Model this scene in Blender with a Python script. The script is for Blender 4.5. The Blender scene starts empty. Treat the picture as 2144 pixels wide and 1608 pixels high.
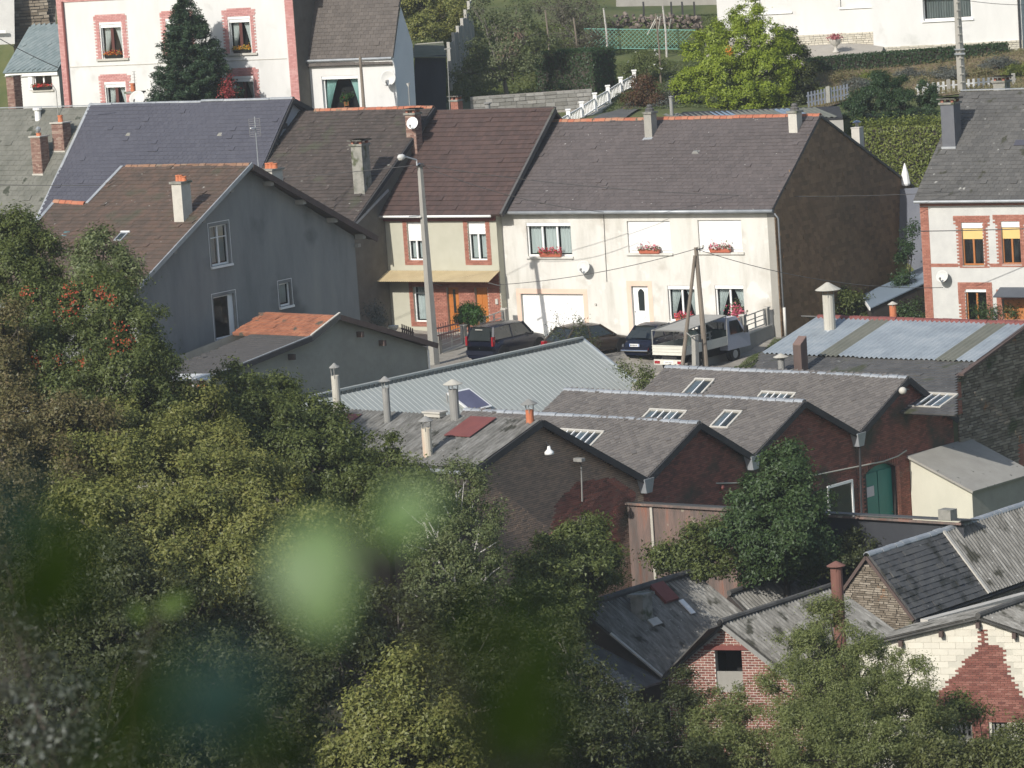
import bpy, math, random
import numpy as np
from mathutils import Vector, Matrix
from mathutils.geometry import tessellate_polygon
from math import radians, sin, cos, pi, tan, atan2, sqrt
random.seed(7); RNG = np.random.default_rng(7)
SC = bpy.context.scene; COL = SC.collection

# ------------------------------------------------------------------ camera
F = 8000.; CX, CY = 1072., 804.                       # focal length in photo pixels, photo centre
PIT = radians(7.8); ROLL = radians(3.9)
CAM = np.array([0, 0, 21.1])
fw = np.array([0, cos(PIT), -sin(PIT)]); r0 = np.array([1., 0, 0]); u0 = np.array([0, sin(PIT), cos(PIT)])
cR, sR = cos(ROLL), sin(ROLL)
cd = bpy.data.cameras.new('camera'); cam = bpy.data.objects.new('camera', cd); COL.objects.link(cam)
# image right = (X,Y)=(cR,sR) in unrolled pixels (Y down); image up = minus image down (-sR,cR)
Rv = r0 * cR - u0 * sR; Uv = r0 * sR + u0 * cR
M = Matrix(((Rv[0], Uv[0], -fw[0], CAM[0]), (Rv[1], Uv[1], -fw[1], CAM[1]), (Rv[2], Uv[2], -fw[2], CAM[2]), (0, 0, 0, 1)))
cam.matrix_world = M
cd.sensor_width = 36; cd.lens = F / 2144 * 36; cd.clip_start = .3; cd.clip_end = 2000
cd.dof.use_dof = True; cd.dof.focus_distance = 158; cd.dof.aperture_fstop = cd.lens / 1000 / .040
SC.camera = cam

# ------------------------------------------------------------------ world, sun, exposure
SUNV = np.array([-.60, -.80, 0]) * cos(radians(33)) + np.array([0, 0, sin(radians(33))])
W = bpy.data.worlds.new('World'); SC.world = W; W.use_nodes = True
nt = W.node_tree; nt.nodes.clear()
sky = nt.nodes.new('ShaderNodeTexSky'); sky.sky_type = 'NISHITA'; sky.sun_disc = False
sky.sun_elevation = radians(33); sky.sun_rotation = atan2(SUNV[0], SUNV[1]); sky.air_density = 1.2; sky.dust_density = 1.5
bg = nt.nodes.new('ShaderNodeBackground'); bg.inputs[1].default_value = .11
ow = nt.nodes.new('ShaderNodeOutputWorld'); nt.links.new(sky.outputs[0], bg.inputs[0]); nt.links.new(bg.outputs[0], ow.inputs[0])
sl = bpy.data.lights.new('sun', 'SUN'); sl.energy = 4.0; sl.angle = radians(.5); sl.color = (1, .95, .87)
so = bpy.data.objects.new('sun', sl); COL.objects.link(so); so.location = (0, 0, 60)
so.rotation_euler = Vector(-SUNV).to_track_quat('-Z', 'Y').to_euler()
SC.view_settings.view_transform = 'Standard'; SC.view_settings.look = 'None'
SC.view_settings.exposure = 0.30; SC.view_settings.gamma = 1; SC.view_settings.use_curve_mapping = False

# ------------------------------------------------------------------ geometry of the place
def ray(px, py):
    x, y = px - CX, py - CY
    return fw + ((x * cR - y * sR) / F) * r0 - ((x * sR + y * cR) / F) * u0
def at(px, py, d): return CAM + ray(px, py) * d
def proj(P):
    v = np.asarray(P) - CAM; d = v @ fw; X = v @ r0 / d * F; Y = -(v @ u0) / d * F
    return CX + X * cR + Y * sR, CY - X * sR + Y * cR, d
def hit(px, py, O, N):
    r = ray(px, py); return CAM + r * (((O - CAM) @ N) / (r @ N))
def hgt(P, y):                                       # height above P at which the picture row is y
    _, py, d = proj(P); return (py - y) * d / F / cos(PIT)
Z = np.array([0, 0, 1.])
def V3(*a): return np.array(a, float)
def nrm(v): return v / np.linalg.norm(v)
class PM:                                            # a plane: a along A, b along B, c out along N
    def __init__(s, O, A, B, N): s.O, s.A, s.B, s.N = O, nrm(A), nrm(B), nrm(N)
    def p(s, a, b, c=0.): return s.O + s.A * a + s.B * b + s.N * c
    def px(s, x, y, c=0.):
        q = hit(x, y, s.O + s.N * c, s.N) - s.O
        AB = s.A @ s.B; qa, qb = q @ s.A, q @ s.B; D = 1 - AB * AB
        return ((qa - AB * qb) / D, (qb - AB * qa) / D)
    def rect(s, x0, y0, x1, y1, c=0.):               # from top-left and bottom-right pixels
        a0, b1 = s.px(x0, y0, c); a1, b0 = s.px(x1, y1, c); return (a0, a1, b0, b1)
def SP(pm, P): return float((np.asarray(P) - pm.O) @ pm.B)
class Fr:                                            # a building's frame: U along the front, V away
    def __init__(s, px, py, d, az, azv=None):
        s.O = at(px, py, d); a = radians(az); v = radians(azv if azv is not None else az + 90)
        s.U = V3(cos(a), sin(a), 0); s.V = V3(cos(v), sin(v), 0)
        s.NU = nrm(np.cross(s.V, Z)); s.NV = nrm(np.cross(Z, s.U)); s.M = np.linalg.inv(np.array([s.U[:2], s.V[:2]]).T)
    def L(s, a, b, h): return s.O + s.U * a + s.V * b + Z * h
    def loc(s, P): q = P - s.O; a = s.M @ q[:2]; return (a[0], a[1], q[2])
    def fac(s, t=0.): return PM(s.L(0, t, 0), s.U, Z, -s.NV)
    def side(s, a=0.): return PM(s.L(a, 0, 0), s.V, Z, s.NU)
def slope(P0, P1, P2):                               # roof plane from eave left, eave right, a point up the slope
    A = nrm(P1 - P0); N = nrm(np.cross(A, P2 - P0)); return PM(P0, A, np.cross(N, A), N)

# ------------------------------------------------------------------ objects
WL = {}
def tag(o, label=None, cat=None, group=None, kind=None):
    if label: o['label'] = label
    if cat: o['category'] = cat
    if group: o['group'] = group
    if kind: o['kind'] = kind
    return o
def thing(name, label, cat, loc, group=None):
    o = bpy.data.objects.new(name, None); COL.objects.link(o); o.location = tuple(map(float, loc)); o.empty_display_size = .3
    WL[o.name] = np.array(loc, float); return tag(o, label, cat, group)
def mesh_raw(name, V, sizes, idx, mat, smooth=False):
    m = bpy.data.meshes.new(name); V = np.ascontiguousarray(V, np.float32)
    m.vertices.add(len(V)); m.vertices.foreach_set('co', V.ravel())
    idx = np.asarray(idx, np.int32).ravel(); sizes = np.asarray(sizes, np.int32)
    m.loops.add(len(idx)); m.loops.foreach_set('vertex_index', idx)
    m.polygons.add(len(sizes)); st = np.concatenate(([0], np.cumsum(sizes)[:-1])).astype(np.int32)
    m.polygons.foreach_set('loop_start', st); m.polygons.foreach_set('loop_total', sizes)
    m.polygons.foreach_set('use_smooth', np.full(len(sizes), bool(smooth)))
    m.update(calc_edges=True); m.materials.append(mat); return m
def link(name, me, parent=None, loc=None):
    o = bpy.data.objects.new(name, me); COL.objects.link(o)
    if parent is not None: o.parent = parent; WL[o.name] = WL[parent.name]
    else: o.location = tuple(map(float, loc)); WL[o.name] = np.array(loc, float)
    return o
class MB:
    def __init__(s): s.V = []; s.S = []; s.I = []; s.n = 0
    def add(s, V, faces):
        V = [np.asarray(v, float) for v in V]; s.V.extend(V)
        for f in faces: s.S.append(len(f)); s.I.extend(s.n + i for i in f)
        s.n += len(V); return s
    def poly(s, P): return s.add(P, [range(len(P))])
    def hexa(s, b, t): return s.add(list(b) + list(t), [(3, 2, 1, 0), (4, 5, 6, 7), (0, 1, 5, 4), (1, 2, 6, 5), (2, 3, 7, 6), (3, 0, 4, 7)])
    def box(s, pm, a0, a1, b0, b1, c0, c1):
        p = pm.p; return s.hexa([p(a0, b0, c0), p(a1, b0, c0), p(a1, b0, c1), p(a0, b0, c1)][::-1], [p(a0, b1, c0), p(a1, b1, c0), p(a1, b1, c1), p(a0, b1, c1)][::-1])
    def wbox(s, c, dx, dy, dz, U=None, V=None, W=None):   # centre of the base, full sizes
        U = V3(1, 0, 0) if U is None else U; V = V3(-U[1], U[0], 0) if V is None else V; W = Z if W is None else W; c = np.asarray(c, float)
        b = [c + U * i * dx / 2 + V * j * dy / 2 for i, j in ((-1, -1), (1, -1), (1, 1), (-1, 1))]
        return s.hexa(b, [q + W * dz for q in b])
    def bar(s, p0, p1, w, h=None, up=Z):
        h = h or w; p0 = np.asarray(p0, float); p1 = np.asarray(p1, float); d = nrm(p1 - p0)
        x = np.cross(d, up); x = nrm(x) if np.linalg.norm(x) > 1e-3 else V3(1, 0, 0); y = np.cross(x, d)
        o = [x * i * w / 2 + y * j * h / 2 for i, j in ((-1, -1), (1, -1), (1, 1), (-1, 1))]
        return s.hexa([p0 + q for q in o], [p1 + q for q in o])
    def path(s, pts, rad, n=6, cap=True):
        pts = [np.asarray(p, float) for p in pts]; rad = [rad] * len(pts) if not hasattr(rad, '__len__') else rad
        V = []; k = len(pts)
        for i, p in enumerate(pts):
            d = nrm(pts[min(i + 1, k - 1)] - pts[max(i - 1, 0)]); up = Z if abs(d[2]) < .9 else V3(1, 0, 0)
            x = nrm(np.cross(d, up)); y = np.cross(x, d)
            for j in range(n): t = 2 * pi * j / n; V.append(p + (x * cos(t) + y * sin(t)) * rad[i])
        Fc = [(i * n + j, i * n + (j + 1) % n, (i + 1) * n + (j + 1) % n, (i + 1) * n + j) for i in range(k - 1) for j in range(n)]
        if cap: Fc += [tuple(range(n))[::-1], tuple((k - 1) * n + j for j in range(n))]
        return s.add(V, Fc)
    def cyl(s, p0, p1, r0_, r1_=None, n=12): return s.path([p0, p1], [r0_, r0_ if r1_ is None else r1_], n)
    def lathe(s, c, prof, n=14, axis=None):
        c = np.asarray(c, float); ax = Z if axis is None else nrm(axis); x = nrm(np.cross(ax, V3(0, 1, .01) if abs(ax[1]) < .9 else V3(1, 0, 0))); y = np.cross(ax, x)
        V = [c + ax * z + (x * cos(2 * pi * j / n) + y * sin(2 * pi * j / n)) * r for r, z in prof for j in range(n)]
        k = len(prof); return s.add(V, [(i * n + j, i * n + (j + 1) % n, (i + 1) * n + (j + 1) % n, (i + 1) * n + j) for i in range(k - 1) for j in range(n)])
    def ball(s, c, rx, ry, rz, n=10, m=6):
        c = np.asarray(c, float); V = []
        for i in range(m + 1):
            f = pi * i / m
            for j in range(n): V.append(c + V3(rx * sin(f) * cos(2 * pi * j / n), ry * sin(f) * sin(2 * pi * j / n), rz * cos(f)))
        return s.add(V, [(i * n + j, i * n + (j + 1) % n, (i + 1) * n + (j + 1) % n, (i + 1) * n + j) for i in range(m) for j in range(n)])
    def flat(s, pm, outer, holes=(), c=0., flip=False):   # polygon with holes in a plane
        loops = [[Vector((a, b, 0)) for a, b in outer]] + [[Vector((a, b, 0)) for a, b in h] for h in holes]
        pts = [q for l in loops for q in l]; tr = tessellate_polygon(loops); F_ = []
        for t in tr:
            a, b, cc = (pts[i] for i in t); ccw = (b - a).cross(cc - a).z > 0
            F_.append(tuple(t) if ccw != flip else tuple(t)[::-1])
        return s.add([pm.p(q.x, q.y, c) for q in pts], F_)
    def build(s, name, mat, parent=None, loc=None, smooth=False, kind=None, label=None):
        o0 = WL[parent.name] if parent is not None else np.asarray(loc, float)
        me = mesh_raw(name, np.array(s.V) - o0, s.S, s.I, mat, smooth); o = link(name, me, parent, loc)
        if kind: o['kind'] = kind
        if label: o['label'] = label
        return o
def R4(a0, a1, b0, b1): return [(a0, b0), (a1, b0), (a1, b1), (a0, b1)]
def inside(x, y, P):
    r = False; n = len(P)
    for i in range(n):
        x1, y1 = P[i]; x2, y2 = P[i - 1]
        if (y1 > y) != (y2 > y) and x < (x2 - x1) * (y - y1) / (y2 - y1) + x1: r = not r
    return r

# ------------------------------------------------------------------ materials
MATS = {}
def srgb(r, g, b): return tuple(((c / 255) / 12.92 if c / 255 < .04045 else ((c / 255 + .055) / 1.055) ** 2.4) for c in (r, g, b))
def newmat(name):
    m = bpy.data.materials.new(name); m.use_nodes = True; m.node_tree.nodes.clear(); return m, m.node_tree.nodes, m.node_tree.links
def nmat(name, cols, rough=.85, scale=1.5, metal=0., bump=.0, rnd=0., spots=None, streak=0., spec=.3, det=8, bscale=None, along=None):
    if name in MATS: return MATS[name]
    m, N, Lk = newmat(name)
    geo = N.new('ShaderNodeNewGeometry'); oi = N.new('ShaderNodeObjectInfo')
    mp = N.new('ShaderNodeMapping'); Lk.new(geo.outputs['Position'], mp.inputs[0])
    if streak: mp.inputs['Scale'].default_value = (1, 1, 1 / streak)
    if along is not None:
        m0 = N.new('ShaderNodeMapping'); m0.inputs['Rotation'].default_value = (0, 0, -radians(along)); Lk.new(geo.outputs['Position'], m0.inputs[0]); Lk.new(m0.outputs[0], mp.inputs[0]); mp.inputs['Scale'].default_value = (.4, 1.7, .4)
    nz = N.new('ShaderNodeTexNoise'); nz.inputs['Scale'].default_value = scale; nz.inputs['Detail'].default_value = det; nz.inputs['Roughness'].default_value = .65
    Lk.new(mp.outputs[0], nz.inputs['Vector'])
    ct = N.new('ShaderNodeMapRange'); ct.inputs[1].default_value = .28; ct.inputs[2].default_value = .72; Lk.new(nz.outputs[0], ct.inputs[0]); fac = ct.outputs[0]
    if rnd:
        ad = N.new('ShaderNodeMath'); ad.operation = 'ADD'; Lk.new(geo.outputs['Random Per Island'], ad.inputs[0]); Lk.new(oi.outputs['Random'], ad.inputs[1])
        fr_ = N.new('ShaderNodeMath'); fr_.operation = 'FRACT'; Lk.new(ad.outputs[0], fr_.inputs[0])
        mx = N.new('ShaderNodeMix'); mx.inputs[0].default_value = rnd; Lk.new(fac, mx.inputs[2]); Lk.new(fr_.outputs[0], mx.inputs[3]); fac = mx.outputs[0]
    rp = N.new('ShaderNodeValToRGB'); el = rp.color_ramp.elements
    while len(el) < len(cols): el.new(.5)
    for i, c in enumerate(cols): el[i].position = i / max(1, len(cols) - 1); el[i].color = (*c, 1)
    Lk.new(fac, rp.inputs[0]); colo = rp.outputs[0]
    for sp in (spots or []):
        c, sc, th, wd = sp; s2 = N.new('ShaderNodeTexNoise'); s2.inputs['Scale'].default_value = sc; s2.inputs['Detail'].default_value = 5; Lk.new(geo.outputs['Position'], s2.inputs['Vector'])
        mr = N.new('ShaderNodeMapRange'); mr.inputs[1].default_value = th; mr.inputs[2].default_value = th + wd; Lk.new(s2.outputs[0], mr.inputs[0])
        mm = N.new('ShaderNodeMix'); mm.data_type = 'RGBA'; Lk.new(mr.outputs[0], mm.inputs[0]); Lk.new(colo, mm.inputs[6]); mm.inputs[7].default_value = (*c, 1); colo = mm.outputs[2]
    b = N.new('ShaderNodeBsdfPrincipled'); Lk.new(colo, b.inputs['Base Color']); b.inputs['Roughness'].default_value = rough; b.inputs['Metallic'].default_value = metal
    b.inputs['Specular IOR Level'].default_value = spec
    if bump:
        nb = N.new('ShaderNodeTexNoise'); nb.inputs['Scale'].default_value = bscale or scale * 6; nb.inputs['Detail'].default_value = 4; Lk.new(geo.outputs['Position'], nb.inputs['Vector'])
        bp = N.new('ShaderNodeBump'); bp.inputs['Strength'].default_value = bump; bp.inputs['Distance'].default_value = .03; Lk.new(nb.outputs[0], bp.inputs['Height']); Lk.new(bp.outputs[0], b.inputs['Normal'])
    o = N.new('ShaderNodeOutputMaterial'); Lk.new(b.outputs[0], o.inputs[0]); MATS[name] = m; return m
def leafmat(name, cols, trans=.3, rough=.55, gloss=.025):
    m, N, Lk = newmat(name); geo = N.new('ShaderNodeNewGeometry')
    rp = N.new('ShaderNodeValToRGB'); el = rp.color_ramp.elements
    while len(el) < len(cols): el.new(.5)
    for i, c in enumerate(cols): el[i].position = i / max(1, len(cols) - 1); el[i].color = (*c, 1)
    nz = N.new('ShaderNodeTexNoise'); nz.inputs['Scale'].default_value = .9; nz.inputs['Detail'].default_value = 3; Lk.new(geo.outputs['Position'], nz.inputs['Vector'])
    mx = N.new('ShaderNodeMix'); mx.inputs[0].default_value = .5; Lk.new(nz.outputs[0], mx.inputs[2]); Lk.new(geo.outputs['Random Per Island'], mx.inputs[3]); Lk.new(mx.outputs[0], rp.inputs[0])
    d = N.new('ShaderNodeBsdfDiffuse'); Lk.new(rp.outputs[0], d.inputs[0]); t = N.new('ShaderNodeBsdfTranslucent'); Lk.new(rp.outputs[0], t.inputs[0])
    a = N.new('ShaderNodeMixShader'); a.inputs[0].default_value = trans; Lk.new(d.outputs[0], a.inputs[1]); Lk.new(t.outputs[0], a.inputs[2])
    g = N.new('ShaderNodeBsdfGlossy'); g.inputs['Roughness'].default_value = rough; g.inputs[0].default_value = (.9, .95, 1, 1)
    k = N.new('ShaderNodeMixShader'); k.inputs[0].default_value = gloss; Lk.new(a.outputs[0], k.inputs[1]); Lk.new(g.outputs[0], k.inputs[2])
    o = N.new('ShaderNodeOutputMaterial'); Lk.new(k.outputs[0], o.inputs[0]); return m
def glassmat():
    m, N, Lk = newmat('window_glass'); t = N.new('ShaderNodeBsdfTransparent'); t.inputs[0].default_value = (.8, .85, .85, 1)
    g = N.new('ShaderNodeBsdfGlossy'); g.inputs['Roughness'].default_value = .05; lw = N.new('ShaderNodeFresnel'); lw.inputs[0].default_value = 1.6
    k = N.new('ShaderNodeMixShader'); Lk.new(lw.outputs[0], k.inputs[0]); Lk.new(t.outputs[0], k.inputs[1]); Lk.new(g.outputs[0], k.inputs[2])
    o = N.new('ShaderNodeOutputMaterial'); Lk.new(k.outputs[0], o.inputs[0]); return m
GLASS = glassmat()
def K(r, g, b, s=1.): return (r * s, g * s, b * s)
m_cream = nmat('cream_render', [(.49, .475, .43), (.60, .585, .545), (.65, .635, .595)], scale=1.7, bump=.25, streak=5, spots=[((.45, .425, .375), .8, .56, .16), ((.66, .64, .60), 1.1, .60, .05)])
m_white = nmat('white_render', [(.56, .56, .55), (.64, .64, .63)], scale=1.2, bump=.1, streak=3, spots=[((.50, .50, .485), .8, .60, .12)])
m_wpaint = nmat('white_paint', [(.78, .78, .77), (.82, .82, .81)], rough=.45, scale=3)
m_greyr = nmat('grey_render', [(.18, .186, .185), (.235, .24, .237), (.28, .28, .265)], scale=.9, bump=.25, streak=4, spots=[((.13, .135, .135), .35, .56, .12)])
m_grblock = nmat('grey_block_and_shade_render', [(.27, .26, .225), (.35, .34, .295)], scale=1.2, bump=.2)
m_olive = nmat('beige_render', [(.42, .41, .33), (.47, .46, .38)], scale=1.5, bump=.1)
m_lgrey = nmat('light_grey_render', [(.46, .46, .45), (.56, .56, .54)], scale=1.5, bump=.3, det=10)
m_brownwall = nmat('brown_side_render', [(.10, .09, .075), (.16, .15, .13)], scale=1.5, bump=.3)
m_peach = nmat('peach_paint', [(.66, .48, .38), (.72, .54, .44)], scale=2)
m_mortar = nmat('mortar', [(.22, .20, .18), (.32, .30, .27)], scale=3)
m_mortarL = nmat('pale_mortar', [(.55, .50, .45), (.66, .62, .56)], scale=3)
m_dmortar = nmat('dark_mortar', [(.035, .03, .027), (.06, .05, .045)], scale=2)
m_brick = nmat('red_brick', [(.12, .05, .042), (.22, .088, .068), (.31, .15, .12)], scale=2, rnd=.7, bump=.1)
m_brickor = nmat('orange_red_brick', [(.24, .10, .07), (.34, .14, .10), (.42, .20, .15)], scale=2, rnd=.6)
m_brickpk = nmat('pink_painted_brick', [(.42, .19, .18), (.52, .26, .245), (.60, .36, .34)], scale=2, rnd=.6)
m_brickdk = nmat('sooty_brick', [(.10, .055, .045), (.19, .078, .058), (.30, .11, .08), (.20, .14, .11)], scale=.9, rnd=.55, spots=[((.07, .065, .045), .5, .52, .12)])
m_brickbr = nmat('brown_weathered_brick', [(.24, .18, .135), (.37, .265, .195), (.48, .32, .22)], scale=1.2, rnd=.6)
m_brickold = nmat('dull_chimney_brick', [(.14, .07, .055), (.25, .15, .12), (.36, .27, .22)], scale=2, rnd=.7)
m_stone = nmat('rubble_stone', [(.10, .085, .065), (.18, .15, .115), (.26, .225, .18), (.36, .32, .26)], scale=1.4, rnd=.7, bump=.3, spots=[((.30, .15, .07), 1.3, .66, .05), ((.07, .08, .04), .7, .58, .1)])
m_block = nmat('cream_block', [(.58, .55, .47), (.66, .63, .54), (.70, .67, .58)], scale=2, rnd=.5, bump=.2)
m_slateblue = nmat('smooth_blue_grey_slate', [(.060, .061, .078), (.069, .070, .088), (.079, .080, .099)], scale=2, rnd=.5, rough=.55)
m_slate = nmat('brown_grey_slate', [(.078, .068, .066), (.098, .084, .082), (.116, .099, .096)], scale=1.2, rnd=.5, rough=.7, spots=[((.45, .44, .42), 6, .715, .02)])
m_slatedk = nmat('dark_old_slate', [(.06, .06, .06), (.09, .088, .085), (.12, .115, .11)], scale=1, rnd=.5, rough=.65, spots=[((.20, .20, .19), 3, .70, .05), ((.06, .065, .04), 1, .6, .1)])
m_slategr = nmat('weathered_grey_slate', [(.065, .064, .062), (.092, .09, .086), (.12, .116, .11)], scale=1, rnd=.5, spots=[((.33, .33, .31), 4, .68, .05), ((.05, .05, .035), 1.6, .64, .05)])
m_lichen = nmat('lichen_grey_fibre_cement', [(.095, .098, .082), (.14, .14, .12), (.19, .188, .165)], scale=1.2, bump=.2, det=10, spots=[((.05, .055, .04), 1.2, .63, .04)])
m_tilebr = nmat('mossy_brown_tile', [(.045, .038, .034), (.068, .056, .05), (.095, .075, .066)], scale=1, rnd=.5, spots=[((.30, .30, .27), 5, .69, .04), ((.07, .07, .05), .8, .58, .1)])
m_tileold = nmat('rusty_brown_tile', [(.065, .053, .043), (.10, .072, .057), (.145, .088, .066)], scale=.9, rnd=.4, spots=[((.075, .07, .05), .9, .55, .14), ((.42, .41, .38), 5, .70, .04)])
m_tilered = nmat('dark_red_tile', [(.056, .040, .036), (.077, .051, .045), (.10, .063, .054)], scale=2, rnd=.5, rough=.6)
m_tileor = nmat('orange_clay_tile', [(.20, .09, .055), (.32, .13, .075), (.40, .18, .10)], scale=1, rnd=.6, spots=[((.10, .09, .07), 2, .62, .06)])
m_ridgeor = nmat('orange_ridge_tile', [(.28, .10, .06), (.40, .145, .085), (.33, .20, .13)], scale=1.3, rnd=.7, spots=[((.16, .14, .10), 2.5, .58, .08)])
m_ridgebr = nmat('brown_ridge_tile', [(.14, .09, .06), (.25, .14, .09), (.20, .18, .14)], scale=2, rnd=.7)
m_sawtile = nmat('sawtooth_fibre_tile', [(.10, .092, .086), (.145, .132, .122), (.18, .165, .15)], scale=1.1, rnd=.6, rough=.75, spots=[((.26, .25, .23), 4, .70, .05)])
m_bluslate = nmat('lozenge_blue_slate', [(.13, .17, .18), (.17, .21, .22), (.21, .25, .26)], scale=1.5, rnd=.5, rough=.5)
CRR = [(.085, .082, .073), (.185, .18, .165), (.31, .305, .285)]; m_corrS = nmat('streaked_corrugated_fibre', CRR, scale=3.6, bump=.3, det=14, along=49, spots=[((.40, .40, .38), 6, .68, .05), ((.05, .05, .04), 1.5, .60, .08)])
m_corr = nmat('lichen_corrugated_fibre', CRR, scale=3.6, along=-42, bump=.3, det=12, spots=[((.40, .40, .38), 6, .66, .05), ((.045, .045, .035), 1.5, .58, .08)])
m_corrdk = nmat('dark_corrugated_fibre', [(.05, .05, .047), (.085, .083, .078), (.13, .127, .12)], scale=1.2, bump=.3, det=12, spots=[((.25, .25, .24), 7, .70, .04)])
m_zinc = nmat('zinc', [(.24, .26, .28), (.34, .36, .38), (.44, .46, .48)], rough=.45, metal=.25, scale=2, rnd=.3)
m_zincbl = nmat('pale_blue_sheet', [(.25, .28, .31), (.32, .36, .39), (.40, .43, .45)], rough=.5, metal=.2, scale=1, streak=.3)
m_zincdull = nmat('dull_fibreglass_sheet', [(.13, .135, .11), (.18, .18, .15)], rough=.6, scale=1.2)
m_metalgr = nmat('sage_steel_sheet', [(.31, .335, .32), (.36, .38, .365)], rough=.6, metal=0, scale=.6)
m_metaledge = nmat('dark_steel_closure', [(.10, .115, .11), (.13, .14, .135)], rough=.6, scale=2)
m_bluesheet = nmat('blue_grey_sheet', [(.20, .26, .33), (.25, .31, .38)], rough=.4, metal=.2, scale=1)
m_redsheet = nmat('dark_red_sheet', [(.16, .055, .05), (.21, .07, .06)], rough=.6, scale=2)
m_rust = nmat('rusty_iron', [(.16, .07, .045), (.12, .10, .09), (.20, .14, .12), (.30, .11, .06)], scale=1.4, streak=6, rough=.85, bump=.2, spots=[((.32, .28, .22), 1.6, .66, .04)])
m_rustflue = nmat('rust_brown_flue', [(.14, .07, .055), (.20, .095, .075)], scale=2, streak=3)
m_flue = nmat('pale_fibre_flue', [(.38, .36, .31), (.52, .50, .44)], scale=3, streak=4, bump=.2)
m_fluerust = nmat('rust_stained_flue', [(.50, .46, .38), (.55, .50, .41), (.48, .17, .06)], scale=1.6, streak=4)
m_fluegr = nmat('grey_fibre_flue', [(.20, .20, .19), (.30, .295, .28)], scale=3, streak=3)
m_conc = nmat('concrete', [(.25, .24, .215), (.33, .32, .29)], scale=2, bump=.3, streak=3)
m_concl = nmat('pale_concrete', [(.42, .40, .36), (.52, .50, .45)], scale=3, bump=.2)
m_concmoss = nmat('mossy_concrete', [(.13, .13, .11), (.24, .235, .21), (.30, .29, .26)], scale=3, bump=.3, spots=[((.08, .09, .05), 2, .55, .1)])
m_wood = nmat('grey_wood_post', [(.14, .115, .09), (.22, .185, .15)], scale=3, streak=8)
m_door = nmat('varnished_wood', [(.38, .13, .03), (.50, .19, .05)], scale=3, streak=6, rough=.4)
m_winwood = nmat('orange_wood_frame', [(.35, .13, .04), (.42, .17, .06)], scale=3, rough=.5)
m_dkwood = nmat('dark_red_wood', [(.08, .03, .025), (.11, .04, .035)], scale=3, rough=.5)
m_brwood = nmat('brown_fascia_wood', [(.075, .055, .048), (.12, .085, .075)], scale=3, streak=3)
m_blackwood = nmat('black_bargeboard', [(.03, .03, .032), (.05, .05, .052)], scale=3)
m_dark = nmat('painted_dark_interior', [(.012, .012, .013), (.02, .02, .02)], scale=1)  # near-black stands in for the shade inside rooms and the loft
m_terra = nmat('terracotta_pot', [(.42, .14, .07), (.55, .20, .10)], scale=4)
m_planter = nmat('terracotta_plastic', [(.45, .13, .08), (.50, .16, .10)], scale=4, rough=.5)
m_black = nmat('black_rubber', [(.015, .015, .015), (.025, .025, .025)], scale=4, rough=.7)
m_net = nmat('net_curtain', [(.48, .52, .52), (.72, .74, .74)], scale=5, streak=20)
m_curt = nmat('white_curtain', [(.60, .62, .62), (.72, .73, .72)], scale=4, streak=8)
m_teal = nmat('pale_teal_curtain', [(.42, .60, .58), (.55, .72, .70)], scale=4, streak=8)
m_yshade = nmat('yellow_blind', [(.62, .44, .17), (.68, .50, .21)], scale=3)
m_dish = nmat('satellite_dish_grey', [(.50, .50, .48), (.58, .58, .56)], rough=.5, scale=4)
m_awn = nmat('tan_corrugated_awning', [(.40, .32, .19), (.50, .41, .25)], scale=2, rough=.6)
m_shingle = nmat('dark_brown_shingle', [(.13, .085, .048), (.22, .14, .08), (.31, .20, .115)], scale=.7, rnd=.5, rough=.75)
m_green = nmat('green_door_paint', [(.015, .17, .14), (.025, .22, .18)], scale=2, rough=.5, streak=2)
m_sign = nmat('faded_white_board', [(.55, .50, .52), (.62, .58, .60)], scale=3)
m_greymod = nmat('anthracite_board', [(.07, .08, .095), (.09, .10, .115)], scale=2)
m_bitum = nmat('grey_bitumen_roof', [(.27, .26, .235), (.34, .33, .30)], scale=1.5, bump=.2, spots=[((.12, .12, .11), 4, .68, .02)])
m_shedcream = nmat('cream_shed_render', [(.50, .49, .41), (.58, .565, .475)], scale=1.2, streak=2)
m_red = nmat('red_lens', [(.25, .012, .018), (.30, .016, .022)], scale=4, rough=.25, spec=.6)
def paint(name, c, rough=.25): return nmat(name, [c, K(*c, 1.08)], rough=rough, scale=6, spec=.6)
m_navy = paint('navy_car_paint', (.008, .010, .022)); m_plum = paint('dark_plum_car_paint', (.05, .025, .03)); m_bronze = paint('dark_bronze_car_paint', (.06, .045, .035))
m_truck = nmat('cream_truck_paint', [(.55, .54, .48), (.62, .61, .55)], rough=.5, scale=3); m_lilac = paint('pale_lilac_cab_paint', (.42, .44, .52), .35)
m_tarp = nmat('grey_canvas', [(.30, .29, .26), (.38, .37, .34)], scale=2); m_chrome = nmat('chrome', [(.6, .6, .6), (.7, .7, .7)], rough=.15, metal=1)
m_cglass = nmat('car_glass', [(.02, .025, .025), (.03, .035, .035)], rough=.05, spec=.8)
m_bed = nmat('reddish_mortar', [(.34, .22, .18), (.42, .30, .25)], scale=3)
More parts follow.
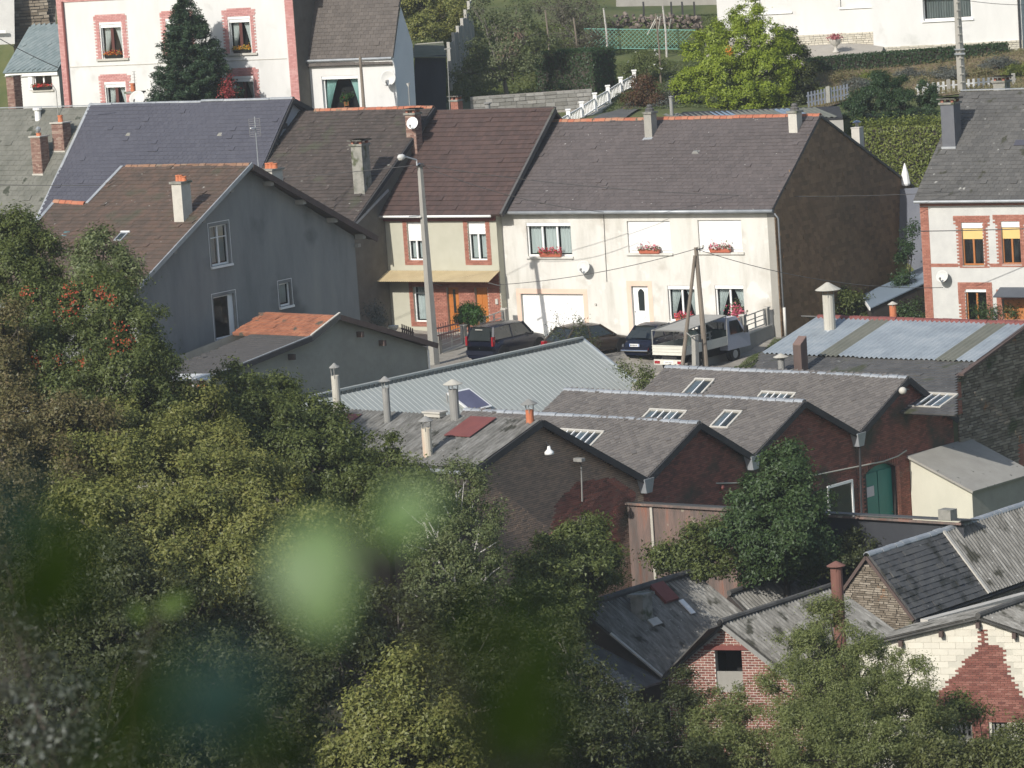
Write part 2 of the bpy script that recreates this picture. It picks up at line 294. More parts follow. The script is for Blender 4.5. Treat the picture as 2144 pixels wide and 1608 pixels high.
# ------------------------------------------------------------------ building pieces
def wall(root, pm, outer, mat, holes=(), depth=.16, name='wall', c=0., label=None):
    m = MB(); m.flat(pm, outer, [R4(*h) if len(h) == 4 and not hasattr(h[0], '__len__') else h for h in holes], c)
    for h in holes:
        P = R4(*h) if not hasattr(h[0], '__len__') else h
        for i in range(len(P)):
            a, b = P[i - 1], P[i]; m.poly([pm.p(*a, c), pm.p(*b, c), pm.p(*b, c - depth), pm.p(*a, c - depth)])
    return m.build(name, mat, root, label=label)
def pleats(pm, a0, a1, b0, b1, c, n=None, amp=.03, foot=None):
    n = n or max(6, int((a1 - a0) / .07)); m = MB(); V = []; Fc = []
    rows = 7
    for j in range(rows + 1):
        t = j / rows; b = b1 + (b0 - b1) * t
        for i in range(n + 1):
            a = a0 + (a1 - a0) * i / n
            if foot is not None: k = t ** .8; a = a + (foot - a) * (.0 + .78 * k)
            V.append(pm.p(a, b, c + (amp if i % 2 else -amp)))
    for j in range(rows):
        for i in range(n): q = j * (n + 1) + i; Fc.append((q, q + 1, q + n + 2, q + n + 1))
    return m.add(V, Fc)
def window(root, pm, r, fr=None, nm=1, tr=0, shut=0, cur='net', sill=None, cm=None, depth=.13, name='window', fw_=.055, label=None, sillm=None, boxm=None, open_=False):
    a0, a1, b0, b1 = r; fr = fr or m_wpaint; g = .004; a0 += g; a1 -= g; b0 += g; b1 -= g; bt = b1 - (b1 - b0) * shut
    m = MB(); c0, c1 = -depth - .05, -depth + .02
    m.box(pm, a0, a0 + fw_, b0, b1, c0, c1); m.box(pm, a1 - fw_, a1, b0, b1, c0, c1); m.box(pm, a0 + fw_, a1 - fw_, b0, b0 + fw_ * 1.4, c0, c1); m.box(pm, a0 + fw_, a1 - fw_, b1 - fw_, b1, c0, c1)
    for i in range(nm): x = a0 + (a1 - a0) * (i + 1) / (nm + 1); m.box(pm, x - fw_ * .8, x + fw_ * .8, b0 + fw_ * 1.4, b1 - fw_, c0 + .004, c1 + .004)
    if tr: y = b0 + (b1 - b0) * tr; m.box(pm, a0 + fw_, a1 - fw_, y - .02, y + .02, c0 + .008, c1 - .004)
    w = m.build(name, fr, root, label=label)
    for i in range(nm + 1):
        x0 = a0 + (a1 - a0) * i / (nm + 1) + fw_ * .7; x1 = a0 + (a1 - a0) * (i + 1) / (nm + 1) - fw_ * .7
        MB().poly([pm.p(x0, b0 + .05, c0 + .03), pm.p(x1, b0 + .05, c0 + .03), pm.p(x1, b1 - .04, c0 + .03), pm.p(x0, b1 - .04, c0 + .03)]).build('pane', GLASS, w)
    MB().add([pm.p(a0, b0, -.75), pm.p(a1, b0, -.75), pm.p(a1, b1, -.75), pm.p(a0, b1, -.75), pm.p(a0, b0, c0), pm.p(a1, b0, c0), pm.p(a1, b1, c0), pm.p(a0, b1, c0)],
             [(0, 1, 2, 3), (0, 4, 5, 1), (3, 2, 6, 7), (0, 3, 7, 4), (1, 5, 6, 2)]).build('dark_room_box', m_dark, w)  # shallow near-black box stands in for the unlit room
    if cur == 'net':
        for i in range(nm + 1):
            x0 = a0 + (a1 - a0) * i / (nm + 1) + .06; x1 = a0 + (a1 - a0) * (i + 1) / (nm + 1) - .06
            pleats(pm, x0, x1, b0 + .12, b1 - .06, -depth - .14).build('curtain', cm or m_net, w)
    elif cur == 'swag':
        mid = (a0 + a1) / 2; pleats(pm, a0 + .05, mid, b0 + .1, b1 - .06, -depth - .16, foot=a0 + .02).build('curtain', cm or m_curt, w)
        pleats(pm, mid, a1 - .05, b0 + .1, b1 - .06, -depth - .16, foot=a1 - .02).build('curtain', cm or m_curt, w)
    if shut:
        s = MB(); k = max(2, int((b1 - bt) / .055)); h = (b1 - bt) / k
        for i in range(k): s.box(pm, a0 + .01, a1 - .01, bt + i * h, bt + (i + .88) * h, -depth + .03, -depth + .05)
        s.box(pm, a0 + .01, a1 - .01, bt, b1, -depth + .025, -depth + .038)
        s.build('roller_shutter', m_wpaint, w)
    if boxm is not None: MB().box(pm, a0 + .01, a1 - .01, b1 - .16, b1 - .005, -depth + .02, -.02).build('shutter_box', boxm, w)
    if sill: MB().box(pm, a0 - sill, a1 + sill, b0 - .10, b0 - .006, -depth, .09).build('sill', sillm or m_concl, w)
    return w
def frame_band(root, pm, r, w, mat, c=.004, name='surround', bottom=False, t=.02):
    a0, a1, b0, b1 = r; m = MB(); m.box(pm, a0 - w, a0 - .003, b0, b1, 0.002, t); m.box(pm, a1 + .003, a1 + w, b0, b1, 0.002, t); m.box(pm, a0 - w, a1 + w, b1 + .003, b1 + w, 0.002, t)
    if bottom: m.box(pm, a0 - w, a1 + w, b0 - w, b0 - .003, 0.002, t)
    return m.build(name, mat, root)
def bricks(root, pm, outer, mat, holes=(), w=.22, h=.065, j=.011, c=.012, indiv=0, name='brick', rag=0., seed=1, kindname='brick_courses', soldier=False, cback=-.004, jit=.004):
    rg = random.Random(seed); A = [p[0] for p in outer]; B = [p[1] for p in outer]; a_0, a_1, b_0, b_1 = min(A), max(A), min(B), max(B)
    H = [R4(*q) if not hasattr(q[0], '__len__') else q for q in holes]; m = MB(); cnt = 0; tmpl = None; b = b_0 + j / 2; row = 0; par = root
    cells = []
    if soldier: w, h = h, w
    while b + h <= b_1 + 1e-6 + h * .4:
        a = a_0 - (w * .5 if row % 2 and not soldier else 0) + j / 2
        while a < a_1:
            ww = w * (rg.uniform(.55, 1.5) if rag else 1); x0, x1 = max(a, a_0), min(a + ww, a_1)
            for q in holes:
                if not hasattr(q[0], '__len__') and q[2] < b + h / 2 < q[3]:
                    if x0 < q[0] < x1: x1 = q[0] - .002
                    if x0 < q[1] < x1: x0 = q[1] + .002
            if x1 - x0 > w * .2:
                ok = inside((x0 + x1) / 2, b + h / 2, outer) and inside(x0 + .01, b + h / 2, outer) | inside(x1 - .01, b + h / 2, outer)
                for q in H:
                    if inside((x0 + x1) / 2, b + h / 2, q) or inside(x0 + .004, b + h / 2, q) or inside(x1 - .004, b + h / 2, q): ok = False
                if ok: cells.append((x0, x1, b, min(b + h * (rg.uniform(.8, 1.05) if rag else 1), b_1), rg.uniform(-jit, jit) + (rg.uniform(0, .03) if rag else 0)))
            a += ww + j
        b += h + j; row += 1
    bed = m_bed if any(q in kindname for q in ('surround', 'quoin', 'cornice', 'band', 'jamb')) else None
    if bed is not None:
        mb = MB()
        for (x0, x1, y0, y1, dc) in cells: mb.poly([pm.p(x0 - j, y0 - j, .006), pm.p(x1 + j, y0 - j, .006), pm.p(x1 + j, y1 + j, .006), pm.p(x0 - j, y1 + j, .006)])
        if mb.n: mb.build('mortar_bed', bed, par, kind='stuff')
    for k, (x0, x1, y0, y1, dc) in enumerate(cells):
        if k < indiv:
            full = abs((x1 - x0) - w) < 1e-4 and abs(y1 - y0 - h) < 1e-4
            if full and tmpl:
                o = bpy.data.objects.new(name, tmpl.data); COL.objects.link(o); o.parent = par; WL[o.name] = WL[par.name]
                o.location = Vector(pm.p(x0, y0, dc) - tp) + tmpl.location; continue
            o = MB().box(pm, x0, x1, y0, y1, cback, c).build(name, mat, par)
            if full: tmpl = o; tp = pm.p(x0, y0, 0)
        else: m.box(pm, x0, x1, y0, y1, cback, c + dc)
    if m.n: m.build(kindname, mat, par, kind='stuff')
def tiles(roof, pm, P, w, l, mat, indiv=0, th=.018, c=.0, name='tile', stag=.5, seed=3, skip=None, kn='tile_courses', lozenge=False, jit=.006):
    rg = random.Random(seed); A = [p[0] for p in P]; B = [p[1] for p in P]; a_0, a_1, b_0, b_1 = min(A), max(A), min(B), max(B); m = MB(); row = 0; b = b_0; k = 0; tmpl = None
    Vb = []; 
    while b < b_1 - .02:
        a = a_0 - (w * stag if row % 2 else 0); ll = min(l * 1.12, b_1 - b)
        while a < a_1:
            x0, x1 = max(a + .004, a_0), min(a + w - .004, a_1)
            if x1 - x0 > w * .15 and inside((x0 + x1) / 2, b + min(l, ll) / 2, P) and not (skip and any(q[0] < (x0 + x1) / 2 < q[1] and q[2] < b + l / 2 < q[3] for q in skip)):
                j = rg.uniform(0, jit) + .012 * (2 + sin(x0 * .8 + b * .5) + sin(b * 1.3 - x0 * .37)) + (.03 if rg.random() < .012 else 0); z0 = c + th + j; z1 = c + .004 + j * .7
                if lozenge:
                    xm = (x0 + x1) / 2; T = [(x0, b + l * .5, z0 * .6 + z1 * .4), (xm, b, z0), (x1, b + l * .5, z0 * .6 + z1 * .4), (xm, b + l * 1.15, z1)]
                    pts = [pm.p(*q) for q in T]; low = [pm.p(q[0], q[1], c) for q in T]; fcs = [(0, 1, 2, 3), (4, 5, 1, 0), (5, 6, 2, 1)]
                else:
                    T = [(x0, b, z0), (x1, b, z0), (x1, b + ll, z1), (x0, b + ll, z1)]; pts = [pm.p(*q) for q in T]; low = [pm.p(x0, b, c), pm.p(x1, b, c), pm.p(x1, b + ll, c), pm.p(x0, b + ll, c)]
                    fcs = [(0, 1, 2, 3), (4, 5, 1, 0), (7, 4, 0, 3), (5, 6, 2, 1)]
                full = x1 - x0 > w - .012 and abs(ll - l * 1.12) < 1e-6
                if k < indiv:
                    if full and tmpl is not None:
                        o = bpy.data.objects.new(name, tmpl.data); COL.objects.link(o); o.parent = roof; WL[o.name] = WL[roof.name]; o.location = Vector(pm.p(x0, b, j) - tp) + tmpl.location
                    else:
                        o = MB().add(pts + low, fcs).build(name, mat, roof)
                        if full: tmpl = o; tp = pm.p(x0, b, j)
                else: m.add(pts + low, fcs)
                k += 1
            a += w
        b += l * (.5 if lozenge else 1); row += 1
    if m.n: m.build(kn, mat, roof, kind='stuff')
def ridge_caps(root, p0, p1, w, l, mat, name='ridge_tile', drop=.12, th=.03, gap=.02, r=None):
    p0 = np.array(p0, float); p1 = np.array(p1, float); d = nrm(p1 - p0); x = nrm(np.cross(d, Z)); n = max(1, int(np.linalg.norm(p1 - p0) / l)); l = np.linalg.norm(p1 - p0) / n; tm = None
    prof = [(-w, -drop), (-w * .75, -drop * .45), (-w * .3, -.01), (w * .3, -.01), (w * .75, -drop * .45), (w, -drop)]
    for i in range(n):
        if tm is not None:
            o = bpy.data.objects.new(name, tm.data); COL.objects.link(o); o.parent = root; WL[o.name] = WL[root.name]; o.location = tuple(d * l * i + Z * random.uniform(-.012, .012) + x * random.uniform(-.015, .015)); continue
        a = p0; b = p0 + d * (l - gap); V = [q + x * u + Z * (v + th * k) for k in (0, 1) for q in (a, b) for u, v in prof]; N = 6
        Fc = [(i_, i_ + 1, N + i_ + 1, N + i_) for i_ in range(5)] + [(2 * N + i_, 3 * N + i_, 3 * N + i_ + 1, 2 * N + i_ + 1) for i_ in range(5)]
        Fc += [(i_, 2 * N + i_, 2 * N + i_ + 1, i_ + 1) for i_ in range(5)] + [(N + i_, N + i_ + 1, 3 * N + i_ + 1, 3 * N + i_) for i_ in range(5)] + [(0, N, 3 * N, 2 * N), (N - 1, 3 * N - 1, 4 * N - 1, 2 * N - 1)]
        tm = MB().add(V, Fc).build(name, mat, root)
def corr(root, pm, a0, a1, b0, b1, mats, pitch=.15, amp=.03, sheet=.9, name='corrugated_sheet', c=.05, box=False, rows=1, over=.0, slant=(0, 0), jag=.0):
    """corrugated sheets as parts, corrugations running along b; slant shifts the side edges with b"""
    n = max(1, round((a1 - a0) / sheet)); W_ = (a1 - a0) / n; rg = random.Random(int(abs(a0 * 100)) + 5)
    for r in range(rows):
        y0 = b0 + (b1 - b0) * r / rows; y1 = b0 + (b1 - b0) * (r + 1) / rows + (.08 if r < rows - 1 else 0); cc = c - r * .012
        for i in range(n):
            x0 = a0 + W_ * i; x1 = x0 + W_; k = max(2, round(W_ / pitch)); V = []; seg = k * (6 if not box else 4)
            jy = rg.uniform(-jag, jag)
            for s in range(seg + 1):
                t = s / seg; a = x0 + (x1 - x0) * t
                if box:
                    q = s % 4; z = (0, 0, amp, amp)[q]; a = x0 + (x1 - x0) / k * (s // 4 + (0, .74, .82, .94)[q]) if s < seg else x1
                    z = 0 if s == seg else z
                else: z = amp * .5 * cos(2 * pi * t * k)
                for y in (y0 + jy, y1): V.append(pm.p(a + slant[0] * (y - b0) / (b1 - b0), y, cc + z + (.012 if (y == y0 + jy) else 0)))
            m = MB(); nb = len(V); V2 = [v - pm.N * .012 for v in V]
            m.add(V, [(2 * s, 2 * s + 2, 2 * s + 3, 2 * s + 1) for s in range(seg)])
            m.add([V[2 * s] for s in range(seg + 1)] + [V2[2 * s] for s in range(seg + 1)], [(seg + 1 + s, seg + 2 + s, s + 1, s) for s in range(seg)])
            m.build(name, mats[i % len(mats)] if isinstance(mats, (list, tuple)) else mats, root)
def slab(pm, P, c0, c1):
    m = MB(); n = len(P); V = [pm.p(a, b, c0) for a, b in P] + [pm.p(a, b, c1) for a, b in P]
    return m.add(V, [tuple(range(n))[::-1], tuple(range(n, 2 * n))] + [(i, (i + 1) % n, n + (i + 1) % n, n + i) for i in range(n)])
def chimney(root, base, U, V, w, d, h, mat, cap=m_conc, pots=(), capov=.07, brick=False, capth=.09, slabcap=False, label=None, name='chimney', mortar=None, bottom=-1.2):
    base = np.asarray(base, float); U = nrm(U); V = nrm(V)
    c = MB().wbox(base + Z * bottom, w, d, h - bottom, U, V).build(name, mortar or mat, root, label=label)
    if brick:
        for sgn, A, N_, ww, dd in ((1, U, -V, w, d), (1, V, U, d, w)):
            pm = PM(base + N_ * dd / 2 - A * ww / 2, A, Z, N_); bricks(c, pm, R4(0, ww, bottom * .5, h), mat, w=.21, c=.015, kindname='brick_courses')
    top = base + Z * h
    MB().wbox(top, w + capov * 2, d + capov * 2, capth, U, V).build('chimney_cap', cap, c); top = top + Z * capth
    if slabcap:
        for i in (-1, 1):
            for j_ in (-1, 1): MB().wbox(top + U * i * (w / 2 - .08) + V * j_ * (d / 2 - .08), .12, .12, .14, U, V).build('brick_foot', m_brickor, c); MB().wbox(top + Z * .14, w + .24, d + .24, .06, U, V).build('cover_slab', m_concmoss, c)
    for (du, dv, pr, ph, pmat) in pots:
        MB().lathe(top + U * du + V * dv, [(0, 0), (pr, 0), (pr * .82, ph * .75), (pr * 1.0, ph * .8), (pr * .95, ph), (pr * .7, ph), (pr * .65, ph * .5), (0, ph * .5)], 12).build('chimney_pot', pmat, c, smooth=False)
    return c
def flue(name, label, base, r, h, mat, capm=None, capr=None, caph=.2, gap=.2, group=None, cat='flue pipe', tilt=0, bell=False):
    t = thing(name, label, cat, base, group); b = np.asarray(base, float); top = b + Z * h
    MB().lathe(b, [(0, -.6), (r, -.6), (r, h), (r * .82, h), (r * .82, h - .3), (0, h - .3)], 14).build('pipe', mat, t, smooth=False)
    if capm:
        st = MB()
        for k in range(3): a = 2 * pi * k / 3 + .4; q = V3(cos(a), sin(a), 0); st.bar(top + q * r - Z * .1, top + q * (r * 1.15) + Z * (gap + caph * .3), .025)
        st.build('cap_stay', m_rustflue if capm is m_rustflue else m_fluegr, t)
        MB().lathe(top + Z * gap, [(capr * .96, -.02), (capr, 0), (capr * .55, caph * .5), (capr * .12, caph), (0, caph), ], 16).build('rain_cap', capm, t)
    return t
def dish(label, c, aim, r, mat=m_dish, group=None, mount=None):
    c = np.asarray(c, float); ax = nrm(aim); t = thing('satellite_dish', label, 'satellite dish', c - ax * .1, group)
    prof = [(0, 0)] + [(r * k / 6, r * .22 * (k / 6) ** 2) for k in range(1, 7)] + [(r * 1.02, r * .2), (r * .9, r * .14), (0, -.03)]
    MB().lathe(c, prof, 24, ax).build('reflector', mat, t, smooth=True)
    x = nrm(np.cross(ax, Z)); dn = nrm(np.cross(ax, x)); dn = dn if dn[2] < 0 else -dn
    MB().path([c + dn * r * .9 + ax * .1, c + dn * r * .75 + ax * r * 1.1], .02, 6).build('feed_arm', m_fluegr, t)
    MB().cyl(c + dn * r * .7 + ax * r * 1.05, c + dn * r * .45 + ax * r * .95, .05).build('receiver_head', m_fluegr, t)
    if mount is not None: MB().path([c - ax * .03, mount], .03, 6).build('wall_bracket', m_fluegr, t)
    return t
# ------------------------------------------------------------------ foliage
def leaf_quads(C, Nn, size, rg, asp=.55):
    n = len(C); t = rg.normal(size=(n, 3)); t -= (t * Nn).sum(1)[:, None] * Nn; t /= np.linalg.norm(t, axis=1)[:, None] + 1e-9; s = np.cross(Nn, t)
    L = size * rg.uniform(.65, 1.3, n)[:, None]; w = L * asp * .5
    V = np.empty((n, 3, 3)); V[:, 0] = C - t * L * .38 - s * w * .8; V[:, 1] = C - t * L * .2 + s * w * 1.2; V[:, 2] = C + t * L * .62 - Nn * L * .12
    return V.reshape(-1, 3)
def crown_pts(lobes, dens, rg, fuzz=.30, shell=(.55, 1.08), up=.55, csize=.38):
    Cs = []; Ns = []
    for lb in lobes:
        c = np.array(lb[:3]); r = lb[3]; rz = lb[4] if len(lb) > 4 else r
        ncl = max(5, int(16 * (r / csize / 2.4) ** 2 * 1.3)); nl = int(dens * 4 * pi * r * (r + rz) / 2)
        D = rg.normal(size=(ncl, 3)); D /= np.linalg.norm(D, axis=1)[:, None]; rad = rg.uniform(shell[0], shell[1], ncl) ** .7
        cc = D * rad[:, None] * np.array([r, r, rz]); cs = rg.uniform(.5, 1.25, ncl) * csize
        w = rg.uniform(.5, 1.5, ncl) * cs ** 2; k = rg.choice(ncl, nl, p=w / w.sum()); off = rg.normal(size=(nl, 3)) * cs[k][:, None] * np.array([.55, .55, .42])
        P = cc[k] + off; out = off / (np.linalg.norm(off, axis=1)[:, None] + 1e-6) * .6 + D[k] * .5
        N_ = out + np.array([0, 0, up]) + rg.normal(size=(nl, 3)) * .55; N_ /= np.linalg.norm(N_, axis=1)[:, None]
        Cs.append(P + c); Ns.append(N_)
    return np.concatenate(Cs), np.concatenate(Ns)
def quads_obj(name, V, mat, parent=None, loc=None, kind=None):
    n = len(V) // 3; o0 = WL[parent.name] if parent is not None else np.asarray(loc, float)
    o = link(name, mesh_raw(name, V - o0, np.full(n, 3), np.arange(3 * n), mat), parent, loc)
    if kind or name in ('flowers', 'berries', 'white_roses', 'flower', 'orange_leaves'): o['kind'] = kind or 'stuff'
    return o
def tree(name, label, cat, base, lobes, dens, size, lm, bm, tr=.12, seed=1, group=None, csize=.38, trunk=True, up=.55, asp=.55, extra=None, shell=(.55, 1.08), limbs=3):
    rg = np.random.default_rng(seed); t = thing(name, label, cat, base, group); base = np.asarray(base, float); lobes = [tuple(l) for l in lobes]
    C, N_ = crown_pts(lobes, dens, rg, csize=csize, up=up, shell=shell); quads_obj('crown', leaf_quads(C, N_, size, rg, asp), lm, t)
    if trunk:
        m = MB(); cen = np.mean([l[:3] for l in lobes], axis=0); lo = min(l[2] for l in lobes); fork = base + (cen - base) * .5; fork[2] = base[2] + max(.3, (lo - base[2]) * .8)
        m.path([base - Z * .3, base + (fork - base) * .5 + rg.normal(size=3) * .08, fork], [tr * 1.2, tr, tr * .75], 8)
        for l in lobes:
            c = np.array(l[:3]); mid = fork + (c - fork) * .5 + rg.normal(size=3) * .15; m.path([fork, mid, c], [tr * .6, tr * .4, tr * .15], 6)
            for k in range(limbs):
                d = rg.normal(size=3); d /= np.linalg.norm(d); d[2] = abs(d[2]) * .7; e = c + d * l[3] * .95; q = fork + (c - fork) * rg.uniform(.5, 1); m.path([q, (q + e) / 2 + rg.normal(size=3) * .1, e], [tr * .25, tr * .15, tr * .05], 5)
        m.build('trunk', bm, t, smooth=True)
    if extra: extra(t, C, rg)
    return t
def flowers(t, C, rg, n, size, mat, name='flowers', spread=.15):
    P = C[rg.choice(len(C), n)] + rg.normal(size=(n, 3)) * spread; N_ = rg.normal(size=(n, 3)) + np.array([-.3, -.8, .5]); N_ /= np.linalg.norm(N_, axis=1)[:, None]
    quads_obj(name, leaf_quads(P, N_, size, rg, .9), mat, t)
lm_oak = leafmat('oak_leaves', [(.06, .072, .016), (.135, .15, .032), (.22, .225, .06), (.27, .23, .085)])
lm_dark = leafmat('dark_green_and_shade_leaves', [(.026, .034, .010), (.052, .064, .016), (.095, .105, .030)])
lm_mid = leafmat('mid_green_leaves', [(.045, .062, .015), (.095, .12, .027), (.16, .18, .05)])
lm_maple = leafmat('maple_leaves', [(.026, .052, .014), (.048, .085, .022), (.085, .125, .038)])
lm_lime = leafmat('bright_yellow_green_leaves', [(.12, .18, .012), (.24, .31, .022), (.36, .42, .05)], trans=.4)
lm_willow = leafmat('grey_green_leaves', [(.07, .092, .022), (.145, .17, .048), (.22, .24, .09)])
lm_birch = leafmat('birch_leaves', [(.06, .085, .024), (.12, .15, .05), (.22, .23, .12)])
lm_apple = leafmat('apple_leaves', [(.07, .09, .035), (.125, .15, .06), (.18, .19, .11)])
lm_spruce = leafmat('spruce_needles', [(.014, .034, .014), (.03, .058, .024), (.055, .085, .04)], trans=.1)
lm_hedge = leafmat('clipped_hedge_leaves', [(.02, .045, .012), (.035, .07, .02), (.05, .09, .03)])
lm_hedgebr = leafmat('golden_hedge_leaves', [(.07, .10, .016), (.15, .18, .03), (.24, .26, .05)])
lm_redbr = leafmat('reddish_shrub_leaves', [(.05, .045, .015), (.09, .07, .02), (.13, .05, .03), (.06, .09, .02)])
lm_grey = leafmat('lavender_grey_leaves', [(.07, .08, .065), (.11, .12, .10), (.14, .14, .13)])
lm_heath = leafmat('dry_heath_leaves', [(.14, .12, .06), (.22, .17, .09), (.14, .15, .05), (.27, .17, .12)])
lm_grass = leafmat('grass_blades', [(.05, .075, .02), (.09, .12, .03), (.14, .15, .06)])
lm_bush = leafmat('clipped_bush_leaves', [(.02, .06, .008), (.04, .10, .012), (.07, .14, .02)])
lm_pale = leafmat('pale_ivy_leaves', [(.014, .022, .009), (.03, .04, .016), (.055, .065, .032), (.15, .135, .10)], gloss=.06)
fl_red = leafmat('red_petals', [(.50, .02, .02), (.60, .05, .03)]); fl_pink = leafmat('pink_petals', [(.60, .08, .15), (.70, .20, .28)])
fl_orange = leafmat('orange_petals', [(.60, .18, .02), (.65, .30, .03)]); fl_yel = leafmat('yellow_petals', [(.60, .40, .03), (.65, .50, .06)]); fl_white = leafmat('white_petals', [(.7, .7, .65), (.8, .8, .78)])
fl_berry = leafmat('orange_red_berries', [(.36, .045, .02), (.44, .09, .03)])
bk_grey = nmat('grey_bark', [(.10, .09, .075), (.17, .155, .13)], scale=4, streak=4, bump=.4); bk_birch = nmat('white_birch_bark', [(.30, .28, .25), (.50, .48, .45), (.08, .07, .06)], scale=3, streak=.3)
bk_dark = nmat('dark_bark', [(.04, .033, .026), (.07, .06, .048)], scale=4, streak=4)
def flowerbox(label, pm, a0, a1, b, mats, n=140, boxm=None, group=None, c=.02, h=.17, spill=.12, leaf=True):
    t = thing('flower_box', label, 'flower box', pm.p((a0 + a1) / 2, b, c + .1), group); rg = np.random.default_rng(int(abs(a0) * 97 + abs(b) * 31 + 1))
    m = MB(); m.hexa([pm.p(a0 + .02, b, c), pm.p(a1 - .02, b, c), pm.p(a1 - .02, b, c + .14), pm.p(a0 + .02, b, c + .14)][::-1], [pm.p(a0, b + h, c), pm.p(a1, b + h, c), pm.p(a1, b + h, c + .18), pm.p(a0, b + h, c + .18)][::-1]); m.build('trough', boxm or m_planter, t)
    def cloud(k, s, hh): return np.array([pm.p(rg.uniform(a0 - .04, a1 + .04), b + h + abs(rg.normal()) * hh - .02 + .0, c + .1 + rg.normal() * .09) for _ in range(k)])
    def nn(k): v = rg.normal(size=(k, 3)) + pm.N * .8 + Z * .5; return v / np.linalg.norm(v, axis=1)[:, None]
    k = n; quads_obj('leaves', leaf_quads(cloud(k, .1, .10), nn(k), .09, rg, .8), lm_mid, t)
    for i, mt in enumerate(mats): quads_obj('flowers', leaf_quads(cloud(n, .1, spill) + Z * .03, nn(n), .075, rg, .95), mt, t)
    return t
# ================================================================== THE GROUND
CP = [at(*q) for q in [(1000, 236, 196), (1200, 244, 196), (1400, 228, 198), (1600, 225, 200), (1250, 196, 203), (1300, 112, 212), (1350, 45, 222), (1700, 160, 205), (1755, 103, 211), (1900, 125, 209), (2100, 108, 209), (1800, 120, 209),
      (1900, 165, 203), (1850, 205, 196), (2050, 190, 198), (1750, 235, 192), (1900, 392, 181), (950, 140, 215), (900, 62, 228), (1000, 20, 238), (1150, 190, 205), (1150, 108, 214), (1450, 105, 213), (1550, 30, 226), (880, 228, 200), (1000, 215, 203), (1100, 218, 203)]]
CP += [V3(*q) for q in [(-22, 200, 9.2), (-10, 198, 8.6), (-25, 185, 4), (-14, 180, 1.5), (-40, 200, 9), (-5, 190, 4.5), (12, 188, 3.5), (22, 186, 3.5),
      (-.2, 169, -.95), (4.7, 168.3, -.95), (7.6, 162.6, -1.0), (11.9, 170, -.8), (5.5, 172, -.85), (0, 175, -.85), (-5, 172, -.9), (-3.3, 168, -.95), (14, 162, -4.5), (17, 168, -4), (24, 174, -1.5), (11.2, 165, -1.1), (12.9, 170.5, -.8), (12, 158, -6.5), (8, 156, -6.5), (5, 158, -4.5), (14, 171, -1.4), (3, 164.5, -1.6), (-2, 163, -2), (9.3, 162.2, -1.2),
      (2.5, 176.5, -1.0), (6, 174, -.9), (9, 172, -.85), (2, 166, -1.3), (-4, 177, -.9), (2, 179, -.8), (-2, 181, -.7),
      (16, 149, -7.4), (18, 143, -7.6), (20.5, 152, -7.8), (24, 162, -7), (28, 166, -6.5), (22, 152, -7.4), (30, 152, -7.5), (26, 157, -7.2), (34, 160, -7), (17, 178, -.8), (20, 181, -.6), (22, 176, -.8), (18.5, 185, .4), (15, 181, -.7), (25, 180, -.6), (-30, 190, 4), (10, 144, -7.8), (3, 140, -7.4), (-5, 135, -7.4), (-10, 155, -4), (-18, 150, -3), (-28, 160, 0), (0, 150, -5), (12, 120, -8.3), (0, 118, -8.6), (-12, 118, -8.2), (-24, 130, -6), (24, 130, -7.6), (22, 116, -8.2),
      (0, 100, -9.2), (-20, 98, -8.8), (20, 98, -9.2), (0, 50, 4), (-15, 50, 4), (15, 50, 4), (0, 0, 19.35), (-20, 0, 19.2), (20, 0, 19.2), (0, 25, 11.6), (12, 25, 11.6), (-12, 25, 11.6), (0, 75, -3), (25, 75, -3), (-25, 75, -3), (0, -60, 24), (-60, 0, 20), (60, 0, 20), (-60, 60, 2), (60, 60, 2), (-70, 120, -4), (70, 120, -6), (-70, 180, 3), (70, 180, 1),
      (0, 260, 24), (-60, 250, 22), (60, 250, 20), (-80, 320, 34), (0, 340, 38), (80, 320, 34), (0, 480, 60), (-150, 300, 35), (150, 300, 30), (-150, 100, 4), (150, 100, 4), (30, 225, 11.5), (18, 228, 13), (-20, 225, 15)]]
CP = np.array(CP)
m_yard = None
def gz(x, y):
    x = np.atleast_1d(np.asarray(x, float)); y = np.atleast_1d(np.asarray(y, float))
    d2 = (x[:, None] - CP[None, :, 0]) ** 2 + (y[:, None] - CP[None, :, 1]) ** 2; w = 1 / (d2 + .8) ** 1.7
    return (w * CP[None, :, 2]).sum(1) / w.sum(1)
def gz1(x, y): return float(gz(x, y)[0])
def gpt(px, py, d, dz=0.):                             # point on the ground below this sight line at depth d
    P = at(px, py, d); P[2] = gz1(P[0], P[1]) + dz; return P
def sheet(name, xs, ys, mat, dz=0., fn=None):
    X, Y = np.meshgrid(xs, ys); x = X.ravel(); y = Y.ravel(); z = np.concatenate([gz(x[i:i + 20000], y[i:i + 20000]) for i in range(0, len(x), 20000)]) + dz
    if fn is not None: z = z + fn(x, y)
    nx, ny = len(xs), len(ys); i = np.arange(nx * ny).reshape(ny, nx); f = np.stack([i[:-1, :-1], i[:-1, 1:], i[1:, 1:], i[1:, :-1]], -1).reshape(-1, 4)
    o = link(name, mesh_raw(name, np.stack([x, y, z], 1), np.full(len(f), 4), f, mat, True), None, (0, 0, 0)); o['kind'] = 'structure'; return o
m_ground = nmat('grass_ground', [(.045, .06, .02), (.075, .095, .03), (.11, .12, .045), (.09, .075, .05)], scale=.35, bump=.5, bscale=8, det=12)
xs = np.concatenate([np.linspace(-160, -42, 30), np.linspace(-40, 40, 161), np.linspace(42, 160, 30)]); ys = np.concatenate([np.linspace(-60, 90, 40), np.linspace(91, 240, 299), np.linspace(242, 480, 60)])
sheet('ground', xs, ys, m_ground)
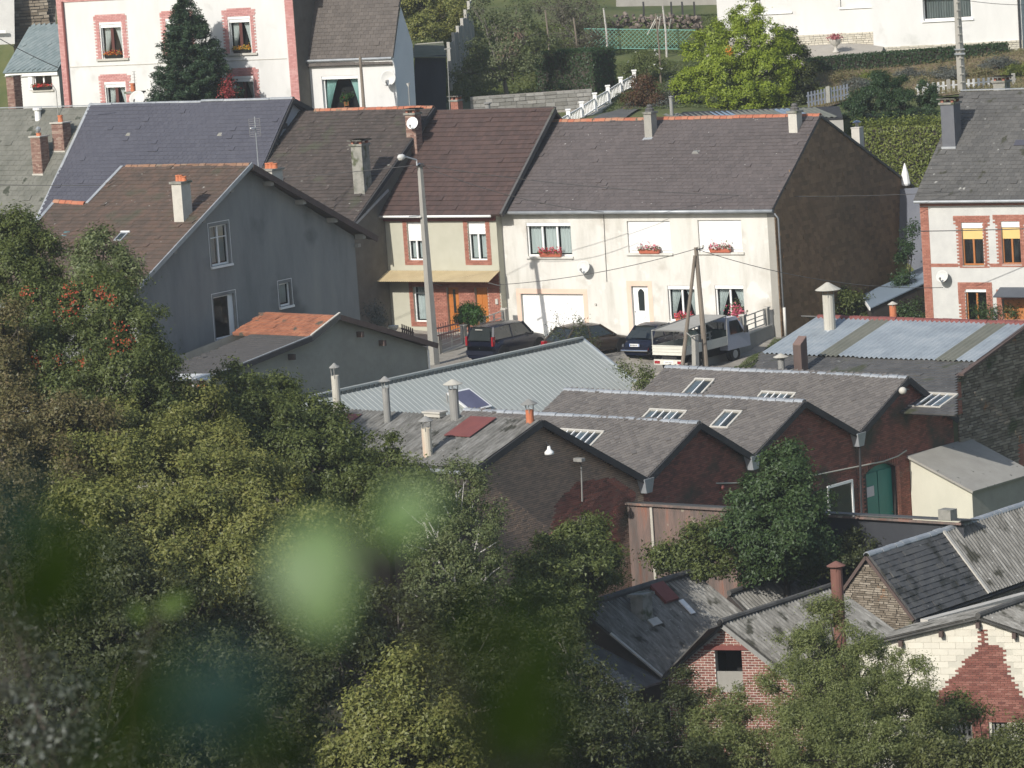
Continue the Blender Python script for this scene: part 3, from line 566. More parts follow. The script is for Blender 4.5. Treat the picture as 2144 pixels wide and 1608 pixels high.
def gsheet(name, P, mat, dz, n=14, m=14):              # quad patch draped on the ground
    P = [np.asarray(p, float) for p in P]; V = []; 
    for j in range(m + 1):
        for i in range(n + 1):
            u, v = i / n, j / m; q = (P[0] * (1 - u) + P[1] * u) * (1 - v) + (P[3] * (1 - u) + P[2] * u) * v; V.append(q)
    V = np.array(V)[:, :3]; V[:, 2] = gz(V[:, 0], V[:, 1]) + dz; i = np.arange((n + 1) * (m + 1)).reshape(m + 1, n + 1); f = np.stack([i[:-1, :-1], i[:-1, 1:], i[1:, 1:], i[1:, :-1]], -1).reshape(-1, 4)
    o = link(name, mesh_raw(name, V, np.full(len(f), 4), f, mat, True), None, (0, 0, 0)); o['kind'] = 'structure'; return o
m_setts = nmat('worn_paving', [(.19, .175, .145), (.29, .27, .235), (.35, .33, .29)], scale=2.2, bump=.6, bscale=14, det=12)
m_asph = nmat('grey_asphalt', [(.09, .09, .085), (.13, .13, .125)], scale=1.5, bump=.4, bscale=20)
m_terr = nmat('terrace_concrete', [(.36, .33, .28), (.44, .41, .36)], scale=.8, bump=.2)

# ================================================================== LONG CREAM HOUSE
LO = Fr(1620, 430, 170, -34); lf = LO.fac(0); Ls = -14.8
t = thing('terraced_house', 'long cream two-storey house with white garage door and brown slate roof above the parked cars', 'house', LO.L(-7, 0, -5.9))
rU1, rU2, rU3 = lf.rect(1101, 466, 1198.5, 537), lf.rect(1312, 463, 1406, 530), lf.rect(1460, 461, 1555, 528)
rG, rD, rL2, rL3 = lf.rect(1090, 615, 1227, 717), lf.rect(1321, 599, 1362, 699), lf.rect(1397, 598, 1458, 673), lf.rect(1496, 597, 1560, 668)
rG = (rG[0], rG[1], -6.5, rG[3])
wall(t, lf, [(Ls, -7), (0, -7), (0, 0), (Ls, 0)], m_cream, [rU1, rU2, rU3, rG, rD, rL2, rL3], depth=.2)
ls = LO.side(0); tr_, hr_ = 4.58, 3.51; gp = [(0, -7), (13, -7), (13, -.55), (tr_, hr_), (0, 0)]
g = wall(t, ls, gp, m_shingle, name='gable_wall')
tiles(g, ls, gp, .34, .2, m_shingle, th=.02, c=.002, kn='shingle_courses', jit=.01)
wall(t, LO.side(Ls), gp, m_brownwall, name='wall')
rf = slope(LO.L(Ls - .05, -.3, -.23), LO.L(.12, -.3, -.23), LO.L(.12, tr_, hr_)); RL = 14.97; RS = sqrt((tr_ + .3) ** 2 + (hr_ + .23) ** 2)
roof = slab(rf, R4(0, RL, 0, RS), .0, .10).build('roof', m_slatedk, t)
tiles(roof, rf, R4(0, RL, 0, RS), .27, .23, m_slate, c=.10, th=.014, kn='slate_courses', jit=.008)
rb = slope(LO.L(.12, 13.2, -.65), LO.L(Ls - .05, 13.2, -.65), LO.L(Ls, tr_, hr_)); slab(rb, R4(0, RL, 0, sqrt((13.2 - tr_) ** 2 + (hr_ + .65) ** 2)), .0, .10).build('roof', m_slatedk, t)
ridge_caps(roof, LO.L(Ls - .05, tr_, hr_ + .16), LO.L(.1, tr_, hr_ + .16), .17, .34, m_ridgeor)
MB().path([LO.L(Ls - .05, -.36, -.22), LO.L(.12, -.36, -.22)], .085, 10).build('gutter', m_zinc, t, smooth=True)
MB().box(lf, Ls, .0, -.19, -.03, 0.003, .12).build('cornice', m_cream, t)
MB().box(lf, -.36, .006, -7, -.22, 0.003, .03).build('corner_strip', m_conc, t)
MB().path([LO.L(.12, -.2, -.35), LO.L(.12, .12, -.6), LO.L(.12, .12, -4.6)], .04, 8).build('downpipe', m_zinc, t, smooth=True)
MB().path([LO.L(.14, .15, -4.6), LO.L(.14, .15, -5.9)], .065, 8).build('downpipe', m_cream, t, smooth=True)
window(t, lf, rU1, nm=2, cur='net', sill=.08, sillm=m_cream, boxm=m_wpaint); window(t, lf, rU2, nm=1, cur=None, sill=.1, shut=.93, sillm=m_cream); window(t, lf, rU3, nm=1, cur=None, sill=.1, shut=.93, sillm=m_cream)
window(t, lf, rL2, nm=1, cur='swag', cm=m_net, sill=.08, sillm=m_cream, boxm=m_wpaint); window(t, lf, rL3, nm=1, cur='swag', cm=m_net, sill=.08, sillm=m_cream, boxm=m_wpaint)
for r in (rG, rD): frame_band(t, lf, r, .24, m_peach, name='painted_surround', t=.008)
gd = MB()
k = 5; hh = (rG[3] - (-6.35)) / k
gd.box(lf, rG[0], rG[1], -6.5, rG[3], -.17, -.15)
gdo = gd.build('garage_door', m_wpaint, t)
for i in range(k): MB().box(lf, rG[0] + .02, rG[1] - .02, -6.35 + i * hh + .01, -6.35 + (i + 1) * hh - .01, -.15, -.13).build('door_panel', m_wpaint, gdo)
d = MB(); d.box(lf, rD[0] + .02, rD[1] - .02, rD[2], rD[3] - .02, -.18, -.13); dd = d.build('door', m_wpaint, t)
xm = (rD[0] + rD[1]) / 2; MB().poly([lf.p(xm + q[0], rD[2] + q[1], -.122) for q in ((-.15, 1.05), (.15, 1.05), (.17, 1.9), (.08, 2.02), (0, 2.06), (-.08, 2.02), (-.17, 1.9))]).build('door_glass', m_cglass, dd)
MB().lathe(lf.p(xm, rD[2] + .85, -.115), [(0, .01), (.19, .01), (.19, -.006)], 20, lf.N).build('round_plaque', m_wpaint, dd)
MB().ball(lf.p(rD[0] + .1, rD[2] + 1.0, -.1), .035, .035, .035).build('door_handle', m_chrome, dd)
MB().cyl(lf.p(*lf.px(1248, 637), 0), lf.p(*lf.px(1248, 637), .07), .05).build('wall_lamp', m_concl, t)
for (x, yb, yt, w) in ((1358, 290, 238, .40), (1661, 281, 236, .44)):
    q = rf.px(x, yb, .1); b = rf.p(q[0], q[1], .1) + LO.V * .25
    c = chimney(t, b, LO.U, LO.V, w, .5, hgt(b, yt), m_conc if x < 1500 else m_concl, cap=m_concmoss, capov=.06, bottom=-.8)
    tp = b + Z * (hgt(b, yt) + .09); MB().lathe(tp, [(.24, 0), (.20, .06), (.22, .12), (.12, .2), (.16, .24), (.1, .33), (0, .34)], 9).build('mossy_cowl', m_slatedk, c)
    MB().poly([rf.p(q[0] - .28, q[1] - .16, .135), rf.p(q[0] + .2, q[1] - .16, .135), rf.p(q[0] + .24, q[1] + .05, .145), rf.p(q[0] - .24, q[1] + .05, .145)]).build('lead_flashing', m_zinc, c)
q = rf.px(1457, 320, .12); MB().add([rf.p(q[0] - .2, q[1] - .1, .13), rf.p(q[0] + .2, q[1] - .1, .13), rf.p(q[0] + .18, q[1] + .16, .13), rf.p(q[0] - .18, q[1] + .16, .13), rf.p(q[0] - .1, q[1] - .03, .24), rf.p(q[0] + .12, q[1] - .03, .24), rf.p(q[0] + .1, q[1] + .12, .16), rf.p(q[0] - .1, q[1] + .12, .16)], [(0, 1, 5, 4), (1, 2, 6, 5), (3, 0, 4, 7), (4, 5, 6, 7), (2, 3, 7, 6)]).build('roof_vent', m_fluegr, roof)
sd = LO.side(-.6); q = sd.px(1797, 306); b = sd.p(*q); c = chimney(t, b, LO.U, LO.V, .42, .42, hgt(b, 268), m_concl, cap=m_concl, capov=.02, capth=.04)
tp = b + Z * (hgt(b, 268) + .04); MB().lathe(tp, [(.07, 0), (.07, .16), (.20, .2), (.21, .23), (.05, .32), (0, .32)], 12).build('steel_cowl', m_chrome, c)
MB().path([lf.p(*lf.px(1264, 445), .02), lf.p(*lf.px(1271, 590), .02)], .015, 5).build('cable', m_slatedk, t)
def fb(label, pm, r, mats, x0=.3, x1=.78, **k): w = r[1] - r[0]; return flowerbox(label, pm, r[0] + w * x0, r[0] + w * x1, r[2], mats, **k)
fb('terracotta box of red and pink geraniums under the net curtained window of the cream house', lf, rU1, [fl_pink, fl_red], group='geranium boxes on the cream house')
fb('terracotta box of pale pink geraniums on the middle shuttered window sill of the cream house', lf, rU2, [fl_pink, fl_white], .28, .75, group='geranium boxes on the cream house')
fb('terracotta box of pink geraniums on the right-hand shuttered window sill of the cream house', lf, rU3, [fl_pink, fl_white], .28, .75, group='geranium boxes on the cream house')
fb('terracotta box of geraniums on the ground floor sill behind the truck canopy', lf, rL2, [fl_red, fl_pink], .3, .9, group='geranium boxes on the cream house')
t2 = thing('hanging_flowers', 'bright pink potted geranium at the right ground floor window behind the truck cab', 'flower pot', lf.p(rL3[1] - .3, rL3[2] - .1, .15))
MB().lathe(lf.p(rL3[1] - .3, rL3[2] - .1, .18), [(0, 0), (.13, 0), (.18, .25), (.16, .25), (0, .2)], 12).build('pot', m_terra, t2)
rg = np.random.default_rng(5); c0 = lf.p(rL3[1] - .3, rL3[2] + .35, .2)
def blob(c, n, sp, size, mat, par, name, asp=.9):
    P = c + rg.normal(size=(n, 3)) * sp; N_ = rg.normal(size=(n, 3)) + np.array([-.3, -.8, .6]); N_ /= np.linalg.norm(N_, axis=1)[:, None]; quads_obj(name, leaf_quads(P, N_, size, rg, asp), mat, par)
blob(c0, 260, .17, .09, fl_pink, t2, 'flowers'); blob(c0 + Z * .1, 120, .22, .09, lm_mid, t2, 'leaves')
dish('grey satellite dish on the cream house front wall casting a crescent shadow', lf.p(*lf.px(1222, 560, .35), .35), nrm(V3(-.45, -1, .45)), .31, mount=lf.p(*lf.px(1228, 570), .0))

# ================================================================== HOUSE WITH DARK RED TILES
RE = Fr(1037, 438, 177.7, -34); rfp = RE.fac(0); Rl = -6.62
t = thing('terraced_house', 'beige house with brick window surrounds, dark red tiled roof and tan awning over the doors', 'house', RE.L(-3.3, 0, -5.7))
q1, q2 = rfp.rect(851, 463, 888, 546), rfp.rect(978, 463, 1021, 546); q3 = rfp.rect(864, 599, 896, 675); q4 = rfp.rect(934, 600, 966, 690); q5 = rfp.rect(993, 601, 1026, 690)
q4 = (q4[0], q4[1], -5.8, q4[3]); q5 = (q5[0], q5[1], -5.8, q5[3])
wall(t, rfp, [(Rl, -6.6), (0, -6.6), (0, 0), (Rl, 0)], m_olive, [q1, q2, q3, q4, q5], depth=.2)
wall(t, RE.side(-.02), [(0, -6.6), (9, -6.6), (9, .3), (4.8, 4.1), (0, 0)], m_olive)
for r in (q1, q2):
    o = [(r[0] - .24, r[2] - .2), (r[1] + .24, r[2] - .2), (r[1] + .24, r[3] + .24), (r[0] - .24, r[3] + .24)]
    w_ = window(t, rfp, r, nm=1, shut=.5 if r is q1 else .33, cur='net'); bricks(t, rfp, o, m_brickor, [r], w=.2, c=.02, kindname='brick_surround')
window(t, rfp, q3, nm=0, tr=.8, cur='net'); bricks(t, rfp, [(q3[0] - .22, q3[2] - .2), (q3[1] + .22, q3[2] - .2), (q3[1] + .22, -3), (q3[0] - .22, -3)], m_brickor, [q3], w=.2, c=.02, kindname='brick_surround')
bricks(t, rfp, [(q4[0] - .9, -5.8), (0 - .05, -5.8), (0 - .05, -3), (q4[0] - .9, -3)], m_brickor, [q4, q5, (q4[0] - 1.2, q3[1] + .25, -7, 0)], w=.2, c=.022, kindname='brick_surround')
for r in (q4, q5):
    dr = MB().box(rfp, r[0] + .02, r[1] - .02, r[2], r[3], -.18, -.14).build('door', m_door, t, label=None)
    for i in range(2):
        for j in range(2):
            x0 = r[0] + .08 + i * (r[1] - r[0] - .12) / 2; MB().box(rfp, x0, x0 + (r[1] - r[0]) / 2 - .13, r[2] + .2 + j * 1.0, r[2] + 1.05 + j * .95, -.14, -.125).build('door_panel', m_door, dr)
    if r is q4: MB().box(rfp, (r[0] + r[1]) / 2 - .07, (r[0] + r[1]) / 2 + .07, r[2] + .9, r[3] - .15, -.14, -.115).build('door_glass', m_cglass, dr)
MB().box(rfp, 0 - .3, 0 - .16, -4.45, -4.2, .025, .09).build('letter_box', m_concl, t)
rr = slope(RE.L(Rl - .1, -.35, -.3), RE.L(.5, -.35, -.3), RE.L(.5, 4.8, 4.15)); ln = 7.22; sl_ = sqrt(5.15 ** 2 + 4.45 ** 2)
roof = slab(rr, R4(0, ln, 0, sl_), 0, .1).build('roof', m_tilered, t); tiles(roof, rr, R4(0, ln, 0, sl_), .21, .30, m_tilered, c=.1, th=.035, stag=0, kn='tile_courses')
rk = slope(RE.L(.5, 9.5, 0), RE.L(Rl, 9.5, 0), RE.L(Rl, 4.8, 4.15)); slab(rk, R4(0, 7.1, 0, 6.3), 0, .1).build('roof', m_tilered, t)
MB().bar(RE.L(.56, -.35, -.24), RE.L(.56, 4.8, 4.2), .12, .22).build('verge_board', m_slatedk, t)
MB().bar(RE.L(Rl, 4.8, 4.27), RE.L(.55, 4.8, 4.27), .22, .08).build('ridge_cap', m_tilered, t)
MB().path([RE.L(Rl, -.42, -.28), RE.L(.0, -.42, -.28)], .06, 8).build('gutter', m_wpaint, t, smooth=True)
MB().box(rfp, Rl, .0, -.52, -.22, 0.003, .16).build('cornice', m_redsheet, t)
ap = slope(RE.L(Rl + .05, -1.0, -3.31), RE.L(.05, -1.0, -3.31), RE.L(.05, -.02, -2.9)); an = MB()
aw = MB().bar(RE.L(Rl + .05, -.02, -2.93), RE.L(.05, -.02, -2.93), .04, .06).build('awning', m_awn, t)
corr(aw, ap, 0, -Rl, 0, 1.06, m_awn, pitch=.12, amp=.03, sheet=.83, c=.02)
for s_ in (Rl + .1, -3.3, 0): MB().bar(RE.L(s_, 0, -3.6), RE.L(s_, -.95, -3.33), .04).build('bracket', m_fluegr, aw)
MB().path([RE.L(Rl + .12, -.06, -.3), RE.L(Rl + .12, -.06, -6)], .05, 6).build('downpipe', m_slatedk, t)

# ================================================================== MOSSY BROWN TILED HOUSE
BR = Fr(734, 474, 179, -34); sd = BR.side(0); tr2, hr2 = sd.px(905, 229); bw = -9.2
t = thing('terraced_house', 'dark render house with mossy brown tiled roof, orange ridge and two tall chimneys', 'house', BR.L(-4, 0, -6))
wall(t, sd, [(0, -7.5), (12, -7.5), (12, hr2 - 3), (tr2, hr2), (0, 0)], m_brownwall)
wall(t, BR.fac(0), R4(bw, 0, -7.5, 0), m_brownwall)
bp = slope(BR.L(bw, -.25, -.2), BR.L(0.1, -.25, -.2), BR.L(.1, tr2, hr2)); bl = sqrt((tr2 + .25) ** 2 + (hr2 + .2) ** 2)
P = R4(0, 9.3, 0, bl); roof = slab(bp, P, 0, .1).build('roof', m_tilebr, t); tiles(roof, bp, P, .2, .26, m_tilebr, c=.1, th=.025, kn='tile_courses', jit=.012)
bk = slope(BR.L(.1, 13, hr2 - 3.6), BR.L(bw, 13, hr2 - 3.6), BR.L(bw, tr2, hr2)); slab(bk, R4(0, 9.3, 0, sqrt((13 - tr2) ** 2 + 3.6 ** 2)), 0, .1).build('roof', m_tilebr, t)
ridge_caps(roof, BR.L(bw + 2.2, tr2, hr2 + .17), BR.L(.1, tr2, hr2 + .17), .15, .33, m_ridgeor)
MB().bar(BR.L(.17, -.3, -.12), BR.L(.17, 3.0, sd.px(779, 412)[1] + .2), .05, .12).build('verge_flashing', m_zinc, t)
MB().bar(BR.L(.15, -.3, -.2), BR.L(.15, tr2, hr2), .08, .2).build('verge_board', m_blackwood, t)
q = bp.px(753, 408, .1); b = bp.p(*q, .1) + BR.V * .3
chimney(t, b, BR.U, BR.V, .62, .62, hgt(b, 305), m_concmoss, cap=m_concmoss, slabcap=True, label='tall grey rendered chimney with a flat cover slab')
q = sd.px(868, 318); b = sd.p(q[0], q[1]) + BR.U * .05
cb = chimney(t, b, BR.U, BR.V, .55, .5, hgt(b, 240), m_brickold, cap=m_concmoss, brick=True, slabcap=True, mortar=m_mortar, label='red brick chimney')
dish('white satellite dish fixed to the red brick chimney of the brown roofed house', b + Z * hgt(b, 257) + V3(-.02, -.55, 0), nrm(V3(-.45, -1, .35)), .29, mat=m_wpaint, mount=b + Z * (hgt(b, 262)) + V3(0, -.28, 0))

# ================================================================== BLUE GREY SLATE HOUSE AND ITS LICHENED NEIGHBOUR
SL = Fr(540, 360, 186, -34); sd = SL.side(0); ts, hs = sd.px(605, 211); k = hs / ts; te = -4.2; sl0 = SL.fac(ts).px(190, 213)[0]
t = thing('terraced_house', 'house with a smooth blue grey slate roof behind the grey gabled house', 'house', SL.L(-6, 0, -6))
bxp = sd.px(645, 236)
wall(t, sd, [(te, -9), (8, -9), (8, hs - 2.6), bxp, (ts, hs), (te, te * k)], nmat('bluish_pale_render', [(.34, .36, .40), (.42, .44, .48)], scale=1))
wall(t, SL.fac(te), R4(sl0, 0, -9, te * k), m_brownwall)
sp = slope(SL.L(sl0, te - .3, (te - .3) * k), SL.L(.25, te - .3, (te - .3) * k), SL.L(.25, ts, hs)); spl = sqrt((ts - te + .3) ** 2 + (hs - (te - .3) * k) ** 2); P = R4(0, .25 - sl0, 0, spl)
roof = slab(sp, P, 0, .1).build('roof', m_slateblue, t); tiles(roof, sp, P, .3, .24, m_slateblue, c=.1, th=.01, kn='slate_courses', jit=.004)
sb = slope(SL.L(.25, 7, hs - 2.6), SL.L(sl0, 7, hs - 2.6), SL.L(sl0, ts, hs)); slab(sb, R4(0, .25 - sl0, 0, sqrt((7 - ts) ** 2 + 2.6 ** 2)), 0, .1).build('roof', m_slateblue, t)
x_ = SL.fac(ts).px(423, 212)[0]
ridge_caps(roof, SL.L(sl0, ts, hs + .13), SL.L(x_, ts, hs + .13), .12, 1.2, m_zinc, name='ridge_strip', drop=.08); ridge_caps(roof, SL.L(x_, ts, hs + .17), SL.L(.3, ts, hs + .17), .12, 1.2, m_zinc, name='ridge_strip', drop=.08)
MB().bar(SL.L(.30, te, te * k + .02), SL.L(.30, ts, hs + .02), .06, .16).build('verge_board', m_blackwood, t); MB().bar(SL.L(.30, ts, hs), SL.L(.30, bxp[0] + .2, bxp[1] + .0), .08, .24).build('verge_board', m_blackwood, t)
for f_ in (.25, .5, .75): MB().box(sd, ts * f_ - .1, ts * f_ + .1, hs * f_ - .5, hs * f_ - .25, 0, .28).build('purlin_end', m_blackwood, t)
MB().bar(SL.L(sl0, te - .3, (te - .3) * k + .16), SL.L(sl0, ts, hs + .16), .16, .05).build('verge_flashing', m_zinc, t)
for (x, y) in ((268, 282), (460, 282)):
    q = sp.px(x, y, .12); blob_o = MB().add([sp.p(q[0] - .15, q[1] - .08, .13), sp.p(q[0] + .15, q[1] - .08, .13), sp.p(q[0] + .1, q[1] + .12, .13), sp.p(q[0] - .1, q[1] + .12, .13), sp.p(q[0], q[1], .2)], [(0, 1, 4), (1, 2, 4), (2, 3, 4), (3, 0, 4)]).build('roof_hook', m_concmoss, roof)
pb = at(285, 222, 197); chimney(t, pb, SL.U, SL.V, .7, .6, hgt(pb, 195), m_brickpk, cap=m_concmoss, brick=True, pots=[(-.12, 0, .13, .42, m_terra)], mortar=m_mortar, label='brick chimney just behind the ridge')
dish('pale satellite dish peeping over the blue grey slate ridge', at(288, 207, 194.6), nrm(V3(-.3, -1, .5)), .42, mat=m_dish)
lk = .25; LI = thing('terraced_house', 'house with a lichen-covered grey roof and two brick chimneys at the left edge', 'house', SL.L(sl0 - 4, 0, -6))
sl1 = sl0 - 9.5; lp = slope(SL.L(sl1, te - .3, (te - .3) * k - .12), SL.L(sl0 - .03, te - .3, (te - .3) * k - .12), SL.L(sl0 - .03, ts, hs - .12)); P = R4(0, sl0 - .03 - sl1, 0, spl)
roof = slab(lp, P, 0, .1).build('roof', m_lichen, LI); tiles(roof, lp, P, .4, .32, m_lichen, c=.1, th=.014, kn='slate_courses')
lb = slope(SL.L(sl0 - .03, 7, hs - 2.7), SL.L(sl1, 7, hs - 2.7), SL.L(sl1, ts, hs - .12)); slab(lb, R4(0, sl0 - .03 - sl1, 0, sqrt((7 - ts) ** 2 + 2.6 ** 2)), 0, .1).build('roof', m_lichen, LI)
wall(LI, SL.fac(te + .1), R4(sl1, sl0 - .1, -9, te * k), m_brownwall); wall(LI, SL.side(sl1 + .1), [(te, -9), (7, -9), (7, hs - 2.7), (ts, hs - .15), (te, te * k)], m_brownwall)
MB().bar(SL.L(sl1, ts, hs + .04), SL.L(sl0, ts, hs + .04), .14, .05).build('ridge_flashing', m_zinc, LI)
for (x, yb, yt, w, pt) in ((80, 366, 287, .62, 1), (124, 318, 258, .72, 2)):
    q = lp.px(x, yb, .1); b = lp.p(*q, .1) + SL.V * .3; c = chimney(LI, b, SL.U, SL.V, w, .62, hgt(b, yt), m_brickold, cap=m_concl, brick=True, mortar=m_mortar, capth=.06, pots=[(0, 0, .14, .14 if pt == 1 else .34, m_terra)], label=('lower' if pt == 1 else 'upper') + ' brick chimney')
    if pt == 1: MB().lathe(b + Z * (hgt(b, yt) + .2), [(.03, 0), (.12, .12), (.14, .22), (.05, .32), (0, .33)], 8).build('wire_cowl', m_zinc, c)
    MB().wbox(b - SL.V * .3 - Z * .06, w * 1.15, .1, .12, SL.U, SL.V).build('lead_flashing', m_concl, c)
q = lp.px(80, 249, .1); b = lp.p(*q, .1); vt = MB().lathe(b, [(.16, -.1), (.16, .42), (.24, .46), (.24, .58), (0, .58)], 12).build('vent_pipe', m_wpaint, LI)
pb = at(33, 222, 202); chimney(LI, pb, SL.U, SL.V, .5, .6, hgt(pb, 160), m_brickold, cap=m_concmoss, brick=True, mortar=m_mortar, capth=.04, label='brick chimney seen behind the ridge')
pb = lp.p(*lp.px(122, 245, .1), .1); ta = thing('tv_aerial', 'thin bent aerial mast above the upper brick chimney at left', 'aerial', pb)
MB().path([pb, pb + Z * hgt(pb, 190), pb + Z * hgt(pb, 180) + V3(-.12, 0, 0), pb + Z * hgt(pb, 177) + V3(-.3, 0, .0)], .022, 5).build('mast', m_fluegr, ta)
pb = at(541, 350, 176); ta = thing('tv_aerial', 'grid panel television aerial on a tall thin mast beside the slate roof', 'aerial', pb); tp = hgt(pb, 245)
MB().path([pb - Z * .5, pb + Z * tp], .025, 5).build('mast', m_zinc, ta); m = MB()
for i in range(9): zz = tp - .1 - i * .1; m.bar(pb + V3(-.28, 0, zz), pb + V3(.22, 0, zz), .012)
m.bar(pb + V3(-.28, 0, tp - .1), pb + V3(-.28, 0, tp - .9), .012); m.bar(pb + V3(.22, 0, tp - .1), pb + V3(.22, 0, tp - .9), .012); m.build('grid_reflector', m_fluegr, ta)
MB().bar(pb + V3(0, 0, tp - .5), pb + V3(-.2, -.3, tp - .5), .05).build('dipole', m_wpaint, ta)
pb = at(284, 195, 197); ta = thing('tv_aerial', 'comb-like aerial on a short mast in front of the pink trimmed house', 'aerial', pb); MB().path([pb - Z * .4, pb + Z * hgt(pb, 150)], .02, 5).build('mast', m_fluegr, ta)
m = MB()
for i in range(5): zz = hgt(pb, 150) - i * .15; m.bar(pb + V3(-.1, 0, zz), pb + V3(.1, 0, zz), .015)
m.build('dipoles', m_fluegr, ta)

# ================================================================== GREY GABLED HOUSE
GR = Fr(510, 350, 163, -35); sd = GR.side(0); fl, fr_ = sd.px(280, 597), sd.px(765, 497)
t = thing('gabled_house', 'grey rendered house with its tall shaded gable and rusty brown tiled roof', 'house', GR.L(-4, 0, -8))
wa, wb, wc = sd.rect(438, 475, 483, 551), sd.rect(446, 623, 497, 703), sd.rect(584, 595, 611, 638)
rw = sd.px(742, 500)[0]
wall(t, sd, [(fl[0] + .2, -14), (rw, -14), (rw, fr_[1] + .15), (0, 0), (fl[0], fl[1])], m_greyr, [wa, wb, wc], depth=.22)
wall(t, GR.fac(fl[0] + .2), R4(-14, 0, -14, fl[1] + .1), m_greyr)
window(t, sd, wa, nm=1, tr=.7, cur='net', sill=.1, sillm=m_wpaint); window(t, sd, wc, nm=0, cur='net', sill=.1, sillm=m_wpaint)
w_ = window(t, sd, wb, nm=0, cur=None, sill=.1, sillm=m_wpaint); MB().box(sd, wb[1] - .34, wb[1] - .06, wb[2] + .06, wb[3] - .06, -.13, -.09).build('open_casement', m_wpaint, w_)
for r in (wa, wb, wc):
    m = MB(); g = .11; x0, x1, y0, y1 = r[0] - g, r[1] + g, r[2] - .02, r[3] + g + .05
    for (a, b, c_, e) in ((x0, x0 + .025, y0, y1), (x1 - .025, x1, y0, y1), (x0 + .025, x1 - .025, y1 - .025, y1)): m.box(sd, a, b, c_, e, .002, .007)
    m.build('painted_outline', m_wpaint, t)
kf = fl[1] / fl[0]; e0 = fl[0] - .2
gp_ = slope(GR.L(-14, e0, e0 * kf), GR.L(.45, e0, e0 * kf), GR.L(.45, 0, 0.)); S0 = sqrt(e0 ** 2 + (e0 * kf) ** 2)
pg = [(14.45, 0), (14.45, S0)] + [gp_.px(x, y) for x, y in ((265, 346), (184, 431), (115, 429), (45, 510))] + [(gp_.px(45, 510)[0] - 1.0, 0)]
pg[2] = (pg[2][0], S0)
roof = slab(gp_, pg, 0, .1).build('roof', m_tileold, t); tiles(roof, gp_, pg, .22, .28, m_tileold, c=.1, th=.025, kn='tile_courses', jit=.012)
br_ = slope(GR.L(.45, fr_[0] + .2, fr_[1] - .1), GR.L(-7, fr_[0] + .2, fr_[1] - .1), GR.L(-7, 0, 0)); slab(br_, R4(0, 7.45, 0, sqrt((fr_[0] + .2) ** 2 + (fr_[1] - .1) ** 2)), 0, .1).build('roof', m_tileold, t)
pr = GR.fac(0).px(265, 346)[0]; ridge_caps(roof, GR.L(pr, 0, .16), GR.L(.4, 0, .16), .13, .33, m_ridgebr)
a_, b_ = gp_.px(115, 429), gp_.px(182, 431); ridge_caps(roof, gp_.p(a_[0], a_[1] + .1, .2), gp_.p(b_[0], b_[1] + .02, .2), .13, .33, m_ridgeor)
MB().bar(GR.L(.5, e0, e0 * kf + .08), GR.L(.5, 0, .12), .06, .18).build('verge_board', m_zinc, t)
MB().bar(gp_.p(*pg[2], .14), gp_.p(*pg[3], .14), .16, .05).build('verge_flashing', m_zinc, t); MB().bar(gp_.p(*pg[4], .14), gp_.p(*pg[5], .14), .16, .05).build('verge_flashing', m_zinc, t)
MB().bar(GR.L(.52, 0, .0), GR.L(.52, fr_[0] + .2, fr_[1] - .1), .06, .26).build('verge_board', m_brwood, t)
MB().poly([GR.L(.5, 0, -.02), GR.L(.5, fr_[0] + .2, fr_[1] - .12), GR.L(0, fr_[0] + .2, fr_[1] - .12), GR.L(0, 0, -.02)]).build('soffit', m_brwood, t)
for f_ in (.16, .42, .68, .92):
    for kk, (tt, hh) in ((0, (fl[0] * f_, fl[1] * f_)), (1, (fr_[0] * f_, fr_[1] * f_))):
        MB().box(sd, tt - .1, tt + .1, hh - .3, hh - .1, 0, .46 if kk else .3).build('purlin_end', m_conc, t)
MB().box(sd, rw - .02, rw + .18, fr_[1] - .35, fr_[1] - .2, -.1, .2).build('eave_bracket', m_conc, t)
q = gp_.px(377, 466, .1); b = gp_.p(*q, .1) + GR.V * .25
chimney(t, b, GR.U, GR.V, .52, .62, hgt(b, 384), m_concl, cap=m_concmoss, pots=[(-.15, 0, .1, .26, m_terra), (.02, 0, .1, .26, m_terra), (.17, .03, .12, .2, m_terra)], label='cream chimney with three clay pots')
b = at(572, 402, 166.5); chimney(t, b, GR.U, GR.V, .62, .75, hgt(b, 357), m_concl, cap=m_concmoss, pots=[(-.2, 0, .13, .24, m_terra), (0, 0, .13, .26, m_terra), (.2, 0, .13, .22, m_terra)], label='grey chimney with orange pots by the right slope', bottom=-2)
q = gp_.px(252, 496, .1); rl = MB().box(gp_, q[0] - .12, q[0] + .3, q[1] - .35, q[1] + .25, .1, .17).build('rooflight', m_zinc, roof); MB().box(gp_, q[0] - .05, q[0] + .23, q[1] - .28, q[1] + .16, .171, .178).build('pane', m_cglass, rl); MB().box(gp_, q[0] - .16, q[0] + .34, q[1] + .27, q[1] + .33, .12, .19).build('top_flashing', m_wpaint, rl)
q = gp_.px(140, 490, .1); MB().box(gp_, q[0] - .2, q[0] + .12, q[1] - .2, q[1] + .2, .1, .15).build('blue_patch_sheet', nmat('teal_sheet', [(.06, .17, .20), (.09, .22, .25)], scale=3), roof)

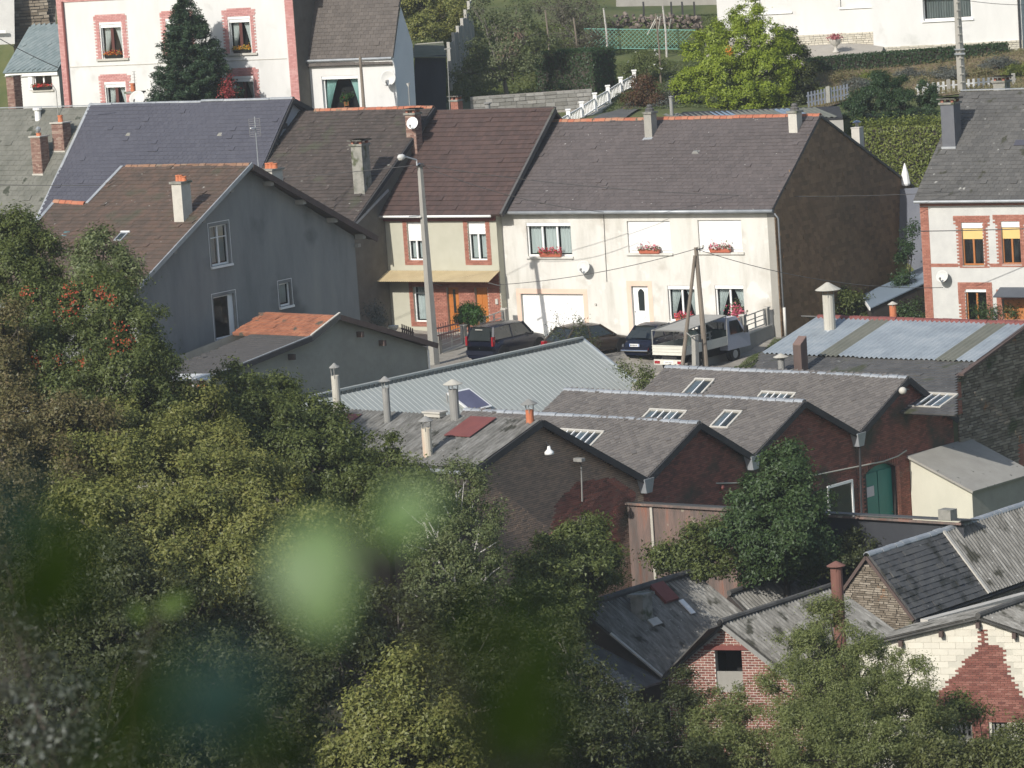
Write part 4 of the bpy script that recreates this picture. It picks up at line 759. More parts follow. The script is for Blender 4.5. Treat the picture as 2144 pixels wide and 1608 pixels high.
# ================================================================== SHED WITH ORANGE AND CHARCOAL ROOF
SH = Fr(700, 664, 158.5, -42); sd = SH.side(0); ka, kb, kc = sd.px(640, 709), sd.px(400, 806), sd.px(897, 722)
t = thing('garage_building', 'low grey block shed with half orange tiled, half charcoal roof below the grey gable', 'shed', SH.L(-3, 0, -3))
wall(t, sd, [(kb[0] + .1, -8), (kc[0] - .1, -8), (kc[0] - .1, kc[1] - .1), (0, -.02), (ka[0], ka[1]), (kb[0], kb[1])], m_grblock)
bricks(t, sd, [(-6, -4.2), (kc[0] - .12, -4.2), (kc[0] - .12, kc[1] - .3), (0, -.3), (ka[0], ka[1] - .25), (-6, -3)], m_grblock, w=.4, h=.19, j=.008, c=.004, kindname='block_courses', jit=.001)
k1 = ka[1] / ka[0]; p1 = slope(SH.L(-5, ka[0], ka[1]), SH.L(.3, ka[0], ka[1]), SH.L(.3, 0, 0)); S1_ = sqrt(ka[0] ** 2 + ka[1] ** 2)
a0_ = p1.px(560, 656)[0]; P = [(a0_ - .25, 0), (5.3, 0), (5.3, S1_), (a0_, S1_)]
roof = slab(p1, P, 0, .08).build('roof', m_tileor, t, label='orange clay tiled upper roof'); tiles(roof, p1, P, .2, .24, m_tileor, c=.08, th=.025, kn='tile_courses', jit=.012)
p2 = slope(SH.L(-6, kb[0], kb[1]), SH.L(.3, kb[0], kb[1]), SH.L(.3, ka[0], ka[1])); S2_ = sqrt((kb[0] - ka[0]) ** 2 + (kb[1] - ka[1]) ** 2); P = [(p2.px(358, 776)[0], 0), (6.3, 0), (6.3, S2_), (p2.px(528, 704)[0], S2_)]
roof2 = slab(p2, P, 0, .07).build('roof', m_slatedk, t, label='charcoal lower roof'); tiles(roof2, p2, P, .34, .26, nmat('charcoal_slate', [(.07, .068, .066), (.095, .09, .088)], scale=2, rnd=.4), c=.07, th=.01, kn='slate_courses')
pb_ = slope(SH.L(.3, kc[0] + .15, kc[1] - .08), SH.L(-4.5, kc[0] + .15, kc[1] - .08), SH.L(-4.5, 0, 0)); slab(pb_, R4(0, 4.8, 0, sqrt(kc[0] ** 2 + kc[1] ** 2) + .15), 0, .08).build('roof', m_tileold, t)
MB().bar(SH.L(.36, 0, 0), SH.L(.36, kc[0] + .2, kc[1] - .06), .06, .22).build('verge_board', m_brwood, t)
MB().bar(SH.L(.36, ka[0], ka[1]), SH.L(.36, 0, .05), .06, .2).build('verge_board', m_slatedk, t); MB().bar(SH.L(.36, kb[0], kb[1]), SH.L(.36, ka[0], ka[1]), .06, .2).build('verge_board', m_blackwood, t)
MB().bar(SH.L(.3, kb[0], kb[1] + .13), SH.L(.3, ka[0], ka[1] + .13), .08, .03).build('verge_flashing', m_zinc, t); MB().bar(SH.L(.33, ka[0], ka[1] + .16), SH.L(.33, 0, .2), .1, .04).build('verge_flashing', m_concl, t)
for tt, hh in ((-2.8, sd.px(590, 738)[1]), (1.3, kc[1] * .34), (2.6, kc[1] * .62)): MB().box(sd, tt - .07, tt + .07, hh - .35, hh - .12, 0, .32).build('purlin_end', m_brwood, t)
MB().path([SH.L(.05, kc[0] - .1, kc[1] - .2), SH.L(.05, kc[0] - .1, -4)], .05, 6).build('downpipe', m_wpaint, t)
wall(t, SH.side(-4.4), [(kb[0], -8), (kc[0], -8), (kc[0], kc[1]), (0, 0), (ka[0], ka[1]), (kb[0], kb[1])], m_grblock); wall(t, SH.fac(kb[0] + .15), R4(-6, 0, -8, kb[1]), m_grblock)

# ================================================================== SAGE METAL ROOF HALL
ME = Fr(1215, 708, 166, -41); sd0 = ME.side(0); nt_ = sd0.px(600, 836)[0] - .6; fe = ME.fac(0).px(1355, 822); ks = fe[1] / fe[0]; es = 3.42
t = thing('metal_roof_hall', 'long hall with a sage green ribbed steel roof in front of the parked cars', 'building', ME.L(1, nt_ / 2, -4))
mp_ = slope(ME.L(es, nt_, es * ks), ME.L(es, 0, es * ks), ME.L(0, 0, 0)); ml = -nt_; mh = sqrt(es ** 2 + (es * ks) ** 2)
roof = slab(mp_, R4(0, ml, 0, mh), -.06, .0).build('roof', m_metaledge, t); corr(roof, mp_, 0, ml, 0, mh, m_metalgr, pitch=.28, amp=.014, sheet=1.12, c=.004, box=True, name='steel_sheet')
MB().hexa([ME.L(-.25, nt_, -.10), ME.L(.22, nt_, .0), ME.L(.22, 0, .0), ME.L(-.25, 0, -.10)], [ME.L(-.25, nt_, .03), ME.L(.22, nt_, .08), ME.L(.22, 0, .08), ME.L(-.25, 0, .03)]).build('ridge_flashing', m_zincdull if False else m_metalgr, roof)
m = MB(); nn_ = int(ml / .28)
for i in range(nn_): m.wbox(ME.L(.235, nt_ + .06 + i * .28, -.13), .02, .2, .13, ME.U, ME.V)
m.build('foam_closure', m_metaledge, roof, kind='stuff')
MB().bar(mp_.p(ml + .03, 0, .05), mp_.p(ml + .03, mh, .05), .12, .07, up=mp_.N).build('verge_flashing', m_zincbl, roof)
wall(t, ME.side(-.02), R4(nt_, 0, -6, 0), m_conc); wall(t, ME.side(es - .15), R4(nt_, 0, -6, es * ks - .05), m_conc); wall(t, ME.fac(-.02), [(0, -6), (es, -6), (es, es * ks), (0, 0)], m_conc); wall(t, ME.fac(nt_ + .02), [(0, -6), (es, -6), (es, es * ks), (0, 0)], m_conc)
def onp(pm, x, y, c): return pm.p(*pm.px(x, y, c), c)
hx = [onp(mp_, 936, 822, .45), onp(mp_, 982, 812, .45), onp(mp_, 1031, 850, .14), onp(mp_, 986, 861, .14)]; nh = nrm(np.cross(hx[1] - hx[0], hx[2] - hx[1])); nh = nh if nh[2] > 0 else -nh
sk = thing('roof_window', 'tilted open rooflight with a white frame on the sage metal roof', 'rooflight', hx[3])
MB().hexa([q - nh * .07 for q in hx], hx).build('frame', m_wpaint, sk); cc_ = sum(hx) / 4; MB().hexa([cc_ + (q - cc_) * .86 + nh * .002 for q in hx], [cc_ + (q - cc_) * .86 + nh * .012 for q in hx]).build('glazing', nmat('violet_rooflight', [(.10, .10, .16), (.16, .16, .24)], scale=1.5, rough=.2, spec=.7), sk)
for q in (hx[0], hx[1]): MB().bar(q - nh * .05, q - Z * .42, .04).build('stay', m_fluegr, sk)
# ================================================================== SAWTOOTH WORKSHOPS
A = Fr(1892, 795, 150, -41); sg = A.side(0); k0 = 150 / 158
def skylight(roof, pm, tl, br, nb, label=None, c=.12, arch=False):
    a0, b1 = pm.px(*tl, c); a1, b0 = pm.px(*br, c); g = .09; m = MB(); m.box(pm, a0 - g, a1 + g, b1, b1 + g, c, c + .09); m.box(pm, a0 - g, a1 + g, b0 - g, b0, c, c + .05); m.box(pm, a0 - g, a0, b0, b1, c, c + .07); m.box(pm, a1, a1 + g, b0, b1, c, c + .07)
    f = m.build('skylight', m_concl, roof, label=label)
    for i in range(1, nb + 1): x = a0 + (a1 - a0) * i / (nb + 1); MB().box(pm, x - .022, x + .022, b0, b1, c, c + .065).build('glazing_bar', m_wpaint, f)
    for i in range(nb + 1): x0 = a0 + (a1 - a0) * i / (nb + 1) + .022; x1 = a0 + (a1 - a0) * (i + 1) / (nb + 1) - .022; MB().box(pm, x0, x1, b0, b1, c - .01, c + .02).build('pane', m_cglass if i % 3 else nmat('dusty_glass', [(.06, .08, .09), (.10, .13, .15)], scale=3, rough=.15, spec=.7), f)
    return (a0 - g, a1 + g, b0 - g, b1 + g)
def sawshop(label, tf, hf, tr, hr, tb, hb, sl, holes=(), mat=m_brickdk, roofm=m_sawtile, base=-7.2, indiv=300, sky=(), corrug=False):
    t = thing('workshop', label, 'workshop', A.L(sl / 2, tr, base + .8), 'row of sawtooth workshops')
    gpoly = [(tf, base), (tb, base), (tb, hb), (tr, hr), (tf, hf)]
    g = wall(t, sg, gpoly, m_dmortar, holes, depth=.3, name='gable_wall'); bricks(g, sg, [(tf + .01, base), (tb - .01, base), (tb - .01, hb - .02), (tr, hr - .03), (tf + .01, hf - .02)], mat, holes, w=.22, h=.062, j=.012, c=.012, seed=int(abs(tr) * 10))
    wall(t, A.side(sl), gpoly, m_dmortar); wall(t, A.fac(tf + .02), R4(sl, 0, base, hf), m_dmortar)
    k = (hr - hf) / (tr - tf); pf = slope(A.L(sl, tf, hf), A.L(.22, tf, hf), A.L(.22, tr, hr)); W_, S_ = .22 - sl, sqrt((tr - tf) ** 2 + (hr - hf) ** 2); P = R4(0, W_, 0, S_)
    roof = slab(pf, P, 0, .09).build('roof', m_slatedk if not corrug else m_corrdk, t)
    skp = [skylight(roof, pf, *q) for q in sky]
    if corrug: corr(roof, pf, 0, W_, 0, S_, roofm, pitch=.177, amp=.065, sheet=.93, c=.12, rows=2, jag=.03)
    else: tiles(roof, pf, P, .27, .27, roofm, c=.09, th=.035, indiv=indiv, skip=skp, jit=.012, lozenge=True)
    pb = slope(A.L(.22, tb, hb), A.L(sl, tb, hb), A.L(sl, tr, hr)); slab(pb, R4(0, W_, 0, sqrt((tb - tr) ** 2 + (hr - hb) ** 2)), 0, .09).build('roof', roofm, t)
    if not corrug: ridge_caps(roof, A.L(sl, tr, hr + .15), A.L(.22, tr, hr + .15), .15, .42, m_zinc, name='zinc_ridge_cap', drop=.10)
    for (q0, q1) in (((tf, hf), (tr, hr)), ((tr, hr), (tb, hb))): MB().bar(A.L(.26, *q0), A.L(.26, *q1), .06, .24).build('bargeboard', m_blackwood, t); MB().poly([A.L(.25, q0[0], q0[1]), A.L(.25, q1[0], q1[1]), A.L(0, q1[0], q1[1]), A.L(0, q0[0], q0[1])]).build('soffit', m_blackwood, t)
    return t, roof, pf
v12, v23, v34 = (-3.64 * k0, -1.76 * k0), (-10.79 * k0, -1.54 * k0), (-17.5 * k0, -1.32 * k0)
dR = sg.rect(1813, 993, 1880, 1090); dR = (dR[0], dR[1], -6.6, sg.px(1813, 993)[1]); xm = (dR[0] + dR[1]) / 2
dH = [(dR[0], dR[2]), (dR[1], dR[2]), (dR[1], dR[3]), (xm + .5, dR[3] + .2), (xm, dR[3] + .25), (xm - .5, dR[3] + .2), (dR[0], dR[3])]
wR = sg.rect(1716, 1012, 1779, 1090); wR = (wR[0], wR[1], -6.4, wR[3])
S1, r1, pf1 = sawshop('brick workshop with the green double door under the topmost zigzag roof gable', *v12, 0, 0, 3.42 * k0, -2.23 * k0, -12.5 * k0, [dH], sky=[((1458, 797), (1466, 827), 1), ((1597, 824), (1640, 852), 4)])
S2, r2, pf2 = sawshop('middle brick workshop with wide five-pane skylight and small arched rooflight', *v23, -7.24 * k0, .1 * k0, *v12, -12.2 * k0, [], sky=[((1363, 861), (1412, 888), 4), ((1519, 864), (1522, 895), 1)])
S3, r3, pf3 = sawshop('third brick workshop whose skylight is half hidden by the corrugated roof gable', *v34, -14.08 * k0, .31 * k0, *v23, -11.8 * k0, [], sky=[((1176, 903), (1234, 936), 5)])
a4, f4, b4 = (-23.38 * k0, 1.86 * k0), sg.px(985, 987), v34
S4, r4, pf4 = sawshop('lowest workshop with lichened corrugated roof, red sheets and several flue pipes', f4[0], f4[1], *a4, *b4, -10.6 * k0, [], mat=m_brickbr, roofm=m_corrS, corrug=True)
# green door and its sign, window
gd = MB().flat(sg, dH, c=-.22).build('double_door', m_green, S1)
for i in range(2): MB().box(sg, dR[0] + .03 + i * (xm - dR[0]), xm - .03 + i * (xm - dR[0]), dR[2], dR[3] - .05, -.21, -.17).build('door_leaf', m_green, gd)
b_ = sg.rect(1816, 1023, 1837, 1038); sb_ = thing('sign_board', 'blank faded white board on the left leaf of the green door', 'sign', sg.p((b_[0] + b_[1]) / 2, b_[2], -.15)); MB().box(sg, b_[0], b_[1], b_[2], b_[3], -.165, -.14).build('board', m_sign, sb_)
bricks(S1, sg, [(dR[1] + .02, -6.6), (dR[1] + .25, -6.6), (dR[1] + .25, dR[3]), (dR[1] + .02, dR[3])], m_brickor, w=.2, c=.04, kindname='brick_jamb'); bricks(S1, sg, [(v12[0] + .02, -6.6), (v12[0] + .24, -6.6), (v12[0] + .24, -3.9), (v12[0] + .02, -3.9)], m_brickor, w=.2, c=.04, kindname='brick_jamb')
m = MB()
for i in range(15):
    f_ = i / 14; a = dR[0] - .1 + (dR[1] - dR[0] + .2) * f_; hh = dR[3] + .06 + .24 * (1 - (2 * f_ - 1) ** 2); m.box(sg, a - .04, a + .04, hh, hh + .24, .012, .035)
m.build('brick_arch', m_brickdk, S1, kind='stuff')
w_ = S2; fr0 = MB(); xw = (wR[0] + wR[1]) / 2
wq = (sg.px(1730, 1020)[0], sg.px(1783, 1003)[0], -6.4, sg.px(1783, 1003)[1]); fm = MB(); fm.box(sg, wq[0], wq[0] + .09, wq[2], wq[3], .015, .07); fm.box(sg, wq[1] - .09, wq[1], wq[2], wq[3], .015, .07); fm.box(sg, wq[0] + .09, wq[1] - .09, wq[3] - .1, wq[3], .015, .07); fw2 = fm.build('window', m_wpaint, S2, label='white framed arched workshop window')
MB().box(sg, wq[0] + .09, wq[1] - .09, wq[2], wq[3] - .1, .015, .03).build('pane', m_cglass, fw2); MB().box(sg, wq[0] - .9, wq[0] - .02, wq[2], wq[3] - .05, .015, .03).build('pane', m_cglass, fw2)
# valley heads
for (tt, hh), nm_ in ((v12, 'S'), (v23, 'S'), (v34, 'S')):
    vh = MB().hexa([A.L(.05, tt - .2, hh - .4), A.L(.3, tt - .16, hh - .4), A.L(.3, tt + .16, hh - .4), A.L(.05, tt + .2, hh - .4)], [A.L(.0, tt - .32, hh + .14), A.L(.34, tt - .28, hh + .12), A.L(.34, tt + .28, hh + .12), A.L(.0, tt + .32, hh + .14)]).build('valley_hopper', m_zinc, {v12: S1, v23: S2, v34: S3}[(tt, hh)])
MB().path([A.L(.2, v12[0], v12[1] - .4), A.L(.1, v12[0], -5)], .05, 6).build('downpipe', m_blackwood, S1)
# cable on wall
m = MB(); P = [onp(sg, *q, .06) for q in ((1500, 1012), (1620, 1010), (1710, 994), (1790, 978), (1850, 966), (1880, 955), (1898, 943))]; m.path(P, .03, 6); m.build('cable', m_flue, S1)
lp_ = thing('wall_lamp', 'round white bulkhead lamp under the apex of the topmost workshop gable', 'lamp', onp(sg, 1890, 818, .3)); MB().ball(onp(sg, 1890, 818, .45), .16, .16, .15).build('globe', m_concl, lp_, smooth=True); MB().bar(onp(sg, 1903, 815, .02), onp(sg, 1890, 814, .42), .04).build('bracket', m_fluegr, lp_)
lp_ = thing('wall_lamp', 'white enamel shade lamp hanging on the brown brick gable', 'lamp', onp(sg, 1150, 960, .3)); c_ = onp(sg, 1150, 948, .5)
MB().lathe(c_, [(.05, .24), (.07, .12), (.16, .04), (.17, -.05), (.13, -.06), (.05, 0)], 14).build('shade', m_wpaint, lp_, smooth=True); MB().path([c_ + Z * .2, c_ + Z * .38 - sg.N * .1, onp(sg, 1147, 938, .0)], .02, 5).build('swan_neck', m_blackwood, lp_); MB().path([onp(sg, 1217, 975, .15), onp(sg, 1219, 1050, .1)], .03, 6).build('conduit', m_fluegr, S4)
lp_ = thing('wall_lamp', 'small grey floodlight at the corner between the brown and red brick gables', 'lamp', onp(sg, 1215, 965, .3)); MB().wbox(onp(sg, 1213, 966, .35), .38, .2, .12, A.U).build('housing', m_fluegr, lp_); MB().bar(onp(sg, 1216, 972, 0), onp(sg, 1214, 966, .35), .04).build('bracket', m_fluegr, lp_)
lp_ = thing('wall_lamp', 'round reddish lamp on the sooty brick wall left of the maple', 'lamp', onp(sg, 1512, 1021, .1)); MB().lathe(onp(sg, 1512, 1021, .06), [(0, .1), (.08, .08), (.1, 0), (0, 0)], 12, sg.N).build('lens', m_redsheet, lp_)
# dark brick patch on S4 gable
bricks(S4, sg, [sg.px(*q) for q in ((1150, 1130), (1165, 1050), (1210, 1008), (1285, 1000), (1330, 1035), (1300, 1150))], m_brickdk, w=.22, h=.062, c=.028, kindname='dark_brick_patch', seed=9)
MB().path([A.L(-10.6 * k0, f4[0] - .12, f4[1] - .05), A.L(.1, f4[0] - .12, f4[1] - .05)], .08, 8).build('gutter', m_zinc, S4)
for x, y in ((722, 878), (1003, 885)):
    q = pf4.px(x, y, .17); MB().box(pf4, q[0] - .75, q[0] + .45, q[1] - 1.1, q[1] + .45, .165, .185).build('red_sheet', m_redsheet, r4)
fdat = [((707, 862), 786, .15, m_flue, m_fluegr, .2, 'cement flue with a rusty rim and battered cowl, leftmost on the corrugated roof', .30), ((812, 882), 812, .13, m_fluegr, m_fluegr, .24, 'slim grey cement flue pipe second from the left on the corrugated roof', .26), ((953, 876), 815, .17, m_fluegr, m_flue, .36, 'grey flue pipe with a wide conical cap in front of the tilted rooflight', .2), ((896, 953), 896, .17, m_fluerust, m_fluegr, .27, 'short rust-streaked cream flue pipe low on the corrugated roof', .26), ((1110, 882), 858, .14, m_terra, m_fluegr, .3, 'short terracotta flue with a flat open cowl at the corrugated roof ridge', .22)]
for (x, yb), yt, r, mt, cm_, cr, lb, gp2 in fdat:
    pp = pf4.px(x, yb, .12) if y else 0; b = pf4.p(*pp, .12); flue('flue_pipe', lb, b, r, hgt(b, yt), mt, cm_, cr, .16, gp2, 'flue pipes on the corrugated workshop roof')
b = pf4.p(*pf4.px(911, 872, .12), .12); tb_ = thing('roof_vent_box', 'low white ventilation box on the corrugated roof ridge', 'roof vent', b); MB().wbox(b, .75, .35, .14, A.U).build('box', m_concl, tb_); MB().wbox(b + Z * .14, .85, .45, .06, A.U).build('lid', m_concl, tb_)

# long rusty yard wall / lean-to
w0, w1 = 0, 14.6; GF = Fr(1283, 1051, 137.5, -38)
t = thing('corrugated_iron_building', 'low building clad in rusty corrugated iron, wall coloured dark for shade at its right end', 'building', GF.L(5, w0, -5)); YW = GF.fac(w0); sxR = YW.px(1560, 1070)[0]
wl = wall(t, YW, R4(0, w1, -6, 0), nmat('shade_dark_wall', [(.03, .033, .04), (.05, .053, .06)], scale=.8, streak=3), c=-.02); corr(wl, PM(YW.O, YW.A, Z, YW.N), 0, sxR, -5.8, -.02, m_rust, pitch=.12, amp=.025, sheet=.8, c=.03, name='iron_sheet')  # bare wall colour holds the shade; iron sheets cover its left part
tpw = slope(GF.L(0, -.15, 0), GF.L(w1, -.15, .08), GF.L(w1, 1.2, -.12)); slab(tpw, R4(0, w1, 0, 1.2), 0, .04).build('roof', m_slatedk, t); MB().box(YW, 0, w1, -.05, .03, .1, .15).build('gutter', m_rust, t); MB().box(YW, 1.7, 1.8, -5.6, -.1, .06, .12).build('down_post', m_flue, t)
ph = GF.L(YW.px(1985, 1092)[0], w0, .1); MB().wbox(ph, .5, .4, .35, A.U).build('stone_cap', m_concmoss, t)

# ================================================================== CREAM MONOPITCH SHED
t0 = sg.px(1903, 960)[0]; fp = A.fac(t0); ha = sg.px(1903, 960)[1]; s1_, hb_ = fp.px(2035, 1030); yl = A.side(s1_).px(2160, 1012)[0]
t = thing('lean_to_shed', 'cream rendered shed with a sloping grey felt roof beside the green door', 'shed', A.L(1.5, t0 + 2, -6.3))
wall(t, fp, [(0.02, -7), (s1_, -7), (s1_, hb_), (0.02, ha)], m_shedcream); wall(t, A.side(s1_), R4(t0, yl, -7, hb_), m_grblock)  # front stays cream; side wall goes grey to hold its shade
rp = slope(A.L(s1_ + .15, t0 - .2, hb_ - .02), A.L(s1_ + .15, yl, hb_ - .02), A.L(0.02, yl, ha + .06)); slab(rp, R4(0, yl - t0 + .2, 0, sqrt((s1_ + .13) ** 2 + (ha + .08 - hb_) ** 2)), 0, .10).build('roof', m_bitum, t)

# ================================================================== CORRUGATED ROOF BUILDING, RIGHT
T = Fr(2000, 790, 152.5, -41); ts_ = T.side(0); ap_ = ts_.px(2160, 677); kt = ap_[1] / ap_[0]
t = thing('workshop', 'stone gabled workshop with pale blue corrugated sheets and a dark slate lower slope', 'workshop', T.L(-4, 3, -5))
wall(t, ts_, [(0, -7), (10, -7), (10, ap_[1] - .8), (ap_[0], ap_[1]), (0, 0)], m_dmortar, name='stone_gable'); sw_ = [o for o in bpy.data.objects if o.parent == t][-1]
bricks(sw_, ts_, [(0.02, -6), (9, -6), (9, ap_[1] - .6), (ap_[0], ap_[1] - .05), (0.02, -.05)], m_stone, w=.3, h=.10, j=.02, c=.04, indiv=300, name='stone', rag=1, kindname='rubble_courses', seed=4, jit=.02)
bricks(t, ts_, [(-.0, -1.5), (.28, -1.5), (.28, -.2), (0, -.2)], m_brickor, w=.2, c=.075, kindname='brick_quoin'); bricks(t, ts_, [ts_.px(*q) for q in ((2132, 990), (2170, 985), (2170, 925), (2132, 930))], m_brickor, w=.2, c=.075, kindname='brick_quoin')
tp_ = slope(T.L(-16, -5, -5 * kt), T.L(3, -5, -5 * kt), T.L(3, *ap_)); 
Ps = [tp_.px(x, y) for x, y in ((1600, 738), (2054, 752), (2000, 790), (2002, 872), (1540, 850))]
lo = slab(tp_, Ps, -.02, .05).build('roof', m_slatedk, t, label='dark slate lower slope'); tiles(lo, tp_, Ps, .33, .26, m_slatedk, c=.05, th=.012, kn='slate_courses')
skylight(lo, tp_, (1937, 826), (1967, 853), 3, c=.08)
qa, qb, qc, qd = (tp_.px(x, y, .1) for x, y in ((1712, 664), (2160, 679), (2050, 755), (1600, 741))); a_l, a_r = (qa[0] + qd[0]) / 2, min(qb[0], qc[0]) + .1
up_ = MB().box(tp_, a_l, qc[0], qd[1] + .1, qa[1], .03, .07).build('roof', m_corrdk, t, label='corrugated upper slope')
corr(up_, tp_, a_l, qc[0], qd[1], qa[1], [m_zincbl, m_zincbl, m_zincbl, m_zincdull, m_zincbl, m_zincbl, m_zincbl, m_zincbl, m_zincbl, m_zincdull, m_zincbl, m_zincbl], pitch=.23, amp=.075, sheet=.93, c=.14, jag=.04)
ridge_caps(up_, tp_.p(a_l, qa[1], .2), tp_.p(qb[0] + 2, qa[1], .2), .16, .45, m_redsheet)
MB().bar(tp_.p(qc[0] + .1, 5.2, .1), T.L(.1, *ap_) + Z * .1, .22, .1).build('verge_board', m_brwood, t); MB().bar(T.L(.08, -.1, 0), T.L(.08, ap_[0], ap_[1] + .05), .14, .12).build('verge_board', m_brwood, t)
rbk = slope(T.L(3, 11, ap_[1] - 1.2), T.L(-12, 11, ap_[1] - 1.2), T.L(-12, *ap_)); slab(rbk, R4(0, 15, 0, 5), 0, .06).build('roof', m_corrdk, t)
wall(t, T.fac(-5), R4(-15, -.5, -7, -5 * kt), m_dmortar)
b = tp_.p(*tp_.px(1738, 690, .12), .12); flue('flue_pipe', 'large cream cement flue with a broad conical cap on the pale blue corrugated roof', b, .25, hgt(b, 617), m_flue, m_flue, .55, .30, .22); MB().lathe(b, [(.26, .0), (.3, -.25), (.45, -.35)], 12).build('lead_collar', m_zinc, up_)
q = tp_.px(1678, 780, .05); b = tp_.p(*q, .05); t3 = thing('metal_chimney', 'square brown sheet metal chimney with slanted top on the dark slates', 'chimney', b); h_ = hgt(b, 722)
bb = [b + T.U * i * .2 + T.V * j * .22 - Z * .3 for i, j in ((-1, -1), (1, -1), (1, 1), (-1, 1))]; MB().hexa(bb, [q_ + Z * (h_ + .3 + dz) for q_, dz in zip(bb, (.0, .0, .28, .28))]).build('casing', m_brwood, t3); MB().hexa([q_ + Z * (h_ + .31 + dz) for q_, dz in zip(bb, (.0, .0, .28, .28))], [q_ + Z * (h_ + .36 + dz) for q_, dz in zip(bb, (.0, .0, .28, .28))]).build('lid', nmat('brown_lid', [(.15, .1, .09), (.2, .14, .12)]), t3)
b = tp_.p(*tp_.px(1637, 785, .05), .05); flue('flue_pipe', 'small grey flue with a white conical cap left of the brown metal chimney', b, .14, hgt(b, 750), m_fluegr, m_flue, .32, .14, .06)
b = at(1871, 676, 172.5); flue('flue_pipe', 'orange clay flue with a white cowl standing behind the corrugated roof ridge', b, .16, hgt(b, 638), m_terra, m_concl, .23, .12, .03)

# ================================================================== RIGHT BRICK-TRIMMED HOUSE
H = Fr(1925, 412, 173, -33); hp = H.fac(0); th_, hh_ = 5.1, 4.25
t = thing('terraced_house', 'light grey house with red brick quoins and yellow blinds at the right edge', 'house', H.L(3, 0, -5.5))
w1_, w2_ = hp.rect(2012, 465, 2061, 556), hp.rect(2095, 463, 2139, 554); w3_ = hp.rect(2021, 604, 2069, 690); dw = (w1_[0] * 0 + hp.px(2098, 625)[0], hp.px(2160, 625)[0], -5.6, hp.px(2100, 625)[1])
wall(t, hp, [(0, -7), (7.5, -7), (7.5, 0), (0, 0)], m_lgrey, [w1_, w2_, w3_, dw], depth=.18); wall(t, H.side(0), [(0, -7), (9, -7), (9, 1), (th_, hh_), (0, 0)], m_lgrey)
bricks(t, hp, R4(0, .40, -6, -.42), m_brickor, w=.2, c=.02, kindname='brick_quoin'); bricks(t, hp, R4(.4, 7.4, -3.2, -3.02), m_brickor, [(w1_[0] - .25, w1_[1] + .25, -4, 0)], w=.2, c=.02, kindname='brick_band'); bricks(t, hp, R4(0, 7.4, -.42, -.16), m_brickor, w=.2, c=.04, kindname='brick_cornice'); bricks(t, hp, R4(0, 7.4, -.16, -.03), m_brickor, w=.11, h=.11, j=.09, c=.09, kindname='dentil_course')
for i, r in enumerate((w1_, w2_)):
    window(t, hp, r, nm=1, fr=m_winwood, cur=None, boxm=None); g = .24; top = r[3] + .28
    bricks(t, hp, [(r[0] - g, r[2] - .1), (r[1] + g, r[2] - .1), (r[1] + g, r[3] - .3), (r[1] + g + .14, top), (r[0] - g - .14, top), (r[0] - g, r[3] - .3)], m_brickor, [r], w=.2, c=.022, kindname='brick_surround')
    bt = r[3] - (.78 if i == 0 else .8); MB().box(hp, r[0] + .03, r[1] - .03, bt, r[3] - .28, -.10, -.08).build('yellow_blind', m_yshade, t); MB().box(hp, r[0] + .02, r[1] - .02, r[3] - .28, r[3] - .02, -.10, -.03).build('shutter_box', m_wpaint, t); MB().box(hp, r[0] - .02, r[1] + .02, r[2] - .04, r[2], -.1, .03).build('sill', m_concl, t)
window(t, hp, w3_, nm=1, fr=m_winwood, cur=None, boxm=m_wpaint); bricks(t, hp, [(w3_[0] - .26, -5.8), (w3_[1] + .26, -5.8), (w3_[1] + .3, w3_[3] + .28), (w3_[0] - .36, w3_[3] + .28)], m_brickor, [w3_, (w3_[0], w3_[1], -9, w3_[2])], w=.2, c=.022, kindname='brick_surround')
MB().box(hp, dw[0] + .02, dw[1] - .02, dw[2], dw[3], -.16, -.12).build('door', m_winwood, t); bricks(t, hp, [(dw[0] - .26, -5.8), (7.4, -5.8), (7.4, dw[3] + .4), (dw[0] - .26, dw[3] + .4)], m_brickor, [dw], w=.2, c=.02, kindname='brick_surround')
aw0 = hp.px(2091, 603, 0); aw1 = hp.px(2079, 623, .8); awp = slope(hp.p(aw1[0] - .0, aw1[1], .8), hp.p(aw1[0] + 3.2, aw1[1], .8), hp.p(aw1[0] + 3, aw0[1], 0.01)); slab(awp, R4(0, 3.2, 0, sqrt(.8 ** 2 + (aw0[1] - aw1[1]) ** 2)), 0, .04).build('porch_roof', m_greymod, t)
rp = slope(H.L(-.12, -.3, -.2), H.L(7.6, -.3, -.2), H.L(7.6, th_, hh_)); rl_ = sqrt((th_ + .3) ** 2 + (hh_ + .2) ** 2); P = R4(0, 7.72, 0, rl_); roof = slab(rp, P, 0, .09).build('roof', m_slatedk, t); tiles(roof, rp, P, .3, .24, m_slategr, c=.09, th=.014, kn='slate_courses')
slab(slope(H.L(7.6, 10, .5), H.L(-.12, 10, .5), H.L(-.12, th_, hh_)), R4(0, 7.7, 0, 6), 0, .09).build('roof', m_slatedk, t); MB().bar(H.L(-.12, th_, hh_ + .14), H.L(7.6, th_, hh_ + .14), .2, .05).build('ridge_flashing', m_zinc, t); MB().path([H.L(-.1, -.36, -.2), H.L(7.6, -.36, -.2)], .07, 8).build('gutter', m_zinc, t)
q = rp.px(1988, 309, .09); b = rp.p(*q, .09) + H.V * .3; chimney(t, b, H.U, H.V, .66, .7, hgt(b, 218), nmat('slate_clad', [(.10, .105, .12), (.13, .135, .15)], scale=3, rough=.5), cap=m_concmoss, slabcap=True, label='tall slate-clad chimney', bottom=-1.6); MB().wbox(b - H.V * .36 - Z * .05, .72, .1, .1, H.U, H.V).build('lead_flashing', m_zinc, t)
b = at(2098, 190, 181.5); chimney(t, b, H.U, H.V, .6, .6, hgt(b, 172), m_concmoss, cap=m_concmoss, slabcap=True, label='low chimney with a broken slab on the ridge')
